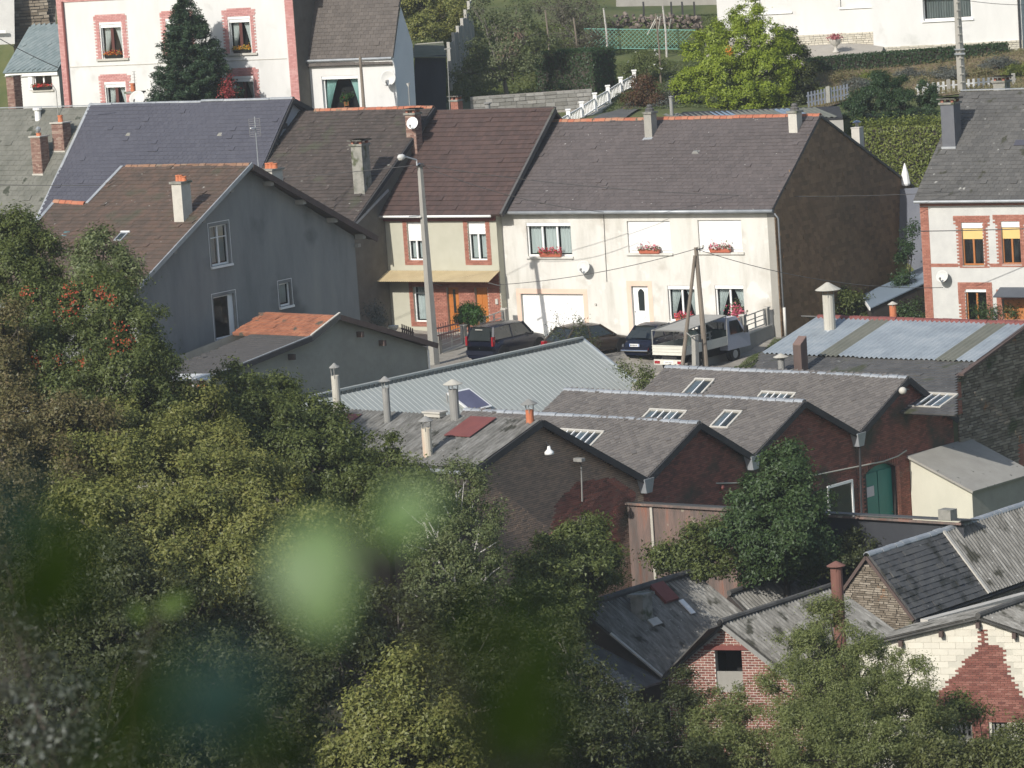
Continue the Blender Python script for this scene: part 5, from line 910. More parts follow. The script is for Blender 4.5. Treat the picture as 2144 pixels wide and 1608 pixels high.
q = rp.px(2135, 300, .12); MB().box(rp, q[0] - .25, q[0] + .3, q[1] - .15, q[1] + .2, .11, .15).build('roof_patch', m_slateblue, roof)
dish('grey satellite dish on the brick-trimmed house at the right, with its round shadow', hp.p(*hp.px(1973, 579, .35), .35), nrm(V3(-.5, -1, .45)), .28, mount=hp.p(*hp.px(1980, 590), 0))
q = [at(1934, 557, 178.5), at(1936, 592, 175.5), at(1821, 645, 173.5), at(1803, 618, 176.5)]
t = thing('lean_to_roof', 'blue grey sheet lean-to roof between the shingled gable and the brick-trimmed house', 'lean-to', q[3] - Z * 1.5)
MB().hexa([p_ - Z * .05 for p_ in q], q).build('roof_sheet', m_bluesheet, t); MB().bar(q[2] - Z * .05, q[3] - Z * .05, .06, .12).build('fascia', m_wpaint, t)
MB().hexa([p_ - Z * 3 for p_ in q], [p_ + (sum(q) / 4 - p_) * .06 - Z * .08 for p_ in q]).build('wall', m_dmortar, t)

# ================================================================== BRICK BARN, LOWER RIGHT
B = Fr(1519, 1306, 123, -20, 50); bf = B.fac(0); l_, r_ = bf.px(1392, 1419), (2.6, bf.px(1627, 1392)[1] * 2.6 / bf.px(1627, 1392)[0])
t = thing('brick_barn', 'old barn with a red brick gable, open loft door and lichened corrugated roof', 'barn', B.L(0, 2, -5))
ho = bf.rect(1496, 1361, 1555, 1407); hl = (ho[0], ho[1], -5, ho[2]); op = (ho[0], ho[1], bf.px(1497, 1450)[1], ho[3])
wall(t, bf, [(l_[0] + .1, -6), (r_[0] - .1, -6), (r_[0] - .1, r_[1]), (0, 0), (l_[0] + .1, l_[1])], m_mortarL, [op], depth=.3, name='gable_wall'); gw = [o for o in bpy.data.objects if o.parent == t][-1]
bricks(gw, bf, [(l_[0] + .12, -4.6), (r_[0] - .15, -4.6), (r_[0] - .15, r_[1]), (0, -.08), (l_[0] + .12, l_[1])], m_brick, [op, (op[0] - .35, op[1] + .35, ho[3], ho[3] + .16)], w=.205, h=.062, j=.022, c=.014, indiv=300, seed=2)
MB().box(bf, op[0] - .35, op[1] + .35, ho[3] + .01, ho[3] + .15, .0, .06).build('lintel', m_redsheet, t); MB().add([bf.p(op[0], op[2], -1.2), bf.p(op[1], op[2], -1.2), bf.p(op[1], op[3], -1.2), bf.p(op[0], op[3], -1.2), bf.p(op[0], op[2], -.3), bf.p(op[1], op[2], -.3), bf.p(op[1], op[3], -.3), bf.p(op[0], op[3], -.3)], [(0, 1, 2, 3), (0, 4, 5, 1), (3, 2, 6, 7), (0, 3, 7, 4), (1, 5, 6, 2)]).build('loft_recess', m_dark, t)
MB().box(bf, op[0], op[1], op[2], ho[2], -.12, -.06).build('loft_hatch', m_conc, t)
far2 = B.side(0).px(1744, 1232)[0]
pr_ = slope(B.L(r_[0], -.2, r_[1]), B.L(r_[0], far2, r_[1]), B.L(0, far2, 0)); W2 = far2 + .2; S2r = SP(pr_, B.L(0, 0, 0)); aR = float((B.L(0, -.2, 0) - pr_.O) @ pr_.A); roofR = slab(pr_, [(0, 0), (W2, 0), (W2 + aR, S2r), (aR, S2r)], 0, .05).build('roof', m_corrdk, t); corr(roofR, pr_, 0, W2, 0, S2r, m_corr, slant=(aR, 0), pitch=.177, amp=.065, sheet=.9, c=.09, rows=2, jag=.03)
plf = slope(B.L(l_[0], far2, l_[1]), B.L(l_[0], -.2, l_[1]), B.L(0, -.2, 0)); slab(plf, R4(0, W2, 0, SP(plf, B.L(0, 0, 0))), 0, .05).build('roof', m_corrdk, t)
MB().path([B.L(0, -.25, .12), B.L(0, far2, .12)], .10, 8).build('ridge_capping', m_corrdk, t); MB().bar(B.L(r_[0], -.22, r_[1] - .02), B.L(0, -.22, -.02), .05, .14).build('bargeboard', m_fluegr, t); MB().bar(B.L(l_[0], -.22, l_[1] - .02), B.L(0, -.22, -.02), .05, .14).build('bargeboard', m_corrdk, t)
MB().ball(B.L(0, -.3, .08), .09, .09, .12).build('finial', m_black, t)
wall(t, B.side(r_[0] - .15), R4(0, far2, -6, r_[1]), m_mortarL)
# left slope block
rn = bf.px(1209, 1276); m1 = slope(B.L(l_[0], -.2, l_[1]), B.L(l_[0], 9, l_[1]), B.L(rn[0], 9, rn[1])); far1 = m1.px(1443, 1196)[0]; S1b = SP(m1, B.L(rn[0], 0, rn[1]))
t = thing('barn_wing', 'long lichened corrugated roof wing left of the brick barn gable', 'barn', B.L(-3.5, 4, -5))
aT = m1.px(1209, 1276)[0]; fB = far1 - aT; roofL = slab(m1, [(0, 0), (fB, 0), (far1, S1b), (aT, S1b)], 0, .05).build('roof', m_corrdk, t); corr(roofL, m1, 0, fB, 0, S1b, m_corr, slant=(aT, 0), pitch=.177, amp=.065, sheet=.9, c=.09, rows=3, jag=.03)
MB().path([m1.p(aT, S1b, .16), m1.p(far1, S1b, .16)], .11, 8).build('ridge_capping', m_corrdk, t); MB().bar(m1.p(-.02, 0, .12), m1.p(aT * .62 - .02, S1b * .62, .12), .1, .06, up=m1.N).build('verge_flashing', m_concl, t)
ps = slope(B.L(rn[0] * 2 - l_[0], 9, l_[1]), B.L(rn[0] * 2 - l_[0], -.2, l_[1]), B.L(rn[0], -.2, rn[1])); slab(ps, R4(0, 9.2, 0, SP(ps, B.L(rn[0], 0, rn[1]))), 0, .05).build('roof', m_corrdk, t)
wall(t, B.fac(0.02), [(rn[0] * 2 - l_[0], -6), (l_[0], -6), l_, rn, (rn[0] * 2 - l_[0], l_[1])], m_dmortar)
q = m1.px(1388, 1240, .15); MB().box(m1, q[0] - .35, q[0] + .35, q[1] - .45, q[1] + .45, .13, .24).build('red_roof_hatch', m_redsheet, roofL)
q = m1.px(1437, 1270, .15); MB().box(m1, q[0] - .12, q[0] + .12, q[1] - .35, q[1] + .3, .15, .19).build('white_patch', m_wpaint, roofL)
q = m1.px(1345, 1285, .12); b = m1.p(*q, .1); chimney(t, b, B.U, B.V, .42, .5, .62, m_concmoss, cap=m_concmoss, label='squat mossy chimney'); MB().box(m1, q[0] - .1, q[0] + .4, q[1] - .62, q[1] - .32, .14, .19).build('flashing_patch', m_concl, roofL)
# B0 lean-to further left/down
lq = [onp(m1, 1230, 1340, -.25), onp(m1, 1392, 1424, -.1), at(1310, 1452, 119.5), at(1212, 1385, 120)]
lt = thing('lean_to_roof', 'shadowed corrugated lean-to roof at the lower left end of the barn wing', 'lean-to', lq[3] - Z * 2)
lpm = slope(lq[3], lq[2], lq[1]); MB().hexa([p_ - Z * .06 for p_ in lq], lq).build('roof', m_corrdk, lt); corr([o for o in bpy.data.objects if o.parent == lt][-1], lpm, -.1, np.linalg.norm(lq[2] - lq[3]) + .1, 0, 1.55, m_corr, pitch=.177, amp=.065, sheet=.9, c=.07)
for i in range(12):
    f_ = i / 11; p_ = lq[3] * (1 - f_) + lq[2] * f_; MB().bar(p_ - Z * .1, p_ - Z * 2.6, .14, .03).build('plank', nmat('bluish_dark_plank', [(.04, .05, .06), (.09, .11, .13)], scale=3, rnd=.8), lt)
# B3
b3a, b3b = m1.px(1514, 1247, .1), m1.px(1667, 1197, .1)
P0_ = onp(m1, 1514, 1248, .1); b3 = slope(onp(m1, 1570, 1291, .05), onp(m1, 1722, 1236, .05), onp(m1, 1667, 1197, .05)); g0, g1, g2, g3 = b3.px(1568, 1290), b3.px(1720, 1235), b3.px(1667, 1197), b3.px(1514, 1247)
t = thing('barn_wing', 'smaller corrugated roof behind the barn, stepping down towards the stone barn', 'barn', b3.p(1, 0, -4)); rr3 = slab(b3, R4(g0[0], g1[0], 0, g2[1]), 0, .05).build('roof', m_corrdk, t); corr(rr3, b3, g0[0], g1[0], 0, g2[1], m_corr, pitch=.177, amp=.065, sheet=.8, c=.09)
MB().path([b3.p(g0[0] - .1, g2[1], .14), b3.p(g1[0], g2[1], .14)], .1, 8).build('ridge_capping', m_corrdk, t); slab(b3, R4(g0[0], g1[0], 0, g2[1]), -3.5, -.02).build('wall', m_dmortar, t)
# ================================================================== STONE BARN
C = Fr(1818, 1166, 125, -38, 50); cf = C.fac(0); cl, cr = cf.px(1770, 1236), cf.px(1912, 1292); cb = cf.px(1869, 1322)
t = thing('stone_barn', 'rubble stone barn with a patched slate roof beside the rusty flue', 'barn', C.L(0, 3, -5))
wall(t, cf, [(cl[0], -5.5), (cr[0], -5.5), cr, (0, 0), cl], m_dmortar, name='gable_wall'); gw = [o for o in bpy.data.objects if o.parent == t][-1]
bricks(gw, cf, [(cl[0] + .02, -4), (cr[0] - .02, -4), (cr[0] - .02, cr[1]), (0, -.05), (cl[0] + .02, cl[1])], m_stone, w=.22, h=.06, j=.015, c=.035, indiv=250, name='stone', rag=1, kindname='rubble_courses', seed=6, jit=.015)
wall(t, C.side(cl[0]), R4(0, 12, -5.5, cl[1]), m_stone)
cp = slope(C.L(cr[0] + .1, -.1, cr[1] - .1), C.L(cr[0] + .1, 12, cr[1] - .1), C.L(0, 12, 0)); CS = SP(cp, C.L(0, 0, 0)); xd = cp.px(1970, 1116)[0]
roof = slab(cp, R4(0, 12.1, 0, CS), 0, .07).build('roof', m_slatedk, t); tiles(roof, cp, R4(0, xd, 0, CS), .3, .2, nmat('tarnished_slate', [(.055, .055, .055), (.08, .08, .08), (.11, .108, .10)], scale=.8, rnd=.5, rough=.6, spots=[((.25, .25, .23), 5, .70, .03), ((.035, .035, .03), 1.5, .55, .1)]), c=.07, th=.02, indiv=300, name='slate', kn='slate_courses', jit=.02)
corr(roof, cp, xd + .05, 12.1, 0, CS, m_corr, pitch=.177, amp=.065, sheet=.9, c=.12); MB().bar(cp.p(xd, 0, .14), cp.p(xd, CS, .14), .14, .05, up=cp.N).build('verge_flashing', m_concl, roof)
ridge_caps(roof, C.L(0, -.1, .16), C.L(0, 12, .16), .13, .4, m_zinc, name='zinc_ridge_cap'); pl_ = slope(C.L(cl[0] - .1, 12, cl[1] - .1), C.L(cl[0] - .1, -.1, cl[1] - .1), C.L(0, -.1, 0)); slab(pl_, R4(0, 12.1, 0, sqrt(cl[0] ** 2 + cl[1] ** 2)), 0, .07).build('roof', m_slatedk, t)
MB().bar(C.L(0, -.14, .02), C.L(cr[0] + .1, -.14, cr[1] - .08), .05, .1).build('verge_board', m_brwood, t); MB().bar(C.L(0, -.14, .02), C.L(cl[0] - .1, -.14, cl[1] - .08), .05, .1).build('verge_board', m_brwood, t)
MB().path([cp.p(0, -.05, 0), cp.p(12, -.05, 0)], .06, 6).build('gutter', m_blackwood, t)
wall(t, C.side(cr[0]), R4(0, 12, -5.5, cr[1]), m_dmortar); sw_ = [o for o in bpy.data.objects if o.parent == t][-1]; bricks(sw_, C.side(cr[0]), R4(0, 10, cr[1] - 1.6, cr[1] - .1), m_stone, w=.26, h=.07, j=.015, c=.03, rag=1, kindname='rubble_courses', seed=8)
# low roof between brick barn and stone barn
q = [at(1700, 1284, 122.6), at(1772, 1252, 124.6), at(1872, 1324, 123.3), at(1765, 1385, 119)]
t = thing('lean_to_roof', 'low lichened lean-to roof in front of the stone gable with a white flashing', 'lean-to', q[3] - Z * 2); lpm = slope(q[3], q[2], q[1]); MB().hexa([p_ - Z * .06 for p_ in q], q).build('roof', m_corrdk, t)
r_o = [o for o in bpy.data.objects if o.parent == t][-1]; gg = [lpm.px(*v) for v in ((1765, 1385), (1872, 1324), (1772, 1252), (1700, 1284))]; corr(r_o, lpm, max(0, gg[0][0]), gg[1][0], 0, gg[2][1], m_corr, pitch=.177, amp=.065, sheet=.9, c=.05, slant=(gg[2][0] - gg[1][0], 0))
MB().bar(at(1770, 1252, 124.6), at(1868, 1322, 123.3), .14, .05).build('flashing', m_concl, t); MB().hexa([p_ - Z * 3 for p_ in q], [p_ - Z * .07 for p_ in q]).build('wall', m_dmortar, t)
b = at(1757, 1300, 119); fl_ = flue('flue_pipe', 'tall rust brown flue pipe with a flat conical cap by the stone barn', b, .19, hgt(b, 1187), m_rustflue, m_rustflue, .30, .14, .06); MB().cyl(b - Z * .5, b - Z * 2.5, .19).build('pipe_base', m_rustflue, fl_)
# ================================================================== CREAM BLOCK BUILDING
D = Fr(2057, 1294, 118, -20, 50); df = D.fac(0); dl, dr = df.px(1792, 1357), (3.2, df.px(2144, 1324)[1] / df.px(2144, 1324)[0] * 3.2)
t = thing('block_workshop', 'cream block gable with a triangular red brick infill at the bottom right', 'workshop', D.L(0, 2, -4))
wn1, wn2 = df.rect(1998, 1512, 2035, 1548), df.rect(2076, 1512, 2112, 1570)
wall(t, df, [(dl[0] + .1, -6), (dr[0] - .1, -6), (dr[0] - .1, dr[1]), (0, 0), (dl[0] + .1, dl[1])], nmat('block_joint', [(.50, .48, .41), (.58, .56, .48)]), [wn1, wn2], name='gable_wall'); gw = [o for o in bpy.data.objects if o.parent == t][-1]
tri = [df.px(*q_) for q_ in ((2052, 1318), (2068, 1318), (2066, 1352), (2098, 1352), (2110, 1400), (2130, 1440), (2152, 1470), (2160, 1512), (1940, 1515), (1965, 1450), (2000, 1410), (2030, 1372), (2052, 1352))]
bricks(gw, df, [(dl[0] + .12, -3.4), (dr[0] - .12, -3.4), (dr[0] - .12, dr[1] - .05), (0, -.05), (dl[0] + .12, dl[1] - .05)], m_block, [tri, wn1, wn2], w=.5, h=.19, j=.012, c=.012, indiv=300, name='block', jit=.003)
bricks(gw, df, tri, m_brick, [wn1, wn2], w=.21, h=.062, j=.010, c=.022, indiv=290, name='brick', seed=12); bricks(t, df, [df.px(*q_) for q_ in ((2040, 1600), (2072, 1600), (2070, 1512), (2038, 1512))], m_brick, w=.21, c=.06, kindname='brick_pier')
for r in (wn1, wn2): window(t, df, r, nm=2, tr=.5, cur=None, fr=m_fluegr)
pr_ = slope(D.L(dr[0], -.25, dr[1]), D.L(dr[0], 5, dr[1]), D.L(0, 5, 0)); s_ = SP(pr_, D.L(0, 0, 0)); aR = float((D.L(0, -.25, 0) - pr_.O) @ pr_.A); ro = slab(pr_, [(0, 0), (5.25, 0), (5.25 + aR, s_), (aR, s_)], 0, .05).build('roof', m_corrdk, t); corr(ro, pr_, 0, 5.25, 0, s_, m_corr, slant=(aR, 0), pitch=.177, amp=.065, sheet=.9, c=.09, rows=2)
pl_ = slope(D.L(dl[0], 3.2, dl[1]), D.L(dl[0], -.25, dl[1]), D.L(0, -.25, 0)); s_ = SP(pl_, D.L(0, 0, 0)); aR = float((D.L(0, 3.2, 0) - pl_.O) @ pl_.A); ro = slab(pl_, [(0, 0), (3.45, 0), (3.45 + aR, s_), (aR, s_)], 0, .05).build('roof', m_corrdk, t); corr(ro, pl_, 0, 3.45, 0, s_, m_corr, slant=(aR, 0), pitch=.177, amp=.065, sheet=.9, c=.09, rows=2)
MB().path([D.L(0, -.25, .13), D.L(0, 5, .13)], .1, 8).build('ridge_capping', m_corrdk, t)
for tt in (-2.6, -1.3, -.12, 1.0): hh = dl[1] * tt / dl[0] if tt < 0 else dr[1] * tt / dr[0]; MB().box(df, tt - .06, tt + .06, hh - .26, hh - .08, 0, .22).build('purlin_end', m_brwood, t)
fq = [at(1935, 1300, 121.5), at(2150, 1243, 125.5)]; MB().bar(fq[0], fq[1], .3, .1).build('lead_flashing', m_concl, t)
# ================================================================== PINK-TRIMMED HOUSE AND NEIGHBOURS (upper left)
PK = Fr(628, 205, 195, -30); pf = PK.fac(0); pl0 = pf.px(135, 212)[0]
t = thing('detached_house', 'tall white house with pink brick window surrounds and quoins', 'house', PK.L(-7, 0, -2))
ws = [pf.rect(210, 52, 258, 121), pf.rect(349, 44, 397, 114), pf.rect(479, 41, 527, 110), pf.rect(221, 177, 267, 246), pf.rect(359, 170, 405, 240), pf.rect(489, 165, 534, 235)]
arch = [[(r[0], r[2]), (r[1], r[2]), (r[1], r[3]), (r[0], r[3])] for r in ws]
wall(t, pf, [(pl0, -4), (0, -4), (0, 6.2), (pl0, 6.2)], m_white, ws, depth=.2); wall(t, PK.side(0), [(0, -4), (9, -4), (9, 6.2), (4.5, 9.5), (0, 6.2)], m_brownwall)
for i, r in enumerate(ws):
    w_ = window(t, pf, r, nm=0, fr=m_wpaint, cur='swag', boxm=m_wpaint if i < 9 else None, fw_=.02); MB().box(pf, (r[0] + r[1]) / 2 - .09, (r[0] + r[1]) / 2 + .09, r[2] + .02, r[3] - .16, -.14, -.10).build('mullion', m_dkwood, w_)
    MB().box(pf, r[0] - .06, r[1] + .06, r[3] + .005, r[3] + .12, .0, .02).build('lintel_panel', m_wpaint, w_)
    g = .33; o = [(r[0] - g, r[2]), (r[1] + g, r[2]), (r[1] + g, r[3] + .12), (r[1] + g + .08, r[3] + .45)] + [(r[0] - g - .08 + (r[1] - r[0] + 2 * g + .16) * k_ / 8, r[3] + .45 + .12 * (1 - (2 * k_ / 8 - 1) ** 2)) for k_ in range(7, 0, -1)] + [(r[0] - g - .08, r[3] + .45), (r[0] - g, r[3] + .12)]
    bricks(t, pf, o, m_brickpk, [(r[0] - .07, r[1] + .07, r[2] - 1, r[3] + .13)], w=.2, h=.07, j=.012, c=.03, kindname='brick_surround')
    MB().box(pf, r[0] - g - .05, r[1] + g + .05, r[2] - .12, r[2] - .01, -.15, .1).build('sill', m_concl, w_)
bricks(t, pf, R4(pl0, pl0 + .36, -4, 6.1), m_brickpk, w=.2, c=.03, kindname='brick_quoin'); bricks(t, pf, R4(-.5, 0, -4, 6.1), m_brickpk, w=.2, c=.03, kindname='brick_quoin'); bricks(t, pf, R4(pl0 + .36, -.5, 5.45, 5.75), m_brickpk, w=.2, c=.05, kindname='brick_cornice')
MB().path([pf.p(pl0 + .45, 5.5, .1), pf.p(pl0 + .45, -1.2, .1)], .06, 8).build('downpipe', m_redsheet, t); MB().box(pf, pl0 + .55, -.6, 2.02, 2.05, .002, .03).build('string_course', m_concl, t)
slab(slope(PK.L(pl0 - .2, -.35, 5.95), PK.L(.25, -.35, 5.95), PK.L(.25, 4.5, 9.6)), R4(0, -pl0 + .45, 0, 6.2), 0, .1).build('roof', m_slatedk, t); slab(slope(PK.L(.25, 9.4, 5.95), PK.L(pl0 - .2, 9.4, 5.95), PK.L(pl0 - .2, 4.5, 9.6)), R4(0, -pl0 + .45, 0, 6.1), 0, .1).build('roof', m_slatedk, t)
fb('dark box of red and orange flowers in the upper left window of the pink-trimmed house', pf, ws[0], [fl_red, fl_orange], .12, .95, boxm=m_black, n=120, spill=.09, c=-.08)
fb('dark box of yellow and orange flowers in the upper right window of the pink-trimmed house', pf, ws[2], [fl_yel, fl_orange], .12, .95, boxm=m_black, n=120, spill=.09, c=-.08)
AN = Fr(122, 146, 206, -30); af = AN.fac(0)
t = thing('annex', 'small white annex with a lozenge slate roof and red flowers in its window', 'annex', AN.L(-1, 0, -2)); wv = af.rect(69, 156, 110, 187)
wall(t, af, R4(-3.4, 0, -3.5, 0), m_white, [wv]); window(t, af, wv, nm=1, fr=m_wpaint, cur=None, sill=.12); MB().box(af, wv[0] - .32, wv[0] - .06, wv[2], wv[3], .01, .05).build('shutter', m_wpaint, t); MB().box(af, -3.5, 0, -.28, -.04, .01, .12).build('fascia', m_wpaint, t)
wall(t, AN.side(0), [(0, -3.5), (3, -3.5), (3, 2), (2.8, 2), (0, 0)], m_white)
ut = 2.6; h_ = (AN.fac(ut).px(112, 56)[1]); ap2 = slope(AN.L(-3.6, -.15, -.1), AN.L(0.05, -.15, -.1), AN.L(.05, ut, h_)); sl2 = sqrt((ut + .15) ** 2 + (h_ + .1) ** 2); roof = slab(ap2, R4(0, 3.65, 0, sl2), 0, .08).build('roof', m_bluslate, t); tiles(roof, ap2, R4(.1, 3.55, 0.05, sl2), .34, .34, m_bluslate, indiv=300, c=.08, th=.02, name='slate', lozenge=True)
fb('bright red geranium box in the small annex window', af, wv, [fl_red, fl_red], .0, .98, boxm=m_black, n=150, c=.0, spill=.07)
w2 = at(75, 60, 201); t = thing('stone_outbuilding', 'weathered grey stone wall behind the lozenge slate roof', 'building', gpt(75, 70, 201)); m = MB(); m.hexa([at(30, 120, 211), at(118, 116, 211), at(118, 116, 214), at(30, 120, 214)], [at(30, -40, 211), at(118, -40, 211), at(118, -40, 214), at(30, -40, 214)]); m.build('wall', nmat('old_grey_stone', [(.10, .095, .085), (.20, .19, .17)], scale=2, bump=.4), t)
bricks(t, PM(at(30, 120, 210.9), V3(1, 0, 0) * cos(.0), Z, V3(0, -1, 0)), R4(0, 2.1, 0, 3.8), m_stone, w=.4, h=.14, j=.03, rag=1, kindname='rubble_courses')
t = thing('outbuilding', 'pale rendered building at the top left corner', 'building', at(10, 90, 198)); MB().hexa([at(-60, 96, 209.5), at(31, 92, 209.5), at(31, 92, 214), at(-60, 96, 214)], [at(-60, -40, 209.5), at(29, -40, 209.5), at(29, -40, 214), at(-60, -40, 214)]).build('wall', m_lgrey, t); MB().bar(at(-60, 68, 209.2), at(12, 66, 209.2), .1, .16).build('ledge', m_wpaint, t)
# small white house
Q = Fr(822, 121, 193, -32); qf = Q.fac(0); qs = Q.side(0)
t = thing('detached_house', 'small white house with a steep dark brown roof and a large curtained window', 'house', Q.L(-3, 0, -3))
wq_ = qf.rect(673, 160, 754, 232); wall(t, qf, R4(-5.75, 0, -4, 0), m_white, [wq_], depth=.25)
sp_ = [qs.px(*q_) for q_ in ((833, 240), (872, 238), (864, 93), (839, 14), (822, 121))]; sp_ = [(0, -4), (sp_[1][0], -4), sp_[1], sp_[2], sp_[3], (0, 0)]; wall(t, qs, sp_, nmat('white_render_shade_tint', [(.60, .62, .66), (.68, .70, .74)], scale=1))  # bluish copy of the white render, shade tint put into the side wall
w_ = window(t, qf, wq_, nm=0, cur=None, boxm=m_wpaint, depth=.2); 
pleats(qf, wq_[0] + .05, wq_[0] + .85, wq_[2] + .1, wq_[3] - .1, -.35, foot=wq_[0] + .02, amp=.05).build('curtain', m_teal, w_); pleats(qf, wq_[1] - .8, wq_[1] - .05, wq_[2] + .1, wq_[3] - .1, -.35, foot=wq_[1] - .02, amp=.05).build('curtain', m_teal, w_)
c_ = qf.p((wq_[0] + wq_[1]) / 2, wq_[3] - 1.15, -.45); pt_ = thing('potted_plant', 'potted plant with a red flower on a stool in the large window', 'plant', c_ - Z * .6); blob(c_, 160, .14, .12, lm_bush, pt_, 'leaves'); blob(c_ + Z * .05, 20, .06, .1, fl_red, pt_, 'flower')
m = MB(); m.wbox(c_ - Z * .42, .25, .25, .22)
for i in (-1, 1): m.bar(c_ + V3(i * .1, 0, -.42), c_ + V3(i * .17, 0, -.95), .04)
m.build('stool', m_winwood, pt_)
up = qs.px(838, -2); slp = up[1] / up[0]; tq = 1.9
rpq = slope(Q.L(-5.8, -.12, -.12 * slp), Q.L(.06, -.12, -.12 * slp), Q.L(.06, *up)); P = R4(0, 5.86, 0, 5.2); roof = slab(rpq, P, 0, .08).build('roof', m_slatedk, t); tiles(roof, rpq, P, .3, .2, nmat('brown_plain_tile', [(.075, .066, .06), (.10, .088, .08), (.125, .11, .10)], scale=1, rnd=.5), c=.08, th=.015)
MB().box(qf, -5.8, .08, -.22, .0, .0, .16).build('white_fascia', m_wpaint, t); MB().path([Q.L(-5.8, -.24, .0), Q.L(.1, -.24, .0)], .07, 8).build('gutter', m_zinc, t); MB().path([Q.L(.06, -.1, -.2), Q.L(.06, .0, -.5), Q.L(.06, .0, -3)], .045, 6).build('downpipe', m_wpaint, t)
dish('large pale satellite dish on the corner of the small white house', qf.p(*qf.px(813, 164, .4), .4), nrm(V3(-.25, -1, .25)), .40, mount=qf.p(*qf.px(818, 172), 0))
b = at(763, 238, 190.5); pt_ = thing('utility_pole', 'short dark pole in front of the large curtained window', 'pole', b - Z); MB().path([b - Z * 1.5, at(754, 119, 191)], [.10, .07], 8).build('pole', m_wood, pt_)
# dark shed and wall steps
t = thing('garden_shed', 'dark boarded garden shed with a mossy roof behind the small white house', 'shed', at(900, 225, 199)); m = MB()
m.hexa([at(868, 240, 199), at(934, 236, 199), at(934, 236, 202), at(868, 240, 202)], [at(868, 119, 199), at(934, 115, 199), at(934, 110, 202), at(868, 112, 202)]); m.build('wall', nmat('dark_blue_boards', [(.02, .024, .032), (.035, .04, .05)], scale=2, streak=4), t)
rq = [at(862, 119, 198.8), at(936, 119, 198.8), at(928, 88, 202.5), at(868, 93, 202.5)]; MB().hexa([q_ - Z * .06 for q_ in rq], rq).build('roof', nmat('mossy_roof', [(.09, .10, .06), (.17, .17, .12)], scale=2, bump=.4), t); MB().bar(rq[2], rq[3], .12, .05).build('top_flashing', m_concl, t)
t = thing('stepped_fence', 'grey concrete panel fence stepping up the garden behind the shed', 'fence', at(945, 130, 203)); ch = [(938, 88, 204), (948, 68, 207), (957, 54, 210), (966, 38, 213), (973, 20, 216), (980, 2, 219), (985, -14, 222)]
for i, (x, y, d_) in enumerate(ch):
    p_ = at(x, y, d_); MB().bar(p_ - Z * 2.6, p_, .16, .16).build('post', m_concl, t)
    if i < len(ch) - 1:
        n_ = at(*ch[i + 1]); q_ = n_.copy(); q_[2] = p_[2] - .1; MB().bar(p_ - Z * 1.2 + V3(.5, 0, 0) * 0, q_ - Z * 1.1, .05, 2.2).build('panel', m_conc, t)
# ================================================================== TOP RIGHT WHITE HOUSE
TW = Fr(1830, 108, 212, -18); tf_ = TW.fac(0); tb_f = TW.fac(1.6)
t = thing('detached_house', 'large white house with a pale stone plinth at the top right', 'house', TW.L(0, 2, 0))
x0_ = tb_f.px(1500, 0)[0]; x1_ = tf_.px(2140, 60)[0]; wA, wB, wC = tf_.rect(1931, -8, 2035, 38), tb_f.rect(1757, -30, 1827, 12), tb_f.rect(1588, -30, 1655, 24)
wall(t, tf_, R4(0, x1_, -2, 5), m_white, [wA], depth=.2); wall(t, tb_f, R4(x0_, 0, -2, 5), m_white, [wB, wC], depth=.2); wall(t, TW.side(0), R4(0, 1.6, -2, 5), m_white); wall(t, TW.side(x1_), R4(0, 8, -2, 5), m_white)
MB().hexa([TW.L(x0_, 1.7, -2), TW.L(x1_ - .05, 1.7, -2), TW.L(x1_ - .05, 9, -2), TW.L(x0_, 9, -2)], [TW.L(x0_, 1.7, 5), TW.L(x1_ - .05, 1.7, 5), TW.L(x1_ - .05, 9, 5), TW.L(x0_, 9, 5)]).build('wall', m_white, t)
slab(slope(TW.L(x0_ - .3, -.5, 4.9), TW.L(x1_ + .3, -.5, 4.9), TW.L(x1_ + .3, 4.5, 7.5)), R4(0, x1_ - x0_ + .6, 0, 5.7), 0, .1).build('roof', m_slatedk, t)
window(t, tf_, wA, nm=0, cur=None, sill=.1, sillm=m_wpaint, boxm=m_wpaint, depth=.18); pleats(tf_, wA[0] + .15, wA[1] - .05, wA[2] + .1, wA[3] - .1, -.3, amp=.05).build('curtain', nmat('grey_curtain', [(.20, .23, .23), (.36, .38, .38)], scale=4, streak=9), t)
window(t, tb_f, wB, nm=2, cur='swag', sill=.1, sillm=m_wpaint, depth=.18); window(t, tb_f, wC, nm=1, cur='net', sill=.1, sillm=m_wpaint, depth=.18)
y0 = tf_.px(1830, 98)[1]; bricks(t, tf_, R4(0, x1_, -.6, y0), nmat('pale_plinth_stone', [(.42, .39, .32), (.55, .52, .45)], scale=2, rnd=.7), w=.3, h=.1, j=.02, c=.05, rag=1, kindname='stone_plinth'); y1 = tb_f.px(1830, 65)[1]; bricks(t, tb_f, R4(x0_, 0, -1.6, y1), MATS['pale_plinth_stone'], w=.3, h=.1, j=.02, c=.05, rag=1, kindname='stone_plinth')
MB().path([tf_.p(x1_ - .12, 5, .1), tf_.p(x1_ - .12, -.6, .1)], .06, 6).build('downpipe', m_blackwood, t)
gsheet('terrace', [at(1480, 130, 206.5), at(1840, 120, 206.5), TW.L(.2, 2.2, 0), TW.L(x0_ - 1, 2.2, 0)], m_terr, .28)
b = gpt(1750, 104, 209, .28); t = thing('urn_planter', 'white stone urn with dark pink flowers on the terrace', 'planter', b)
MB().lathe(b, [(0, 0), (.19, 0), (.19, .08), (.09, .14), (.07, .3), (.12, .38), (.28, .5), (.32, .68), (.35, .72), (.28, .72), (0, .66)], 16).build('urn', m_concl, t, smooth=True); blob(b + Z * .85, 260, np.array([.17, .17, .08]), .1, leafmat('dusky_pink_petals', [(.30, .08, .09), (.40, .13, .14)]), t, 'flowers')

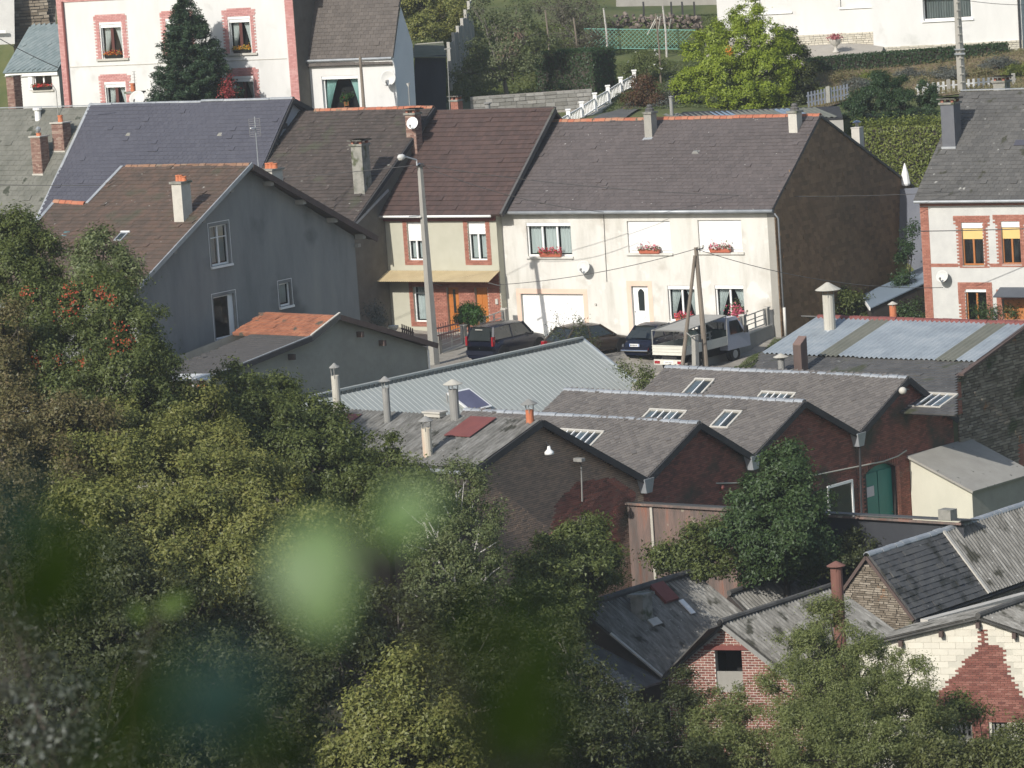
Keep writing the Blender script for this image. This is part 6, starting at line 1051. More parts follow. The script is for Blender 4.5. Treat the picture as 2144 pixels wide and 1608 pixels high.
def hedge_box(name, label, cat, c, U, L_, W_, H_, lm, dens=260, size=.1, seed=3, group=None, rnd=.04, core=None, trunk=False):
    U = nrm(np.array([U[0], U[1], 0.])); Vv = V3(-U[1], U[0], 0); rg = np.random.default_rng(seed); t = thing(name, label, cat, c, group); c = np.asarray(c, float)
    MB().wbox(c - Z * .3, L_ - .15, W_ - .15, H_ + .22, U, Vv).build('inner_branches', core or bk_dark, t)
    P = []; Nn = []
    for (A_, B_, N_, la, lb, off, ao) in ((U, Z, -Vv, L_, H_, W_ / 2, 1), (U, Z, Vv, L_, H_, W_ / 2, 1), (Vv, Z, U, W_, H_, L_ / 2, 1), (Vv, Z, -U, W_, H_, L_ / 2, 1), (U, Vv, Z, L_, W_, H_, 0)):
        n = int(la * lb * dens); a = rg.uniform(-.5, .5, n) * la; b_ = rg.uniform(0, 1, n) * lb if ao else rg.uniform(-.5, .5, n) * lb
        P.append(c + A_ * a[:, None] + B_ * b_[:, None] + N_ * (off + rg.normal(size=n) * rnd)[:, None]); q_ = N_ + rg.normal(size=(n, 3)) * .55 + Z * .2; Nn.append(q_ / np.linalg.norm(q_, axis=1)[:, None])
    quads_obj('foliage', leaf_quads(np.concatenate(P), np.concatenate(Nn), size, rg, .7), lm, t); return t
a_, b_ = gpt(1690, 150, 205.5), gpt(2108, 128, 207.5); hedge_box('low_hedge', 'long low dark green hedge below the white house terrace', 'hedge', (a_ + b_) / 2, b_ - a_, np.linalg.norm((b_ - a_)[:2]), 1.0, .75, lm_hedge, size=.12)
# picket fence
def picket(label, p0, p1, n, h, gap_posts, group=None, w=.14, mat=m_wpaint):
    t = thing('picket_fence', label, 'fence', p0, group); p0 = np.asarray(p0); p1 = np.asarray(p1); d_ = nrm(p1 - p0); pm0 = None
    for hh in (.25, .72): MB().bar(p0 + Z * h * hh, p1 + Z * h * hh, .04, .07).build('rail', mat, t)
    for i in range(n):
        q_ = p0 + (p1 - p0) * (i + .5) / n; post = i in gap_posts; ww = .22 if post else w; hx_ = h * 1.12 if post else h
        if pm0 is not None and not post: o = bpy.data.objects.new('picket', pm0.data); COL.objects.link(o); o.parent = t; WL[o.name] = WL[t.name]; o.location = tuple(q_ - q0_); continue
        o = MB().hexa([q_ + d_ * i_ * ww / 2 + V3(0, -.04, 0) * (1 if not post else 2.5) * j_ + Z * -.05 for i_, j_ in ((-1, 1), (1, 1), (1, -.4), (-1, -.4))], [q_ + d_ * i_ * ww / 2 + V3(0, -.04, 0) * (1 if not post else 2.5) * j_ + Z * hx_ for i_, j_ in ((-1, 1), (1, 1), (1, -.4), (-1, -.4))]).build('picket' if not post else 'post', mat if not post else m_concl, t)
        if not post: pm0 = o; q0_ = q_
    return t
picket('white picket fence across the right garden in front of the flower slope', at(1918, 208, 197), at(2128, 188, 200), 20, .78, (6, 19))
picket('pale fence with shade in its paint at the left end of the right garden', at(1690, 222, 195), at(1778, 204, 196), 13, .7, (6,), w=.1, mat=nmat('shaded_white_paint', [(.20, .22, .27), (.26, .28, .33)]))  # white pickets in bluish grey, their shade put into the paint
def cpole(name, label, base, top, r0_, r1_, mat, cat='utility pole', holes=True):
    t = thing(name, label, cat, base); m = MB(); base = np.asarray(base); top = np.asarray(top); m.path([base - Z * .5, top], [r0_, r1_], 4 if holes else 10); m.build('shaft', mat, t)
    return t
tp_r = cpole('utility_pole', 'concrete utility pole with white insulator bands in front of the top right house', at(2016, 222, 197), at(2003, -12, 197), .24, .17, m_conc); m = MB()
for i in range(14): q_ = at(2016, 222, 197) * (1 - i / 14) + at(2003, -12, 197) * (i / 14); m.wbox(q_ - V3(0, .2, 0), .26 - .005 * i, .06, .03)
m.build('step_rungs', m_concl, tp_r); q_ = at(2009, 108, 197); MB().wbox(q_ - Z * .15, .5, .5, .08).build('clamp', m_zinc, tp_r); MB().wbox(q_ + Z * .1, .5, .5, .05).build('clamp', m_zinc, tp_r)
# lattice fence
t = thing('lattice_fence', 'pale green diagonal lattice fence in the upper garden', 'fence', gpt(1350, 105, 211)); L0, L1 = at(1222, 100, 211), at(1455, 103, 211); LU = nrm(L1 - L0); LP_ = PM(L0, LU, nrm(Z - LU * LU[2]), V3(0, -1, 0)); Lw, Lh = np.linalg.norm(L1 - L0), 1.05; m_lat = nmat('pale_green_lattice', [(.13, .30, .24), (.20, .38, .32)], scale=3); tm = {}
sp = .23; k_ = -int(Lh / sp) - 1
while k_ * sp < Lw:
    for s_ in (1, -1):
        x = k_ * sp; a, b = (x, 0), (x + Lh, Lh)
        if s_ < 0: a, b = (x, Lh), (x + Lh, 0)
        if a[0] >= 0 and b[0] <= Lw:
            if s_ in tm: o = bpy.data.objects.new('lattice_slat', tm[s_][0].data); COL.objects.link(o); o.parent = t; WL[o.name] = WL[t.name]; o.location = tuple(LP_.A * (x - tm[s_][1]))
            else: tm[s_] = (MB().bar(LP_.p(*a, .02 * s_), LP_.p(*b, .02 * s_), .01, .024).build('lattice_slat', m_lat, t), x)
    k_ += 1
MB().bar(LP_.p(0, 0), LP_.p(Lw, 0), .03, .05).build('rail', m_lat, t); MB().bar(LP_.p(0, Lh), LP_.p(Lw, Lh), .03, .05).build('rail', m_lat, t)
for i_, (x, yb, yt) in enumerate(((1271, 104, 18), (1395, 106, 10), (1383, 165, 30), (1148, 90, 22), (1205, 70, 38))):
    b = gpt(x, yb, 210 - (yb > 120) * 4); w_ = thing('garden_post', ['mottled birch post at the left end of the lattice', 'tall weathered post with a white tip behind the lattice', 'thin leaning stake below the lattice fence', 'grey post among the left garden shrubs', 'short reddish post near the log pile'][i_], 'post', b, 'stakes in the upper garden'); MB().path([b - Z * .2, b + Z * hgt(b, yt) * .5 + V3(.03, 0, 0), b + Z * hgt(b, yt) - V3(.05, 0, 0)], [.06, .055, .05], 6).build('stake', bk_birch if i_ < 2 else m_wood, w_)
for i_, (xb, yb, xt, yt) in enumerate(((1355, 70, 1376, 33), (1378, 66, 1383, 34), (1400, 62, 1405, 40), (1362, 64, 1378, 36))):
    w_ = thing('leaning_pole', 'bleached pole leaning over the lattice, one of a loose bundle', 'pole', at(xb, yb, 212), 'bleached poles leaning together'); MB().bar(at(xb, yb + 3, 212), at(xt, yt, 211.5), .05).build('pole', m_concl, w_)
rgl = random.Random(3); t = MB()
for i in range(150):
    x = rgl.uniform(1283, 1472); y = rgl.uniform(32, 58); p_ = at(x, y, 213 + rgl.uniform(0, 1.2)); d_ = nrm(V3(rgl.gauss(0, .5), 1, rgl.gauss(0, .3))); r_2 = rgl.uniform(.05, .11); t.path([p_, p_ + d_ * rgl.uniform(.2, .5)], r_2, 7)
lgp = t.build('log_pile', nmat('cut_log_ends', [(.08, .065, .055), (.16, .13, .11), (.24, .20, .165)], scale=5, rnd=.7), None, at(1370, 60, 213)); tag(lgp, 'long heap of pinkish cut logs behind the lattice fence', 'log pile', kind='stuff')
for i_, x in enumerate((1349, 1407, 1430, 1455)):
    b = gpt(x, 40, 221); tag(MB().bar(b - Z * .2, b + Z * hgt(b, 4), .1).build('fence_post', m_blackwood, None, b), 'dark fence post on the top lawn, ' + ('leftmost of four', 'second from the left of four', 'third from the left of four', 'rightmost of four')[i_], 'post', 'dark posts on the top lawn')
t = thing('boundary_wall', 'grey boundary wall across the top of the lawn', 'wall', at(1400, 5, 224)); MB().hexa([at(1290, 14, 223), at(1502, 10, 223), at(1502, 10, 223.4), at(1290, 14, 223.4)], [at(1290, -14, 223), at(1502, -14, 223), at(1502, -14, 223.4), at(1290, -14, 223.4)]).build('wall', m_conc, t)
# balustrade up the path
t = thing('balustrade', 'white balustrade with square posts climbing the garden path', 'balustrade', at(1190, 262, 192)); bp_ = [(1162, 246), (1189, 230), (1217, 214), (1244.5, 196), (1272, 180), (1299, 163), (1327, 148)]; bp3 = [at(x, y, 190.5 + i * 2.35) for i, (x, y) in enumerate(bp_)]
for i, p_ in enumerate(bp3):
    MB().wbox(p_ - Z * 1.0, .2, .2, 1.0).build('post', m_wpaint, t); MB().wbox(p_ - Z * .02, .27, .27, .07).build('post_cap', m_wpaint, t)
    if i < len(bp3) - 1:
        n_ = bp3[i + 1]; a, b = p_ - Z * .14, n_ - Z * .3; a2, b2 = p_ - Z * .72, n_ - Z * .88; d_ = (n_ - p_); dh = nrm(d_) * .1
        MB().bar(p_ + dh - Z * .24, n_ - dh - Z * .24, .06, .05).build('rail', m_wpaint, t); MB().bar(p_ + dh - Z * .78, n_ - dh - Z * .78, .06, .05).build('rail', m_wpaint, t)
        for k_ in range(8): q_ = p_ + d_ * (k_ + 1.0) / 9; MB().bar(q_ - Z * .76, q_ - Z * .22, .05).build('baluster', m_wpaint, t)
MB().bar(bp3[0] - Z * 1.05, bp3[-1] - Z * 1.05, .3, .3).build('plinth', m_concl, t)
gsheet('garden_path', [at(1200, 262, 191), at(1275, 262, 191), at(1375, 160, 203), at(1345, 165, 203)], m_asph, .10)
t = thing('garden_wall', 'old whitewashed stone garden wall left of the balustrade', 'wall', gpt(1100, 215, 202)); a, b = at(985, 218, 198.5), at(1240, 206, 198.5); U_ = nrm((b - a) * V3(1, 1, 0)); w_ = PM(a, U_, Z, -V3(-U_[1], U_[0], 0)); ln_ = np.linalg.norm((b - a)[:2])
MB().box(w_, 0, ln_, -1.4, .36, -.3, 0).build('wall', m_mortar, t); bricks(t, w_, R4(0, ln_, -.6, .34), nmat('whitewashed_stone', [(.12, .115, .10), (.24, .235, .22), (.34, .33, .31)], scale=2, rnd=.6), w=.45, h=.18, j=.02, c=.03, rag=1, indiv=0, kindname='stone_courses')
# corrugated roof behind the long house ridge
t = thing('outbuilding', 'low outbuilding roof with pale corrugated sheets just behind the orange ridge', 'outbuilding', at(1600, 245, 187)); q = [at(1400, 262, 184), at(1765, 246, 186), at(1757, 222, 190), at(1430, 234, 188)]; MB().hexa([p_ - Z * .1 for p_ in q], q).build('roof', m_blackwood, t); ob = [o for o in bpy.data.objects if o.parent == t][-1]
lp2 = slope(q[0], q[1], q[2]); L_ = np.linalg.norm(q[1] - q[0]); corr(ob, lp2, .6, L_ - .3, 0, lp2.px(1600, 231)[1], [m_zincdull, m_zincdull, m_bluesheet], pitch=.3, amp=.05, sheet=1.2, c=.04); MB().hexa([p_ - Z * 3 for p_ in q], [p_ - Z * .12 for p_ in q]).build('wall', m_concl, t)
b = at(1407, 245, 187); flue('flue_pipe', 'slim grey flue pipe rising behind the cream house ridge', b, .09, hgt(b, 204), m_fluegr, m_fluegr, .13, .05, .03)
b = at(957, 232, 187); t = thing('brick_chimney', 'short brick chimney with a mossy cowl behind the dark red ridge', 'chimney', b); c = chimney(t, b, LO.U, LO.V, .42, .4, hgt(b, 212), m_brickor, cap=m_concmoss, brick=True, slabcap=True, mortar=m_mortar); 
b = at(942, 236, 186); t = thing('tv_aerial', 'thin mast with a small aerial behind the dark red tiled roof', 'aerial', b); MB().path([b, at(936, 102, 186)], .02, 5).build('mast', m_fluegr, t); MB().bar(at(930, 103, 186), at(944, 101, 186), .05).build('antenna_head', m_fluegr, t)
b = at(858, 226, 187.5); t = thing('tv_aerial', 'small white antenna on a short pole above the brick chimney', 'aerial', b); MB().path([b, at(855, 178, 187.5)], .025, 5).build('mast', m_fluegr, t); MB().lathe(at(855, 178, 187.5), [(.03, -.1), (.1, .08), (.12, .1), (.0, .1)], 8).build('antenna_head', m_dish, t)
b = at(1897, 398, 180); t = thing('parasol', 'closed white garden parasol beyond the shingled gable', 'parasol', b); h_ = hgt(b, 342); MB().lathe(b, [(.02, -.5), (.02, .3)], 6).build('pole', m_fluegr, t); MB().lathe(b, [(.20, h_ * .18), (.23, h_ * .24), (.17, h_ * .6), (.06, h_ * .9), (.02, h_), (0, h_)], 10).build('canopy', m_wpaint, t)
b = at(1022, 236, 190); t = thing('flue_pipe', 'stubby dark metal flue with a light top behind the dark red roof', 'flue pipe', b); MB().lathe(b, [(.13, -.4), (.13, .42), (.2, .46), (.2, .5), (0, .52)], 10).build('pipe', m_fluegr, t)

t = thing('yard_wall', 'blue-grey rendered wall in the gap beside the shingled gable', 'wall', at(1915, 600, 184)); MB().hexa([at(1875, 650, 180), at(1945, 650, 178.5), at(1945, 650, 179), at(1875, 650, 180.5)], [at(1875, 396, 180), at(1945, 391, 178.5), at(1945, 391, 179), at(1875, 396, 180.5)]).build('wall', nmat('slate_blue_render', [(.13, .14, .17), (.17, .18, .21)], scale=1), t)
# ================================================================== STREET
gsheet('forecourt_paving', [at(900, 795, 163), at(1490, 800, 158), LO.L(.6, .1, -5.9), RE.L(-7, .1, -5.7)], m_setts, .03, 30, 20)
gsheet('lane', [at(1488, 795, 159), at(1640, 795, 159), at(1720, 690, 171), at(1640, 702, 171)], m_asph, .05)
def railwall(label, pm, b0, b1, top0, top1, posts, group, hr=.62, npan=None):
    """retaining wall in plane pm with concrete posts and rail panels; b0.. are (px,py) of the wall foot and top at both ends"""
    f0, f1, t0_, t1_ = (pm.px(*q_) for q_ in (b0, b1, top0, top1)); t = thing('retaining_wall', label, 'wall', pm.p(f0[0], f0[1]), group)
    o_ = [(f0[0], f0[1] - .8), (f1[0], f1[1] - .8), t1_, t0_]; s_ = slab(pm, o_, -.12, .12).build('wall', m_conc, t)
    MB().hexa([pm.p(t0_[0], t0_[1], -.15), pm.p(t1_[0], t1_[1], -.15), pm.p(t1_[0], t1_[1], .15), pm.p(t0_[0], t0_[1], .15)], [pm.p(t0_[0], t0_[1] + .06, -.15), pm.p(t1_[0], t1_[1] + .06, -.15), pm.p(t1_[0], t1_[1] + .06, .15), pm.p(t0_[0], t0_[1] + .06, .15)]).build('coping', m_concl, t)
    k_ = (t1_[1] - t0_[1]) / (t1_[0] - t0_[0]); pa = [pm.px(x, y) for x, y in posts]
    for a, b in pa:
        base = t0_[1] + k_ * (a - t0_[0]); MB().box(pm, a - .11, a + .11, base - .3, b, -.11, .11).build('post', m_conc, t); MB().box(pm, a - .14, a + .14, b, b + .06, -.14, .14).build('post_cap', m_concl, t)
    for (a, b), (c_, d_) in zip(pa[:-1], pa[1:]):
        if c_ < a: (a, b), (c_, d_) = (c_, d_), (a, b)
        if c_ - a < .6: continue
        x0, x1 = a + .16, c_ - .16; yb = lambda x: t0_[1] + k_ * (x - t0_[0]) + .14; H_ = min(b - yb(a), d_ - yb(c_)) - .02; pn = MB().bar(pm.p(x0, yb(x0)), pm.p(x1, yb(x1)), .045).build('rail_panel', m_concl, t)
        m = MB(); m.bar(pm.p(x0, yb(x0) + H_), pm.p(x1, yb(x1) + H_), .045); m.bar(pm.p(x0, yb(x0)), pm.p(x0, yb(x0) + H_), .045); m.bar(pm.p(x1, yb(x1)), pm.p(x1, yb(x1) + H_), .045); m.bar(pm.p(x1 - .1, yb(x1)), pm.p(x1 - .1, yb(x1) + H_), .03)
        xm_ = (x0 + x1) / 2; m.bar(pm.p(xm_, yb(xm_)), pm.p(xm_, yb(xm_) + H_), .05); m.bar(pm.p(xm_ + .08, yb(xm_)), pm.p(xm_ + .08, yb(xm_) + H_), .03)
        for f_ in (.36, .64): m.bar(pm.p(x0, yb(x0) + H_ * f_), pm.p(x1, yb(x1) + H_ * f_), .035)
        m.build('rails', m_concl, pn)
RW = LO.side(-.45); railwall('concrete retaining wall with rectangular metal railings beside the truck', RW, (1473, 770), (1622, 703), (1473, 734), (1612, 681), [(1463, 703), (1506, 680), (1555, 661), (1604, 645)], 'railed retaining walls of the forecourt')
LW = RE.side(.35); railwall('concrete retaining wall with railings between the lamp pole and the dark red tiled house', LW, (918, 775), (1050, 720), (921, 742), (1052, 694), [(917, 702), (970, 682), (1010, 665), (1056, 648)], 'railed retaining walls of the forecourt')
# pickets in the small yard, bird bath
picket('low brown picket fence in front of the brick house wall', at(842, 712, 173.5), at(868, 722, 173), 6, .75, (), w=.09, mat=m_brwood); picket('brown picket fence beside the lamp pole under the round bush', at(912, 712, 171.5), at(962, 700, 174), 10, .7, (), w=.07, mat=m_redsheet)
b = at(826, 715, 172.5); t = thing('planter_pedestal', 'white bird bath on a pedestal beside the grey house corner', 'planter', b); MB().lathe(b, [(.12, -.2), (.1, .0), (.08, .45), (.12, .5), (.22, .62), (.24, .72), (.18, .72), (0, .64)], 12).build('bowl', m_concl, t)
b = RE.L(-1.5, -1.6, -5.2); tree('round_bush', 'clipped round green bush in front of the wooden doors', 'bush', at(983, 705, 175.5), [tuple(at(976, 661, 175.5)) + (.48, .42), tuple(at(990, 660, 175.2)) + (.5, .42), tuple(at(983, 652, 175.5)) + (.42, .3)], 900, .09, lm_bush, bk_dark, .05, 5, csize=.2, shell=(.6, 1.0))
# lamp pole
pb, ptp = at(910, 766, 170.3), at(879, 345, 170.3); pb = pb - Z * .3; t = thing('street_lamp', 'tapered concrete lamp pole in front of the dark red tiled house', 'street lamp', pb)
MB().path([pb, ptp], [.24, .12], 4).build('pole', m_conc, t); a0 = ptp + Z * .05; a1 = at(872, 335, 170); a2 = at(848, 328, 169.6); MB().path([a0, at(873, 345, 170), a1, a2], .04, 8).build('lamp_arm', m_zinc, t); d_ = nrm(at(832, 330, 169.4) - a2)
MB().path([a2, a2 + d_ * .12, a2 + d_ * .3, a2 + d_ * .38], [.06, .14, .13, .04], 10).build('lamp_head', m_dish, t, smooth=True); MB().ball(a2 + d_ * .22 - Z * .08, .13, .13, .08).build('lamp_glass', m_concl, t); MB().wbox(ptp - Z * .05, .34, .34, .1).build('pole_cap', m_blackwood, t); MB().wbox(at(884, 452, 170.3) - V3(.35, .2, 0), .5, .06, .05).build('cross_bracket', m_zinc, t)
# A-frame pole
t = thing('utility_pole', 'two-legged wooden pole braced on a concrete stub beside the truck', 'utility pole', at(1478, 772, 161.5)); MB().path([at(1480, 782, 161.5), at(1457, 518, 161.8)], [.12, .085], 8).build('pole', m_wood, t); MB().path([at(1428, 775, 161.3), at(1455, 535, 161.7)], [.09, .07], 8).build('brace', m_wood, t); MB().path([at(1457, 790, 161), at(1455, 702, 161.2)], [.15, .15], 4).build('stub_post', m_conc, t)
MB().bar(at(1457, 523, 161.6), at(1473, 520, 161.6), .05).build('insulator_arm', m_blackwood, t); 
for (x, y) in ((1464, 520), (1472, 519)): MB().lathe(at(x, y, 161.6), [(.03, 0), (.06, .03), (.05, .12), (0, .14)], 8).build('insulator', m_concl, t)
m = MB(); m.path([at(1438, 697, 161), at(1448, 706, 160.8), at(1462, 700, 160.9)], .03, 5); m.build('binding', m_fluegr, t)
def wire(label, p0, p1, sag, r=.014, group='overhead wires'):
    p0, p1 = np.asarray(p0), np.asarray(p1); P = [p0 + (p1 - p0) * f_ - Z * sag * 4 * f_ * (1 - f_) for f_ in np.linspace(0, 1, 25)]; o = MB().path(P, r, 4).build('overhead_wire', m_slatedk, None, p0); return tag(o, label, 'wire', group)
ptop = ptp; atop = at(1457, 521, 161.7)
wire('overhead wire from the lamp pole to the wooden pole across the cream facade', at(884, 452, 170.2), atop, .2) if False else None
wire('overhead wire running left from the lamp pole across the roofs', ptop, at(-30, 386, 172), .35); wire('long overhead wire from the lamp pole to the right edge over the brown slate roof', ptop, at(2170, 388, 172), .9); wire('short wire from the lamp pole down to the eave of the cream house', ptop, at(1264, 444, 172), .35)
wire('wire from the wooden pole leftward low across the cream facade', atop, at(1046, 596, 175), .25); wire('wire from the wooden pole rightward past the shingled gable', atop, at(1975, 602, 168), .5); wire('wire across the brick-trimmed house at the right edge', at(1925, 484, 168), at(2170, 478, 168), .02, .02); wire('wire at the top right between the concrete pole and the house', at(2005, -2, 197), at(2170, 10, 200), .1)
wire('thin wire over the lozenge slate roof at the top left', at(-10, 76, 188), at(122, 142, 190), .05, .02)

# ================================================================== VEHICLES
def car(name, label, org, fwd, body, L_, W_, H_, prof, cab, belt, wr=.31, wb=(.17, .83), glass=None, lights=None, plate=None, plateb=True, extra=None, cat='car'):
    """prof: list of (x fraction from the rear, z top of the lower body, half-width factor); cab: (x0 bottom, x1 bottom, x0 top, x1 top) fractions"""
    t = thing(name, label, cat, org); X = nrm(fwd); Y = V3(-X[1], X[0], 0); g = .17
    def p(x, y, z): return np.asarray(org) + X * (x - L_ / 2) + Y * y + Z * z
    sec = []
    for fx, zt, wf in prof:
        x = fx * L_; w = W_ / 2 * wf; sec.append([(x, -w * .55, zt + .0), (x, -w * .88, zt - .02), (x, -w * .98, zt - .12), (x, -w, zt * .62), (x, -w * .97, g + .08), (x, -w * .85, g), (x, w * .85, g), (x, w * .97, g + .08), (x, w, zt * .62), (x, w * .98, zt - .12), (x, w * .88, zt - .02), (x, w * .55, zt)])
    n = 12; V = [p(*q_) for s_ in sec for q_ in s_]; k_ = len(sec); Fc = [(i * n + j, i * n + (j + 1) % n, (i + 1) * n + (j + 1) % n, (i + 1) * n + j) for i in range(k_ - 1) for j in range(n)] + [tuple(range(n)), tuple((k_ - 1) * n + j for j in range(n))]
    MB().add(V, Fc).build('body', body, t, smooth=True)
    x0, x1, x2, x3 = (c_ * L_ for c_ in cab); wb_, wt = W_ / 2 * .90, W_ / 2 * .74; zt = H_; nseg = 6
    gl = MB(); B4 = [(x0, -wb_), (x1, -wb_), (x1, wb_), (x0, wb_)]; T4 = [(x2, -wt), (x3, -wt), (x3, wt), (x2, wt)]
    gl.hexa([p(x, y, belt - .05) for x, y in B4], [p(x, y, zt - .05) for x, y in T4]).build('windows', m_cglass, t)
    rf_ = MB(); xs_ = np.linspace(x2 - .06, x3 + .06, 7); V = []
    for i, x in enumerate(xs_):
        f_ = i / 6; cz = zt - .05 + .07 * (1 - (2 * f_ - 1) ** 2)
        for y, dz in ((-wt - .03, -.03), (-wt * .8, .02), (0, .05), (wt * .8, .02), (wt + .03, -.03)): V.append(p(x, y, cz + dz))
    rf_.add(V, [(i * 5 + j, i * 5 + j + 1, i * 5 + j + 6, i * 5 + j + 5) for i in range(6) for j in range(4)]).build('roof', body, t, smooth=True)
    pl = MB()
    for (xb, xt) in ((x0, x2), (x1, x3)):
        for s_ in (-1, 1): pl.bar(p(xb, s_ * wb_, belt - .06), p(xt, s_ * wt, zt - .04), .09, .07)
    xm_ = (x0 + x1) / 2; 
    for s_ in (-1, 1): pl.bar(p(xm_, s_ * (wb_ + .005), belt - .05), p(xm_ - .02, s_ * (wt + .005), zt - .04), .08, .04)
    for s_ in (-1, 1): pl.bar(p(x0, s_ * wb_, belt - .03), p(x1, s_ * wb_, belt - .03), .04, .06)
    pl.build('pillars', body, t)
    for fx in wb:
        for s_ in (-1, 1):
            c_ = p(fx * L_, s_ * (W_ / 2 - .10), wr); w_ = MB().lathe(c_, [(0, -.09), (wr, -.09), (wr * 1.02, 0), (wr, .09), (wr * .62, .105), (wr * .6, .08)], 18, Y * s_).build('wheel', m_black, t); MB().lathe(c_, [(wr * .6, .085), (wr * .5, .07), (wr * .2, .1), (0, .1)], 12, Y * s_).build('rim', m_zinc, w_)
            MB().lathe(p(fx * L_, s_ * (W_ / 2 * .985), wr), [(wr * 1.18, -.05), (wr * 1.18, .012), (0, .012)], 18, Y * s_).build('wheel_arch', m_black, t)
    MB().hexa([p(-.04, -W_ * .46, .32), p(.12, -W_ * .49, .32), p(.12, W_ * .49, .32), p(-.04, W_ * .46, .32)], [p(-.04, -W_ * .46, .52), p(.12, -W_ * .49, .52), p(.12, W_ * .49, .52), p(-.04, W_ * .46, .52)]).build('bumper', body, t)
    for (y0_, y1_, z0_, z1_) in lights:
        for s_ in (-1, 1): MB().hexa([p(-.035, s_ * y0_, z0_), p(-.035, s_ * y1_, z0_), p(.14, s_ * y1_, z0_), p(.14, s_ * y0_, z0_)], [p(-.02, s_ * y0_, z1_), p(-.02, s_ * y1_, z1_), p(.16, s_ * y1_, z1_), p(.16, s_ * y0_, z1_)]).build('tail_light', m_red, t)
    if plate:
        z_ = plate; pl_ = MB().hexa([p(-.07, -.26, z_), p(-.05, -.26, z_), p(-.05, .26, z_), p(-.07, .26, z_)], [p(-.07, -.26, z_ + .12), p(-.05, -.26, z_ + .12), p(-.05, .26, z_ + .12), p(-.07, .26, z_ + .12)]).build('number_plate', m_wpaint, t); m = MB()
        for s_ in (-.22, .25): m.hexa([p(-.074, s_ - .02, z_), p(-.07, s_ - .02, z_), p(-.07, s_ + .01, z_), p(-.074, s_ + .01, z_)], [p(-.074, s_ - .02, z_ + .12), p(-.07, s_ - .02, z_ + .12), p(-.07, s_ + .01, z_ + .12), p(-.074, s_ + .01, z_ + .12)])
        m.build('plate_edge_bands', nmat('plate_blue', [(.05, .15, .45), (.06, .17, .5)]), pl_)
        m = MB()
        for j, s_ in enumerate((-.15, -.09, -.02, .03, .09, .15, .19)): m.wbox(p(-.075, s_, z_ + .03), .006, .032, .06, X, Y)
        m.build('blurred_characters', m_black, pl_)
    for s_ in (-1, 1): MB().ball(p(x1 - .25, s_ * (W_ / 2 + .08), belt + .02), .07, .1, .07, 8, 5).build('wing_mirror', m_black, t)
    for s_ in (-1, 1):
        for xx in (xm_ - .12, x0 + .25): MB().wbox(p(xx, s_ * (W_ / 2 * 1.0), belt - .14), .14, .03, .03, X, Y).build('door_handle', m_chrome, t)
    if extra: extra(t, p, L_, W_, H_)
    return t
hd = LO.V
def onground(px, py, d_): return gpt(px, py, d_, .03)
o = gpt(1064, 745, 171.5, .03)
def suv(t, p, L_, W_, H_):
    MB().hexa([p(-.01, -.62, .98), p(.0, -.62, .98), p(.0, .62, .98), p(-.01, .62, .98)], [p(.10, -.56, 1.42), p(.12, -.56, 1.42), p(.12, .56, 1.42), p(.10, .56, 1.42)]).build('rear_window', m_cglass, t); MB().bar(p(.02, -.2, 1.46), p(.02, .2, 1.46), .03).build('brake_light', m_concl, t); MB().wbox(p(-.03, 0, .62), .02, .24, .05).build('badge', m_chrome, t)
car('parked_car', 'dark navy compact SUV with bright red tail lights parked tail first by the railing', o, nrm(hd + V3(.12, 0, 0)), m_navy, 3.9, 1.68, 1.58, [(0, .72, .90), (.03, .95, .97), (.2, 1.02, 1), (.6, 1.0, 1), (.8, .95, .98), (.96, .80, .9), (1, .6, .78)], (.01, .74, .07, .60), 1.0, lights=[(.70, .79, .74, 1.15)], extra=suv, wr=.33)
o = gpt(1232, 738, 170.3, .03); car('parked_car', 'dark bronze hatchback parked half behind the metal roof', o, nrm(hd + V3(.42, -.1, 0)), m_bronze, 4.0, 1.7, 1.42, [(0, .6, .86), (.04, .82, .95), (.2, .90, 1), (.6, .88, 1), (.8, .82, .97), (.96, .66, .88), (1, .5, .74)], (.04, .76, .20, .56), .88, lights=[(.55, .78, .62, .84)], extra=None)
o = gpt(1380, 738, 169.6, .03)
def vint(t, p, L_, W_, H_):
    MB().hexa([p(.16, -.48, .92), p(.17, -.48, .92), p(.17, .48, .92), p(.16, .48, .92)], [p(.40, -.42, 1.22), p(.41, -.42, 1.22), p(.41, .42, 1.22), p(.40, .42, 1.22)]).build('rear_window', m_cglass, t); MB().path([p(-.09, -.7, .38), p(-.1, 0, .38), p(-.09, .7, .38)], .04, 6).build('chrome_bumper', m_chrome, t)
car('parked_car', 'small rounded navy vintage saloon with chrome bumper beside the white door', o, nrm(hd + V3(.05, 0, 0)), m_navy, 3.7, 1.5, 1.38, [(0, .5, .82), (.03, .70, .92), (.1, .82, .97), (.22, .90, 1), (.6, .88, 1), (.8, .84, .95), (.95, .7, .82), (1, .5, .66)], (.10, .66, .26, .52), .88, lights=[(.55, .70, .40, .52)], plate=.56, extra=vint, wr=.28)
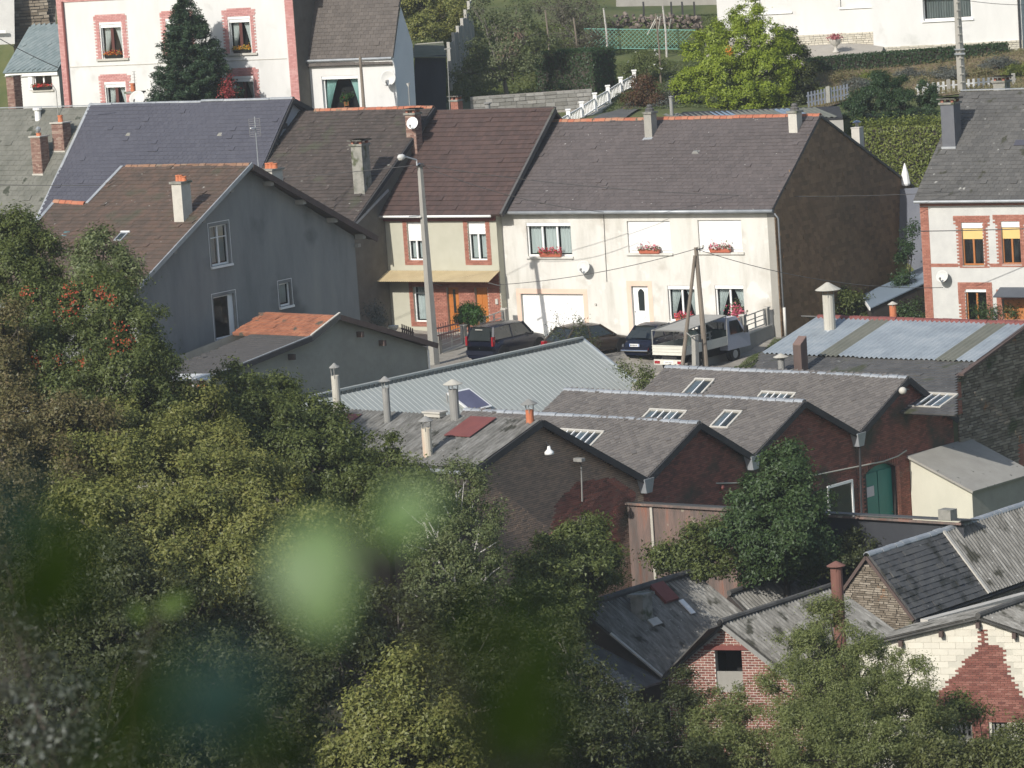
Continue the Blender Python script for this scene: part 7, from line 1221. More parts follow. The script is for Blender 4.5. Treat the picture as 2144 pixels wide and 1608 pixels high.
# truck
o = gpt(1470, 742, 166.2, .03); t = thing('flatbed_truck', 'cream flatbed truck with a grey canvas canopy parked beside the railing', 'truck', o); X = nrm(hd + V3(.10, 0, 0)); Y = V3(-X[1], X[0], 0)
def p(x, y, z): return o + (X * (x - 2.6) + Y * y + Z * z) * .93
tw = .92
MB().hexa([p(0, -tw, .85), p(3.4, -tw, .85), p(3.4, tw, .85), p(0, tw, .85)], [p(0, -tw, .95), p(3.4, -tw, .95), p(3.4, tw, .95), p(0, tw, .95)]).build('bed_floor', m_slatedk, t)
tg = MB().hexa([p(-.04, -tw, .88), p(0, -tw, .88), p(0, tw, .88), p(-.04, tw, .88)], [p(-.04, -tw, 1.32), p(0, -tw, 1.32), p(0, tw, 1.32), p(-.04, tw, 1.32)]).build('tailgate', m_truck, t)
for z_ in (.88, 1.03, 1.17, 1.3): MB().bar(p(-.05, -tw, z_), p(-.05, tw, z_), .025).build('tailgate_rib', m_truck, tg)
for s_ in (-1, 1): MB().hexa([p(0, s_ * tw - .02, .88), p(3.4, s_ * tw - .02, .88), p(3.4, s_ * tw + .02, .88), p(0, s_ * tw + .02, .88)], [p(0, s_ * tw - .02, 1.3), p(3.4, s_ * tw - .02, 1.3), p(3.4, s_ * tw + .02, 1.3), p(0, s_ * tw + .02, 1.3)]).build('drop_side', m_truck, t)
MB().hexa([p(-.08, -tw + .08, .42), p(0, -tw + .08, .42), p(0, tw - .08, .42), p(-.08, tw - .08, .42)], [p(-.08, -tw + .08, .66), p(0, -tw + .08, .66), p(0, tw - .08, .66), p(-.08, tw - .08, .66)]).build('light_bar', m_truck, t)
for s_ in (-1, 1): MB().hexa([p(-.1, s_ * (tw - .12), .47), p(-.08, s_ * (tw - .12), .47), p(-.08, s_ * (tw - .42), .47), p(-.1, s_ * (tw - .42), .47)], [p(-.1, s_ * (tw - .12), .60), p(-.08, s_ * (tw - .12), .60), p(-.08, s_ * (tw - .42), .60), p(-.1, s_ * (tw - .42), .60)]).build('tail_light', m_red, t)
pl_ = MB().hexa([p(-.1, -.27, .47), p(-.085, -.27, .47), p(-.085, .27, .47), p(-.1, .27, .47)], [p(-.1, -.27, .59), p(-.085, -.27, .59), p(-.085, .27, .59), p(-.1, .27, .59)]).build('number_plate', m_wpaint, t); m = MB()
for s_ in (-.2, -.14, -.08, -.02, .05, .11, .17): m.wbox(p(-.105, s_, .5), .006, .03, .06, X, Y)
m.build('blurred_characters', m_fluegr, pl_); MB().hexa([p(0, -.4, .4), p(4.6, -.4, .4), p(4.6, .4, .4), p(0, .4, .4)], [p(0, -.4, .8), p(4.6, -.4, .8), p(4.6, .4, .8), p(0, .4, .8)]).build('chassis', m_black, t)
for x_ in (.95, 4.1):
    for s_ in (-1, 1): w_ = MB().lathe(p(x_, s_ * (tw - .2), .36), [(0, -.12), (.36, -.12), (.37, 0), (.36, .12), (.2, .13), (0, .1)], 18, Y * s_).build('wheel', m_black, t); MB().lathe(p(x_, s_ * (tw - .2), .36), [(.2, .125), (.1, .14), (0, .14)], 10, Y * s_).build('rim', m_zinc, w_)
cb = MB(); cw = .88; pr_ = [(3.5, .6), (3.5, 1.95), (3.7, 2.12), (4.4, 2.10), (4.95, 1.45), (5.3, 1.25), (5.35, .6)]; V = [p(x, s_ * cw * (.9 if z_ > 1.6 else 1), z_) for s_ in (-1, 1) for x, z_ in pr_]; n = 7; cb.add(V, [tuple(range(n)), tuple(range(n, 2 * n))] + [(i, (i + 1) % n, n + (i + 1) % n, n + i) for i in range(n)]).build('cab', m_lilac, t)
for s_ in (-1, 1): MB().poly([p(3.75, s_ * cw * 1.005, 1.32), p(4.85, s_ * cw * 1.005, 1.32), p(4.45, s_ * cw * .94, 1.95), p(3.78, s_ * cw * .94, 1.95)]).build('side_window', m_cglass, t); MB().wbox(p(4.75, s_ * (cw + .2), 1.3), .12, .16, .3, X, Y).build('wing_mirror', m_black, t)
MB().poly([p(3.49, -cw * .85, 1.2), p(3.49, cw * .85, 1.2), p(3.49, cw * .8, 1.92), p(3.49, -cw * .8, 1.92)]).build('rear_window', m_cglass, t); MB().hexa([p(3.36, -tw, .95), p(3.42, -tw, .95), p(3.42, tw, .95), p(3.36, tw, .95)], [p(3.36, -tw, 1.6), p(3.42, -tw, 1.6), p(3.42, tw, 1.6), p(3.36, tw, 1.6)]).build('headboard', nmat('dark_green_board', [(.04, .06, .055), (.06, .08, .075)]), t)
cn = MB()
for i in range(7):
    for j in range(7): pass
V = []; 
for i in range(9):
    fx = i / 8; x = -.05 + 3.6 * fx
    for j in range(9): y = -tw + 2 * tw * j / 8; V.append(p(x, y, 2.02 + .26 * fx - .05 * sin(pi * j / 8) * sin(pi * (fx * 3 % 1)) - (.05 if j in (0, 8) else 0)))
cn.add(V, [(i * 9 + j, i * 9 + j + 1, i * 9 + j + 10, i * 9 + j + 9) for i in range(8) for j in range(8)]).build('canvas_canopy', m_tarp, t, smooth=True)
m = MB()
for (x, y) in ((0, -tw), (0, tw), (1.7, -tw), (1.7, tw), (3.4, -tw), (3.4, tw)): m.bar(p(x, y, .9), p(x, y, 2.0 + .26 * x / 3.6), .04)
m.bar(p(0, -tw, 2.0), p(0, tw, 2.0), .04); m.bar(p(0, -tw, 2.0), p(3.4, -tw, 2.25), .04); m.bar(p(0, tw, 2.0), p(3.4, tw, 2.25), .04); m.build('canopy_frame', m_fluegr, t)
b = p(1.9, .1, .95); t = thing('storage_tank', 'pale greenish translucent tank standing on the truck bed', 'tank', b); MB().lathe(b, [(0, 0), (.26, 0), (.3, .1), (.3, .62), (.22, .74), (.08, .78), (0, .78)], 14).build('tank', nmat('pale_green_plastic', [(.35, .42, .38), (.42, .50, .45)], rough=.4), t); MB().lathe(b, [(.08, .78), (.08, .85), (0, .85)], 10).build('lid', m_concl, t)
# ================================================================== VEGETATION
def LB(*q): return [tuple(at(x, y, d_)) + (r, r * k_) for x, y, d_, r, k_ in q]
def under(lobes): x, y = np.mean([l[0] for l in lobes]), np.mean([l[1] for l in lobes]); return V3(x, y, gz1(x, y))
def TR(name, label, cat, q, dens, size, lm, bm=bk_dark, tr=.14, seed=1, group=None, **k):
    q = [(a, b, c_, r * (.88 if c_ < 142 else .95), kk) for a, b, c_, r, kk in q]; lb = LB(*q)
    if 60 < q[0][2] < 142: dens, size = dens * 1.55, size * .8
    return tree(name, label, cat, under(lb), lb, dens, size, lm, bm, tr, seed, group, **k)
# upper garden
TR('leafy_shrub', 'tall bright yellow-green shrub with a pointed tip in the upper garden', 'tree', [(1565, 38, 200, .85, 1.5), (1545, 105, 200, 1.25, 1.2), (1600, 90, 200, 1.1, 1.3), (1470, 120, 200, 1.15, 1.2), (1510, 165, 199.5, 1.5, 1.1), (1600, 165, 199.5, 1.5, 1.2), (1445, 180, 199.5, .95, 1), (1640, 120, 201, 1., 1.3), (1500, 75, 200.5, .8, 1.1), (1560, 205, 199, 1.3, .8)], 520, .13, lm_lime, bk_dark, .1, 11, csize=.3, extra=lambda t, C, rg: blob(at(1527, 108, 198.7), 60, .12, .1, fl_orange, t, 'orange_leaves'))
TR('shrub_shade_side', 'shaded right side of the yellow-green shrub, made as dark leaves', 'tree', [(1665, 130, 201.5, .9, 1.5), (1680, 180, 201, 1., 1.3), (1648, 90, 202, .6, 1.4), (1660, 215, 200, .9, .9)], 420, .13, lm_dark, bk_dark, .08, 12, csize=.3)  # shade side of the yellow-green shrub, put into dark leaf colour
TR('apple_tree', 'sparse grey-green fruit tree above the dark red tiled roof', 'tree', [(1035, 60, 202, 1.0, 1), (1100, 75, 201, 1.0, 1), (995, 120, 201, .9, .9), (1060, 120, 200, 1.1, .9), (1140, 90, 202, .8, 1), (1100, 130, 200, .7, .9), (1010, 20, 204, .8, 1), (1080, 30, 204, .9, 1), (965, 150, 200, .6, .7), (1020, 160, 200, .6, .8)], 130, .14, lm_apple, bk_grey, .13, 13, csize=.34, limbs=7)
TR('garden_tree', 'grey twiggy bush left of the log pile', 'tree', [(1215, 30, 212, 1.3, .9), (1260, 60, 212, .9, .9), (1190, 75, 211, 1.1, .9), (1160, 20, 214, 1.2, .9), (1230, 85, 210, .8, .7)], 110, .12, leafmat('brown_twig_leaves', [(.05, .045, .03), (.09, .08, .05), (.12, .11, .07)]), bk_grey, .08, 14, limbs=14)
TR('garden_tree', 'olive tree foliage at the top edge above the dark shed', 'tree', [(880, 15, 225, 1.5, 1), (930, 35, 222, 1.2, .9), (890, 60, 220, 1.2, .7), (950, 5, 226, 1.4, .9), (860, -20, 226, 1.5, 1)], 230, .17, lm_oak, bk_dark, .12, 15)
TR('rose_bush', 'pink blossoming bush beside the sparse fruit tree', 'bush', [(1070, 55, 209, .6, .9), (1075, 85, 209, .55, .9), (1060, 110, 209, .5, .7)], 300, .12, leafmat('pinkish_blossom_leaves', [(.35, .20, .17), (.45, .30, .25), (.12, .12, .05)]), bk_dark, .05, 16)
TR('rose_bush', 'bush with white roses below the lattice fence', 'bush', [(1350, 118, 206, .6, .8), (1335, 140, 206, .6, .8), (1375, 135, 206, .5, .8)], 260, .12, lm_mid, bk_dark, .04, 17, extra=lambda t, C, rg: flowers(t, C, rg, 26, .16, fl_white, 'white_roses', .1))
TR('garden_shrub', 'reddish green shrub at the top of the balustrade', 'bush', [(1335, 185, 200, .75, 1.1), (1350, 215, 199.5, .8, 1), (1325, 225, 199, .7, 1), (1370, 200, 200, .6, 1)], 420, .11, lm_redbr, bk_dark, .05, 18)
TR('garden_shrub', 'grey-green shrub mound between the reddish shrub and the yellow-green one', 'bush', [(1405, 185, 201, .6, .8), (1425, 205, 200, .6, .8), (1395, 225, 199, .6, .8)], 350, .1, lm_grey, bk_dark, .04, 19)
TR('ivy_mound', 'dark ivy along the foot of the whitewashed garden wall', 'bush', [(1080, 218, 200, .5, .6), (1110, 222, 200, .5, .6), (1140, 222, 200, .5, .6), (1165, 226, 200, .45, .6), (1190, 215, 200.5, .3, .6)], 500, .1, lm_hedge, bk_dark, .03, 20)
a_, b_ = at(1222, 190, 206), at(1222, 188, 206); hb = at(1208, 190, 204); hedge_box('clipped_hedge', 'square-cut dark green hedge block left of the white roses', 'hedge', hb, LO.U, 3.7, 2.2, hgt(hb, 106), lm_hedge, size=.11)
hb = at(1890, 395, 188); hedge_box('clipped_hedge', 'tall golden green hedge behind the closed parasol', 'hedge', hb - Z * .5, V3(.95, -.3, 0), 4.6, 1.6, hgt(hb, 262) + .5, lm_hedgebr, size=.12, dens=480, rnd=.2)
for i_, q in enumerate([[(1832, 190, 191, .85, 1.2), (1832, 222, 190.5, .95, 1.2)], [(1885, 188, 191, .5, 1.4), (1893, 222, 190.5, .75, 1.2)], [(1940, 190, 191, .45, 1.5), (1945, 224, 190.5, .6, 1.3)], [(1785, 235, 190.5, .65, 1.3), (1790, 215, 191, .5, 1.2)]]):
    TR('conifer_bush', ['rounded dark conifer, widest of the row above the golden hedge', 'lumpy dark conifer second in the row above the golden hedge', 'narrow dark conifer nearest the slate-clad chimney', 'shadowy conifer at the left end of the row above the golden hedge'][i_], 'bush', q, 800, .1, lm_hedge, bk_dark, .06, 30 + i_, 'dark conifers above the golden hedge', csize=.24, shell=(.7, 1.02))
rgb = random.Random(8); kinds = [lm_grey, lm_heath, lm_heath, lm_grey, lm_hedgebr]
hl = [(1790, 175, 'broad grey lavender mound left of the rounded conifer', 0, .8), (1900, 150, 'large grey-green lavender mound above the conifers', 0, .75), (1980, 158, 'grey lavender mound left of the concrete pole foot', 0, .8), (2085, 130, 'big grey lavender bush right of the concrete pole', 0, .9), (1730, 180, 'olive heath clump near the yellow-green shrub', 4, .6), (1815, 145, 'yellow-green clump in the middle of the flower slope', 4, .55), (1840, 125, 'dark clump touching the low hedge', 2, .45), (1960, 132, 'reddish heath clump beside the low hedge', 2, .5), (2050, 150, 'tan heather clump behind the picket fence', 1, .6), (2125, 150, 'dark shrub at the right end of the flower slope', 4, .8), (1765, 150, 'tan heather clump at the left of the flower slope', 1, .65), (1870, 175, 'tan heather clump directly above the conifers', 1, .6)]
for i_, (x, y, lb, k_, r) in enumerate(hl): c_ = gpt(x, y, 202.5 + (150 - y) * .07); lb_ = [tuple(c_ + V3(0, 0, r * .25)) + (r, r * .55), tuple(c_ + V3(r * .6, .1, r * .2)) + (r * .7, r * .4)]; tree('slope_shrub', lb, 'shrub', c_, lb_, 480, .09, kinds[k_], bk_dark, .02, 50 + i_, 'shrubs on the flower slope', csize=.22)
def scatter(name, label, cat, poly, n, size, lm, hgt_=.12, seed=2, asp=.3):
    rg = np.random.default_rng(seed); P = np.array([p_[:2] for p_ in poly]); u, v = rg.uniform(size=(2, n)); xy = ((P[0] * (1 - u)[:, None] + P[1] * u[:, None]) * (1 - v)[:, None] + (P[3] * (1 - u)[:, None] + P[2] * u[:, None]) * v[:, None]); z = np.concatenate([gz(xy[i:i + 20000, 0], xy[i:i + 20000, 1]) for i in range(0, n, 20000)]); C = np.column_stack([xy, z + rg.uniform(0, hgt_, n)])
    N_ = rg.normal(size=(n, 3)) * .8 + np.array([-.2, -.5, .6]); N_ /= np.linalg.norm(N_, axis=1)[:, None]; tag(quads_obj(name, leaf_quads(C, N_, size, rg, asp), lm, None, C.mean(0), 'stuff'), label, cat)
scatter('ground_cover', 'dry heath and flowers covering the terraced slope at the upper right', 'ground cover', [at(1690, 232, 196), at(2150, 215, 197), at(2150, 112, 208), at(1690, 150, 206)], 26000, .13, lm_heath, .25)
scatter('lawn_grass', 'short lawn grass behind the lattice fence and log pile', 'grass', [at(1180, 110, 211), at(1500, 110, 211), at(1500, 5, 226), at(1280, 5, 226)], 24000, .12, lm_grass, .1, 3)
scatter('lawn_grass', 'rough garden grass between the balustrade and the shrubs', 'grass', [at(1240, 240, 198), at(1480, 240, 198), at(1480, 110, 209), at(1280, 110, 209)], 22000, .12, lm_grass, .15, 4)
scatter('garden_undergrowth', 'dark undergrowth on the bank above the shed', 'ground cover', [at(860, 130, 205), at(1200, 190, 203), at(1220, -10, 226), at(850, -30, 236)], 30000, .16, lm_mid, .4, 5, .5)
scatter('verge_grass', 'rough grass strip along the right retaining wall', 'grass', [at(1478, 780, 161), at(1520, 780, 161), at(1640, 706, 170), at(1622, 706, 170.4)], 7000, .09, lm_grass, .12, 6)
gsheet('flower_bed_soil', [at(1690, 232, 196), at(2150, 215, 197), at(2150, 116, 208), at(1690, 150, 206)], nmat('tan_bed_soil', [(.13, .10, .06), (.22, .165, .11), (.14, .14, .06)], scale=1.5, bump=.5), .05, 20, 14)
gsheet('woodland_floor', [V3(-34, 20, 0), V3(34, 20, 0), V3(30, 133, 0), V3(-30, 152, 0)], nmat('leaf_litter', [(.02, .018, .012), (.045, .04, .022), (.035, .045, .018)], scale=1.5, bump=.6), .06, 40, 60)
# spruce
def spruce(label, base, top, R, seed):
    rg = np.random.default_rng(seed); t = thing('spruce_tree', label, 'tree', base); base, top = np.asarray(base), np.asarray(top); H_ = top[2] - base[2]; MB().path([base - Z * .5, top], [.16, .02], 8).build('trunk', bk_dark, t); C = []; N_ = []; m = MB()
    nb = 400
    for i in range(nb):
        f_ = (i + rg.uniform()) / nb; f_ = f_ ** .85; z_ = top[2] - .1 - f_ * (H_ - .3); r = R * (f_ ** .68) * rg.uniform(.80, 1.08) + .08; az = rg.uniform(0, 2 * pi); d_ = V3(cos(az), sin(az), 0); org = base + (top - base) * ((z_ - base[2]) / H_); nq = int(26 + 110 * r); s_ = rg.uniform(0, 1, nq) ** .6; droop = -.22 * r * s_ + .26 * r * s_ ** 2.2
        P = org + d_ * (s_ * r)[:, None] + Z * droop[:, None] + V3(-d_[1], d_[0], 0) * (rg.normal(size=nq) * .16 * (1.1 - s_ * .8) * min(1, r))[:, None] + rg.normal(size=(nq, 3)) * np.array([.05, .05, .075]); n_ = rg.normal(size=(nq, 3)) * .5 + np.array([0, 0, 1]) + d_ * .3; C.append(P); N_.append(n_ / np.linalg.norm(n_, axis=1)[:, None])
    quads_obj('crown', leaf_quads(np.concatenate(C), np.concatenate(N_), .17, rg, .34), lm_spruce, t)
sb_ = at(412, 262, 194.5); spruce('dense dark spruce standing in front of the pink-trimmed house', sb_, at(385, -14, 194.5), 2.75, 4)
TR('autumn_shrub', 'small shrub with red leaves right of the spruce', 'bush', [(474, 192, 193, .28, 1.3), (478, 172, 193, .18, 1)], 420, .1, leafmat('crimson_leaves', [(.25, .03, .03), (.40, .06, .06)]), bk_dark, .03, 21)
# street plants
TR('garden_tree', 'leafy green tree behind the large conical flue', 'tree', [(1690, 645, 175, .7, 1), (1735, 665, 175, .8, .9), (1780, 640, 175, .65, 1), (1765, 620, 175.5, .45, 1), (1680, 680, 175, .6, .9), (1810, 665, 175.5, .45, .8)], 420, .12, lm_mid, bk_dark, .07, 22)
TR('climbing_shrub', 'grey-green climber on the front of the brick-trimmed house', 'bush', [(2055, 640, 172, .3, 1.8), (2075, 655, 172, .38, 1.3), (2115, 655, 171.5, .35, 1)], 420, .1, lm_maple, bk_dark, .04, 23)
TR('young_tree', 'thin young tree in front of the bronze hatchback', 'tree', [(1210, 700, 167.6, .5, .6), (1170, 695, 167.6, .4, .6), (1215, 670, 167.6, .3, .9), (1165, 665, 167.6, .16, 1), (1240, 715, 167.4, .35, .7)], 150, .10, lm_dark, bk_dark, .04, 24, limbs=6)
TR('weedy_bush', 'straggly bush growing between the metal roof and the first workshop', 'bush', [(1335, 785, 162, .5, .8), (1350, 805, 161.5, .45, .8), (1310, 775, 162.5, .35, .8)], 300, .11, lm_mid, bk_dark, .03, 25)
TR('ivy_mound', 'faded climbing plant at the base of the dark side wall', 'bush', [(775, 655, 172, .5, .8), (800, 665, 171.5, .45, .8)], 260, .1, lm_grey, bk_dark, .03, 26)
TR('yard_bush', 'blue-green conifer behind the corrugated roof ridge at the right', 'bush', [(1905, 650, 174.5, .55, 1), (1925, 662, 174.5, .4, .9)], 420, .1, lm_maple, bk_dark, .04, 27)
TR('yard_tree', 'dark foliage in the shady gap behind the lean-to roof', 'tree', [(1900, 530, 176.5, .5, 1.6), (1912, 480, 177, .3, 1.5), (1890, 580, 176, .5, 1)], 380, .12, lm_hedge, bk_dark, .06, 28)
# mid-ground trees
BIG = 420
TR('maple_tree', 'dense dark green maple in front of the sawtooth brick gables', 'tree', [(1635, 1010, 130, 1.1, 1.15), (1580, 1065, 130, 1.1, 1.1), (1675, 1070, 130, 1.15, 1.15), (1560, 1125, 129.5, 1.05, 1), (1630, 1120, 129, 1.4, 1), (1700, 1130, 130, 1.05, 1), (1590, 1165, 130, 1.1, .9), (1675, 1160, 130, 1.1, .9), (1640, 968, 131, .7, 1.1), (1715, 1165, 130.5, .75, .9)], 400, .16, lm_maple, bk_dark, .15, 61, csize=.34)
TR('leafy_bush', 'lighter green bush at the foot of the rusty iron wall', 'bush', [(1450, 1150, 130, 1.0, .9), (1500, 1130, 130.5, .8, .9), (1410, 1170, 129.5, .75, .8), (1480, 1175, 129.5, .8, .8)], 350, .15, lm_mid, bk_dark, .07, 62)
TR('broadleaf_tree', 'broad green tree standing left of the rusty iron wall', 'tree', [(1190, 1160, 124, 1.1, 1), (1235, 1150, 124, 1.0, 1), (1140, 1200, 122, 1.2, 1), (1210, 1210, 122, 1.3, 1), (1250, 1185, 123, .85, 1), (1150, 1255, 120, 1.4, 1), (1100, 1290, 118, 1.2, 1), (1150, 1290, 119, 1.3, .9), (1225, 1100, 125, .6, 1)], 380, .15, lm_mid, bk_grey, .15, 63, csize=.34)
TR('birch_tree', 'slender birch with pale trunk and light foliage, centre foreground', 'tree', [(955, 1030, 118, .95, 1.2), (1000, 1080, 118, .9, 1.1), (930, 1090, 117, 1.0, 1.1), (985, 1150, 116.5, 1.1, 1.1), (905, 1150, 116, 1.0, 1.1), (1010, 1210, 116, 1.0, 1), (880, 1060, 117.5, .7, 1), (950, 1210, 115.5, 1.2, 1), (900, 1250, 115, 1.0, 1), (985, 1010, 118.5, .5, 1.2)], 230, .12, lm_birch, bk_birch, .15, 64, csize=.3)
TR('broadleaf_tree', 'tree with fresh green tips in front of the corrugated roof eave', 'tree', [(810, 950, 124, .75, 1.1), (845, 1000, 123, .9, 1), (790, 1010, 122, .9, 1), (870, 1050, 121, 1.1, 1), (800, 1080, 119, 1.2, 1), (740, 1050, 119, 1.1, 1)], 380, .14, lm_mid, bk_dark, .13, 65)
TR('broadleaf_tree', 'dark green tree spreading below the sage metal roof', 'tree', [(480, 830, 126, 1.3, .9), (560, 840, 126, 1.2, .9), (540, 900, 124, 1.5, .9), (620, 890, 125, 1.3, .9), (690, 930, 125, 1.2, .9), (650, 980, 122, 1.5, .9), (580, 970, 122, 1.4, .9), (730, 990, 122.5, 1.0, .9), (450, 880, 124, 1.2, .9), (700, 870, 126.5, .55, 1)], 360, .15, lm_mid, bk_dark, .18, 66, csize=.36)
TR('oak_tree', 'large yellowish green oak filling the left foreground', 'tree', [(330, 1000, 115, 1.8, .85), (450, 1030, 115, 1.6, .85), (200, 990, 114, 1.7, .85), (560, 1070, 114, 1.5, .85), (400, 1110, 112, 1.8, .85), (270, 1100, 111, 1.8, .85), (520, 1140, 111.5, 1.6, .85), (640, 1110, 114, 1.3, .85), (350, 1180, 110, 1.7, .85), (480, 1210, 110, 1.6, .85), (600, 1190, 111, 1.4, .85), (170, 1090, 110, 1.5, .85)], 330, .15, lm_oak, bk_grey, .26, 67, csize=.40)
TR('rowan_tree', 'rowan tree with clusters of orange-red berries at the left', 'tree', [(90, 650, 122, 1.5, .9), (210, 650, 122, 1.4, .9), (280, 700, 121, 1.4, .9), (150, 740, 120, 1.7, .9), (40, 740, 120, 1.5, .9), (260, 790, 119, 1.6, .9), (320, 760, 120, 1.0, 1), (130, 840, 118, 1.7, .9), (20, 850, 118, 1.5, .9), (300, 850, 119, 1.2, .9), (215, 590, 123, .7, 1)], 340, .14, lm_mid, bk_dark, .20, 68, csize=.36, extra=lambda t, C, rg: [blob(at(x, y, 117.6), 34, .13, .06, fl_berry, t, 'berries') for x, y in ((205, 618), (232, 628), (135, 615), (128, 655), (150, 608), (265, 718), (240, 728), (120, 755), (170, 757), (250, 685), (75, 760), (55, 610), (150, 645), (212, 610))])
TR('ash_tree', 'light leafed tree top rising before the rusty brown roof', 'tree', [(215, 525, 127, .7, 1.2), (180, 545, 127, .6, 1), (255, 580, 126.5, .75, 1), (195, 590, 126, .8, 1), (270, 560, 127, .45, 1)], 330, .14, lm_birch, bk_dark, .1, 69)
TR('dark_tree', 'dark tree at the left edge below the lichened roof', 'tree', [(30, 500, 130, 1.0, 1), (75, 530, 130, .95, 1), (20, 570, 129, 1.2, 1), (90, 590, 129, .9, 1), (-20, 520, 130, 1.0, 1), (60, 470, 131, .5, 1)], 380, .14, lm_mid, bk_dark, .13, 70)
TR('brownish_tree', 'tree turning brown along the left edge of the wood', 'tree', [(10, 700, 118, .9, 1.2), (0, 800, 117, 1.2, 1), (60, 900, 115, 1.6, .9), (150, 910, 115, 1.5, .9), (0, 960, 113, 1.5, .9), (90, 1000, 112.5, 1.5, .9), (20, 1060, 111, 1.4, .9)], 300, .14, leafmat('bronzed_leaves', [(.06, .06, .02), (.12, .11, .035), (.17, .14, .06), (.19, .11, .055)]), bk_dark, .2, 71)
TR('broadleaf_tree', 'dark tree behind the orange flowers, between rowan and oak', 'tree', [(400, 880, 120, 1.5, .9), (350, 920, 118, 1.4, .9), (250, 910, 117, 1.4, .9), (440, 950, 117, 1.4, .9), (330, 870, 120, 1.0, .9), (520, 1000, 116.5, 1.2, .9)], 340, .14, lm_oak, bk_dark, .15, 72)
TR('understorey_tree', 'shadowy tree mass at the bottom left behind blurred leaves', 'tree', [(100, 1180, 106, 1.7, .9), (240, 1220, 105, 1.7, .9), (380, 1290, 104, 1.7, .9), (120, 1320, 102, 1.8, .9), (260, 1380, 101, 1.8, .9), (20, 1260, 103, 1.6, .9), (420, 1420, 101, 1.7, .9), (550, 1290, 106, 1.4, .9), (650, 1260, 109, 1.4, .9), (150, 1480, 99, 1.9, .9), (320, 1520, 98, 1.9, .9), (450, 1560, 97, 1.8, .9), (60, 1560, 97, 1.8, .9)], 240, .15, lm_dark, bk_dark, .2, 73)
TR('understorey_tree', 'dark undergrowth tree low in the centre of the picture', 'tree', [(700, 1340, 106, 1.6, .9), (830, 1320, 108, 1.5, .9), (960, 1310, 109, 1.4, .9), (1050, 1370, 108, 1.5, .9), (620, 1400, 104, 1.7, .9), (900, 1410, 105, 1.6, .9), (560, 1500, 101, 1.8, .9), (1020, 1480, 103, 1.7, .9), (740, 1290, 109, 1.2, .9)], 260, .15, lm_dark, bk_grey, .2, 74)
TR('oak_sapling', 'sunlit oak sapling at the bottom centre', 'tree', [(850, 1440, 99, 1.0, 1), (800, 1490, 99, 1.1, 1), (890, 1510, 99, 1.1, 1), (750, 1520, 99, .9, 1), (830, 1570, 98, 1.3, 1), (930, 1560, 98.5, .9, 1), (760, 1590, 98, 1.1, 1), (860, 1400, 99.5, .5, 1)], 330, .15, lm_oak, bk_grey, .14, 75)
TR('understorey_tree', 'sparse shaded tree left of the barn wing', 'tree', [(1180, 1340, 114, .8, .8), (1255, 1450, 112, .6, .9), (1200, 1430, 110, 1.1, .9), (1270, 1500, 108, 1.2, .9), (1150, 1500, 106, 1.4, .9), (1330, 1540, 107, 1.2, .9), (1230, 1570, 104, 1.5, .9), (1400, 1570, 106, 1.1, .9), (1215, 1400, 113, .35, 1)], 210, .14, lm_dark, bk_grey, .13, 76, limbs=6)
TR('leafy_bush', 'small dark bush against the foot of the brick barn gable', 'bush', [(1435, 1440, 118, .55, 1), (1470, 1470, 117.5, .5, 1), (1420, 1480, 117, .6, 1)], 380, .12, lm_dark, bk_dark, .05, 77)
TR('willow_bush', 'tall grey-green willow bush in front of the rusty flue and barn', 'tree', [(1740, 1310, 112, .75, 1.3), (1690, 1370, 111, 1.0, 1.2), (1780, 1380, 111, 1.1, 1.2), (1660, 1450, 109.5, 1.1, 1.1), (1740, 1460, 109, 1.3, 1.1), (1830, 1440, 110, 1.2, 1.1), (1900, 1430, 110, .9, 1.2), (1690, 1530, 107.5, 1.3, 1), (1790, 1540, 107, 1.4, 1), (1890, 1510, 108.5, 1.3, 1), (1940, 1490, 110, .8, 1), (1950, 1560, 109, 1.1, 1), (1730, 1590, 106, 1.4, .9), (1850, 1590, 106.5, 1.4, .9), (1710, 1300, 112.5, .4, 1.6)], 430, .12, lm_willow, bk_dark, .15, 78, csize=.28, asp=.34)
TR('willow_bush', 'pale leafy bush below the loft door of the brick barn', 'bush', [(1530, 1470, 113, .65, 1), (1500, 1520, 112, .9, 1), (1570, 1530, 112, .9, 1), (1530, 1580, 110, 1.1, 1), (1600, 1590, 109.5, 1.0, 1), (1480, 1580, 110, .9, 1)], 330, .12, lm_willow, bk_dark, .09, 79, csize=.28, asp=.4)
TR('leafy_bush', 'yellow-green bush in the bottom right corner', 'bush', [(2090, 1590, 106, .9, .8), (2140, 1560, 107, .8, .9), (2030, 1605, 106, .9, .7), (1970, 1590, 106, .8, .8), (2130, 1610, 105.5, .9, .8)], 380, .13, leafmat('yellow_green_leaves', [(.06, .075, .02), (.11, .125, .035), (.16, .16, .06)]), bk_dark, .08, 80)
TR('leafy_bush', 'dark shrub under the brick triangle of the block gable', 'bush', [(1990, 1480, 114.5, .6, 1), (1960, 1530, 113, .7, 1), (2050, 1495, 115.5, .35, .8), (2110, 1560, 113, .4, .8)], 360, .12, lm_mid, bk_dark, .05, 81)
TR('ivy_mound', 'shaded greenery on the low wall below the cream shed', 'bush', [(1800, 1150, 131, .8, .9), (1760, 1180, 130, .8, .9), (1830, 1120, 132, .4, 1.2)], 320, .13, lm_dark, bk_dark, .05, 82)
scatter('undergrowth', 'dense undergrowth covering the valley floor among the trees', 'undergrowth', [V3(-30, 70, 0), V3(26, 84, 0), V3(26, 132, 0), V3(-26, 150, 0)], 80000, .2, lm_dark, .9, 7, .5)
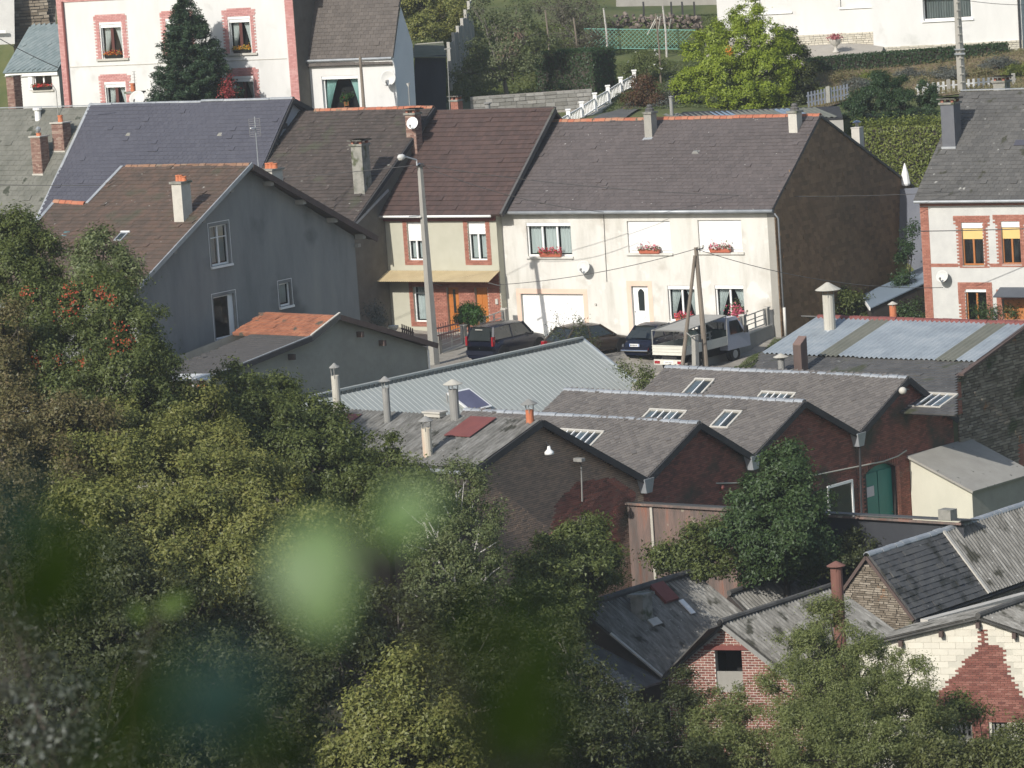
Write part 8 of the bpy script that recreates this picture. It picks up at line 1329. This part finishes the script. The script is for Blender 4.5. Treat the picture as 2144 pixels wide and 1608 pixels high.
# orange flowers and hut
c0 = at(398, 812, 131); t = thing('garden_hut', 'corner of a hut with a white window under a red board, glimpsed through the trees', 'hut', c0 - Z * 2); MB().wbox(at(398, 850, 131.6), 1.3, 1.0, 1.05, V3(.9, -.4, 0)).build('wall', m_white, t); MB().bar(at(362, 799, 130.9), at(432, 800, 130.9), .06, .22).build('red_board', m_redsheet, t); MB().bar(at(360, 794, 130.9), at(434, 794, 130.9), .5, .05).build('roof', m_zinc, t); MB().bar(at(385, 816, 130.8), at(412, 817, 130.8), .05, .2).build('window', m_cglass, t)
for i_, (x, n_) in enumerate(((361, 240), (420, 120))):
    t = thing('flowering_plant', ['larger clump of orange flowers left of the small white window', 'smaller clump of orange flowers right of the small white window'][i_], 'flowers', at(x, 832, 129.8)); blob(at(x, 824, 129.5), n_, np.array([.18, .1, .13]), .09, fl_orange, t, 'flowers'); blob(at(x, 835, 129.6), 120, np.array([.2, .1, .15]), .1, lm_mid, t, 'leaves')

# ================================================================== FOREGROUND BRANCHES NEAR THE CAMERA
TR('ivy_tree', 'pale slightly blurred ivy-like tree at the lower left near the viewer', 'tree', [(20, 1290, 31, .26, 1), (60, 1390, 30, .34, 1), (150, 1470, 29, .34, 1), (30, 1500, 29, .36, 1), (230, 1560, 28, .30, 1), (130, 1590, 28, .36, 1), (300, 1360, 32, .18, .8), (10, 1180, 32, .16, 1)], 300, .06, lm_pale, bk_dark, .035, 90, csize=.12)
lf_sun = leafmat('sunlit_foreground_leaf', [(.10, .17, .05), (.13, .21, .07)], trans=.4); lf_shade = leafmat('shade_toned_foreground_leaf', [(.05, .085, .016), (.07, .11, .022)], trans=.1, gloss=.02); lf_blue = leafmat('blue_green_foreground_leaf', [(.06, .12, .11), (.08, .15, .135)], trans=.1, gloss=.02)  # lit and shaded leaf tones: sun and shade put into the colours
def twig(label, pts, r, leaves, seed):
    pts = [at(*q_) for q_ in pts]; t = thing('foreground_twig', label, 'twig', pts[0]); MB().path(pts, [r * (1 - .6 * i / (len(pts) - 1)) for i in range(len(pts))], 6).build('stem', bk_dark, t)
    for (x, y, d_, L_, w_, ang, mat, nx) in leaves:
        c = at(x, y, d_); ax = nrm(Rv * cos(ang) + Uv * sin(ang)); N_ = nrm(np.array(nx, float)); ax = nrm(ax - N_ * (ax @ N_)); s_ = np.cross(N_, ax); m = MB(); V = []; K_ = 8
        for i in range(K_ + 1):
            f_ = i / K_; ww = w_ / 2 * (sin(pi * f_ ** .8) ** .8 if 0 < f_ < 1 else .02); cen = c + ax * (f_ - .5) * L_ - N_ * .12 * L_ * (2 * f_ - 1) ** 2
            V += [cen - s_ * ww + N_ * ww * .25, cen, cen + s_ * ww + N_ * ww * .25]
        m.add(V, [(3 * i + j, 3 * i + j + 1, 3 * i + j + 4, 3 * i + j + 3) for i in range(K_) for j in range(2)]); m.build('leaf', mat, t, smooth=True); st = c - ax * .5 * L_; near = min(pts, key=lambda q_: np.linalg.norm(q_ - st)); MB().path([st, (st + near) / 2 - Z * .004, near], .0016, 5).build('leaf_stalk', bk_dark, t)
    return t
dn = (-.2, -.75, .3); sh = (.6, -.7, -.5)
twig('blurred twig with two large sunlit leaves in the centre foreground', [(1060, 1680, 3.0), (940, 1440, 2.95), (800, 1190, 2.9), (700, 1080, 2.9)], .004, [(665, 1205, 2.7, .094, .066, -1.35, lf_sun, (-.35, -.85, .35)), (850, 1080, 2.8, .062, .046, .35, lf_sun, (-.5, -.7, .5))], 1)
twig('blurred twig with shade-toned leaves low in the middle', [(1150, 1700, 2.4), (1100, 1520, 2.4), (1040, 1330, 2.45)], .004, [(1070, 1440, 1.9, .10, .06, 1.5, lf_shade, sh), (990, 1310, 2.0, .06, .035, 1.0, lf_shade, sh), (1110, 1560, 1.9, .06, .045, 2.2, lf_shade, sh)], 2)
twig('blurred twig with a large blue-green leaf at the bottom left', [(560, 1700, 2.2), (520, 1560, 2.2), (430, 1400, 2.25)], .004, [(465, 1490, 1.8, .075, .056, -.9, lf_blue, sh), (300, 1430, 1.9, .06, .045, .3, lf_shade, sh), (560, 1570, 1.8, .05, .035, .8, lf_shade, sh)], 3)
twig('blurred twig with shade-toned green leaves at the left edge', [(-60, 1500, 2.4), (30, 1300, 2.4), (110, 1120, 2.45)], .004, [(90, 1210, 1.8, .085, .055, 1.7, lf_shade, sh), (10, 1060, 1.9, .05, .035, .9, lf_blue, sh), (250, 1590, 1.8, .07, .04, .2, lf_shade, sh)], 4)
twig('thin blurred twig with two small leaves at the lower left', [(250, 1700, 7), (280, 1400, 7.2), (340, 1260, 7.4)], .006, [(365, 1262, 6.5, .065, .03, .5, lf_shade, (.1, -.9, .1)), (290, 1285, 6.5, .045, .025, 2.4, lf_shade, (.3, -.9, .1))], 5)

# ================================================================== THE AIR
hz = MB(); hb_ = [V3(-172, -72, -16), V3(172, -72, -16), V3(172, 492, -16), V3(-172, 492, -16)]; hz.hexa(hb_, [q_ + Z * 92 for q_ in hb_])
hm = bpy.data.materials.new('thin_haze'); hm.use_nodes = True; hn = hm.node_tree.nodes; hn.clear(); pv = hn.new('ShaderNodeVolumePrincipled'); pv.inputs['Color'].default_value = (.86, .90, .95, 1); pv.inputs['Density'].default_value = .00033; pv.inputs['Anisotropy'].default_value = .2
ho_ = hn.new('ShaderNodeOutputMaterial'); hm.node_tree.links.new(pv.outputs[0], ho_.inputs['Volume']); tag(hz.build('haze', hm, None, V3(0, 0, 0)), 'thin sunlit haze filling the valley air', 'haze', kind='stuff')
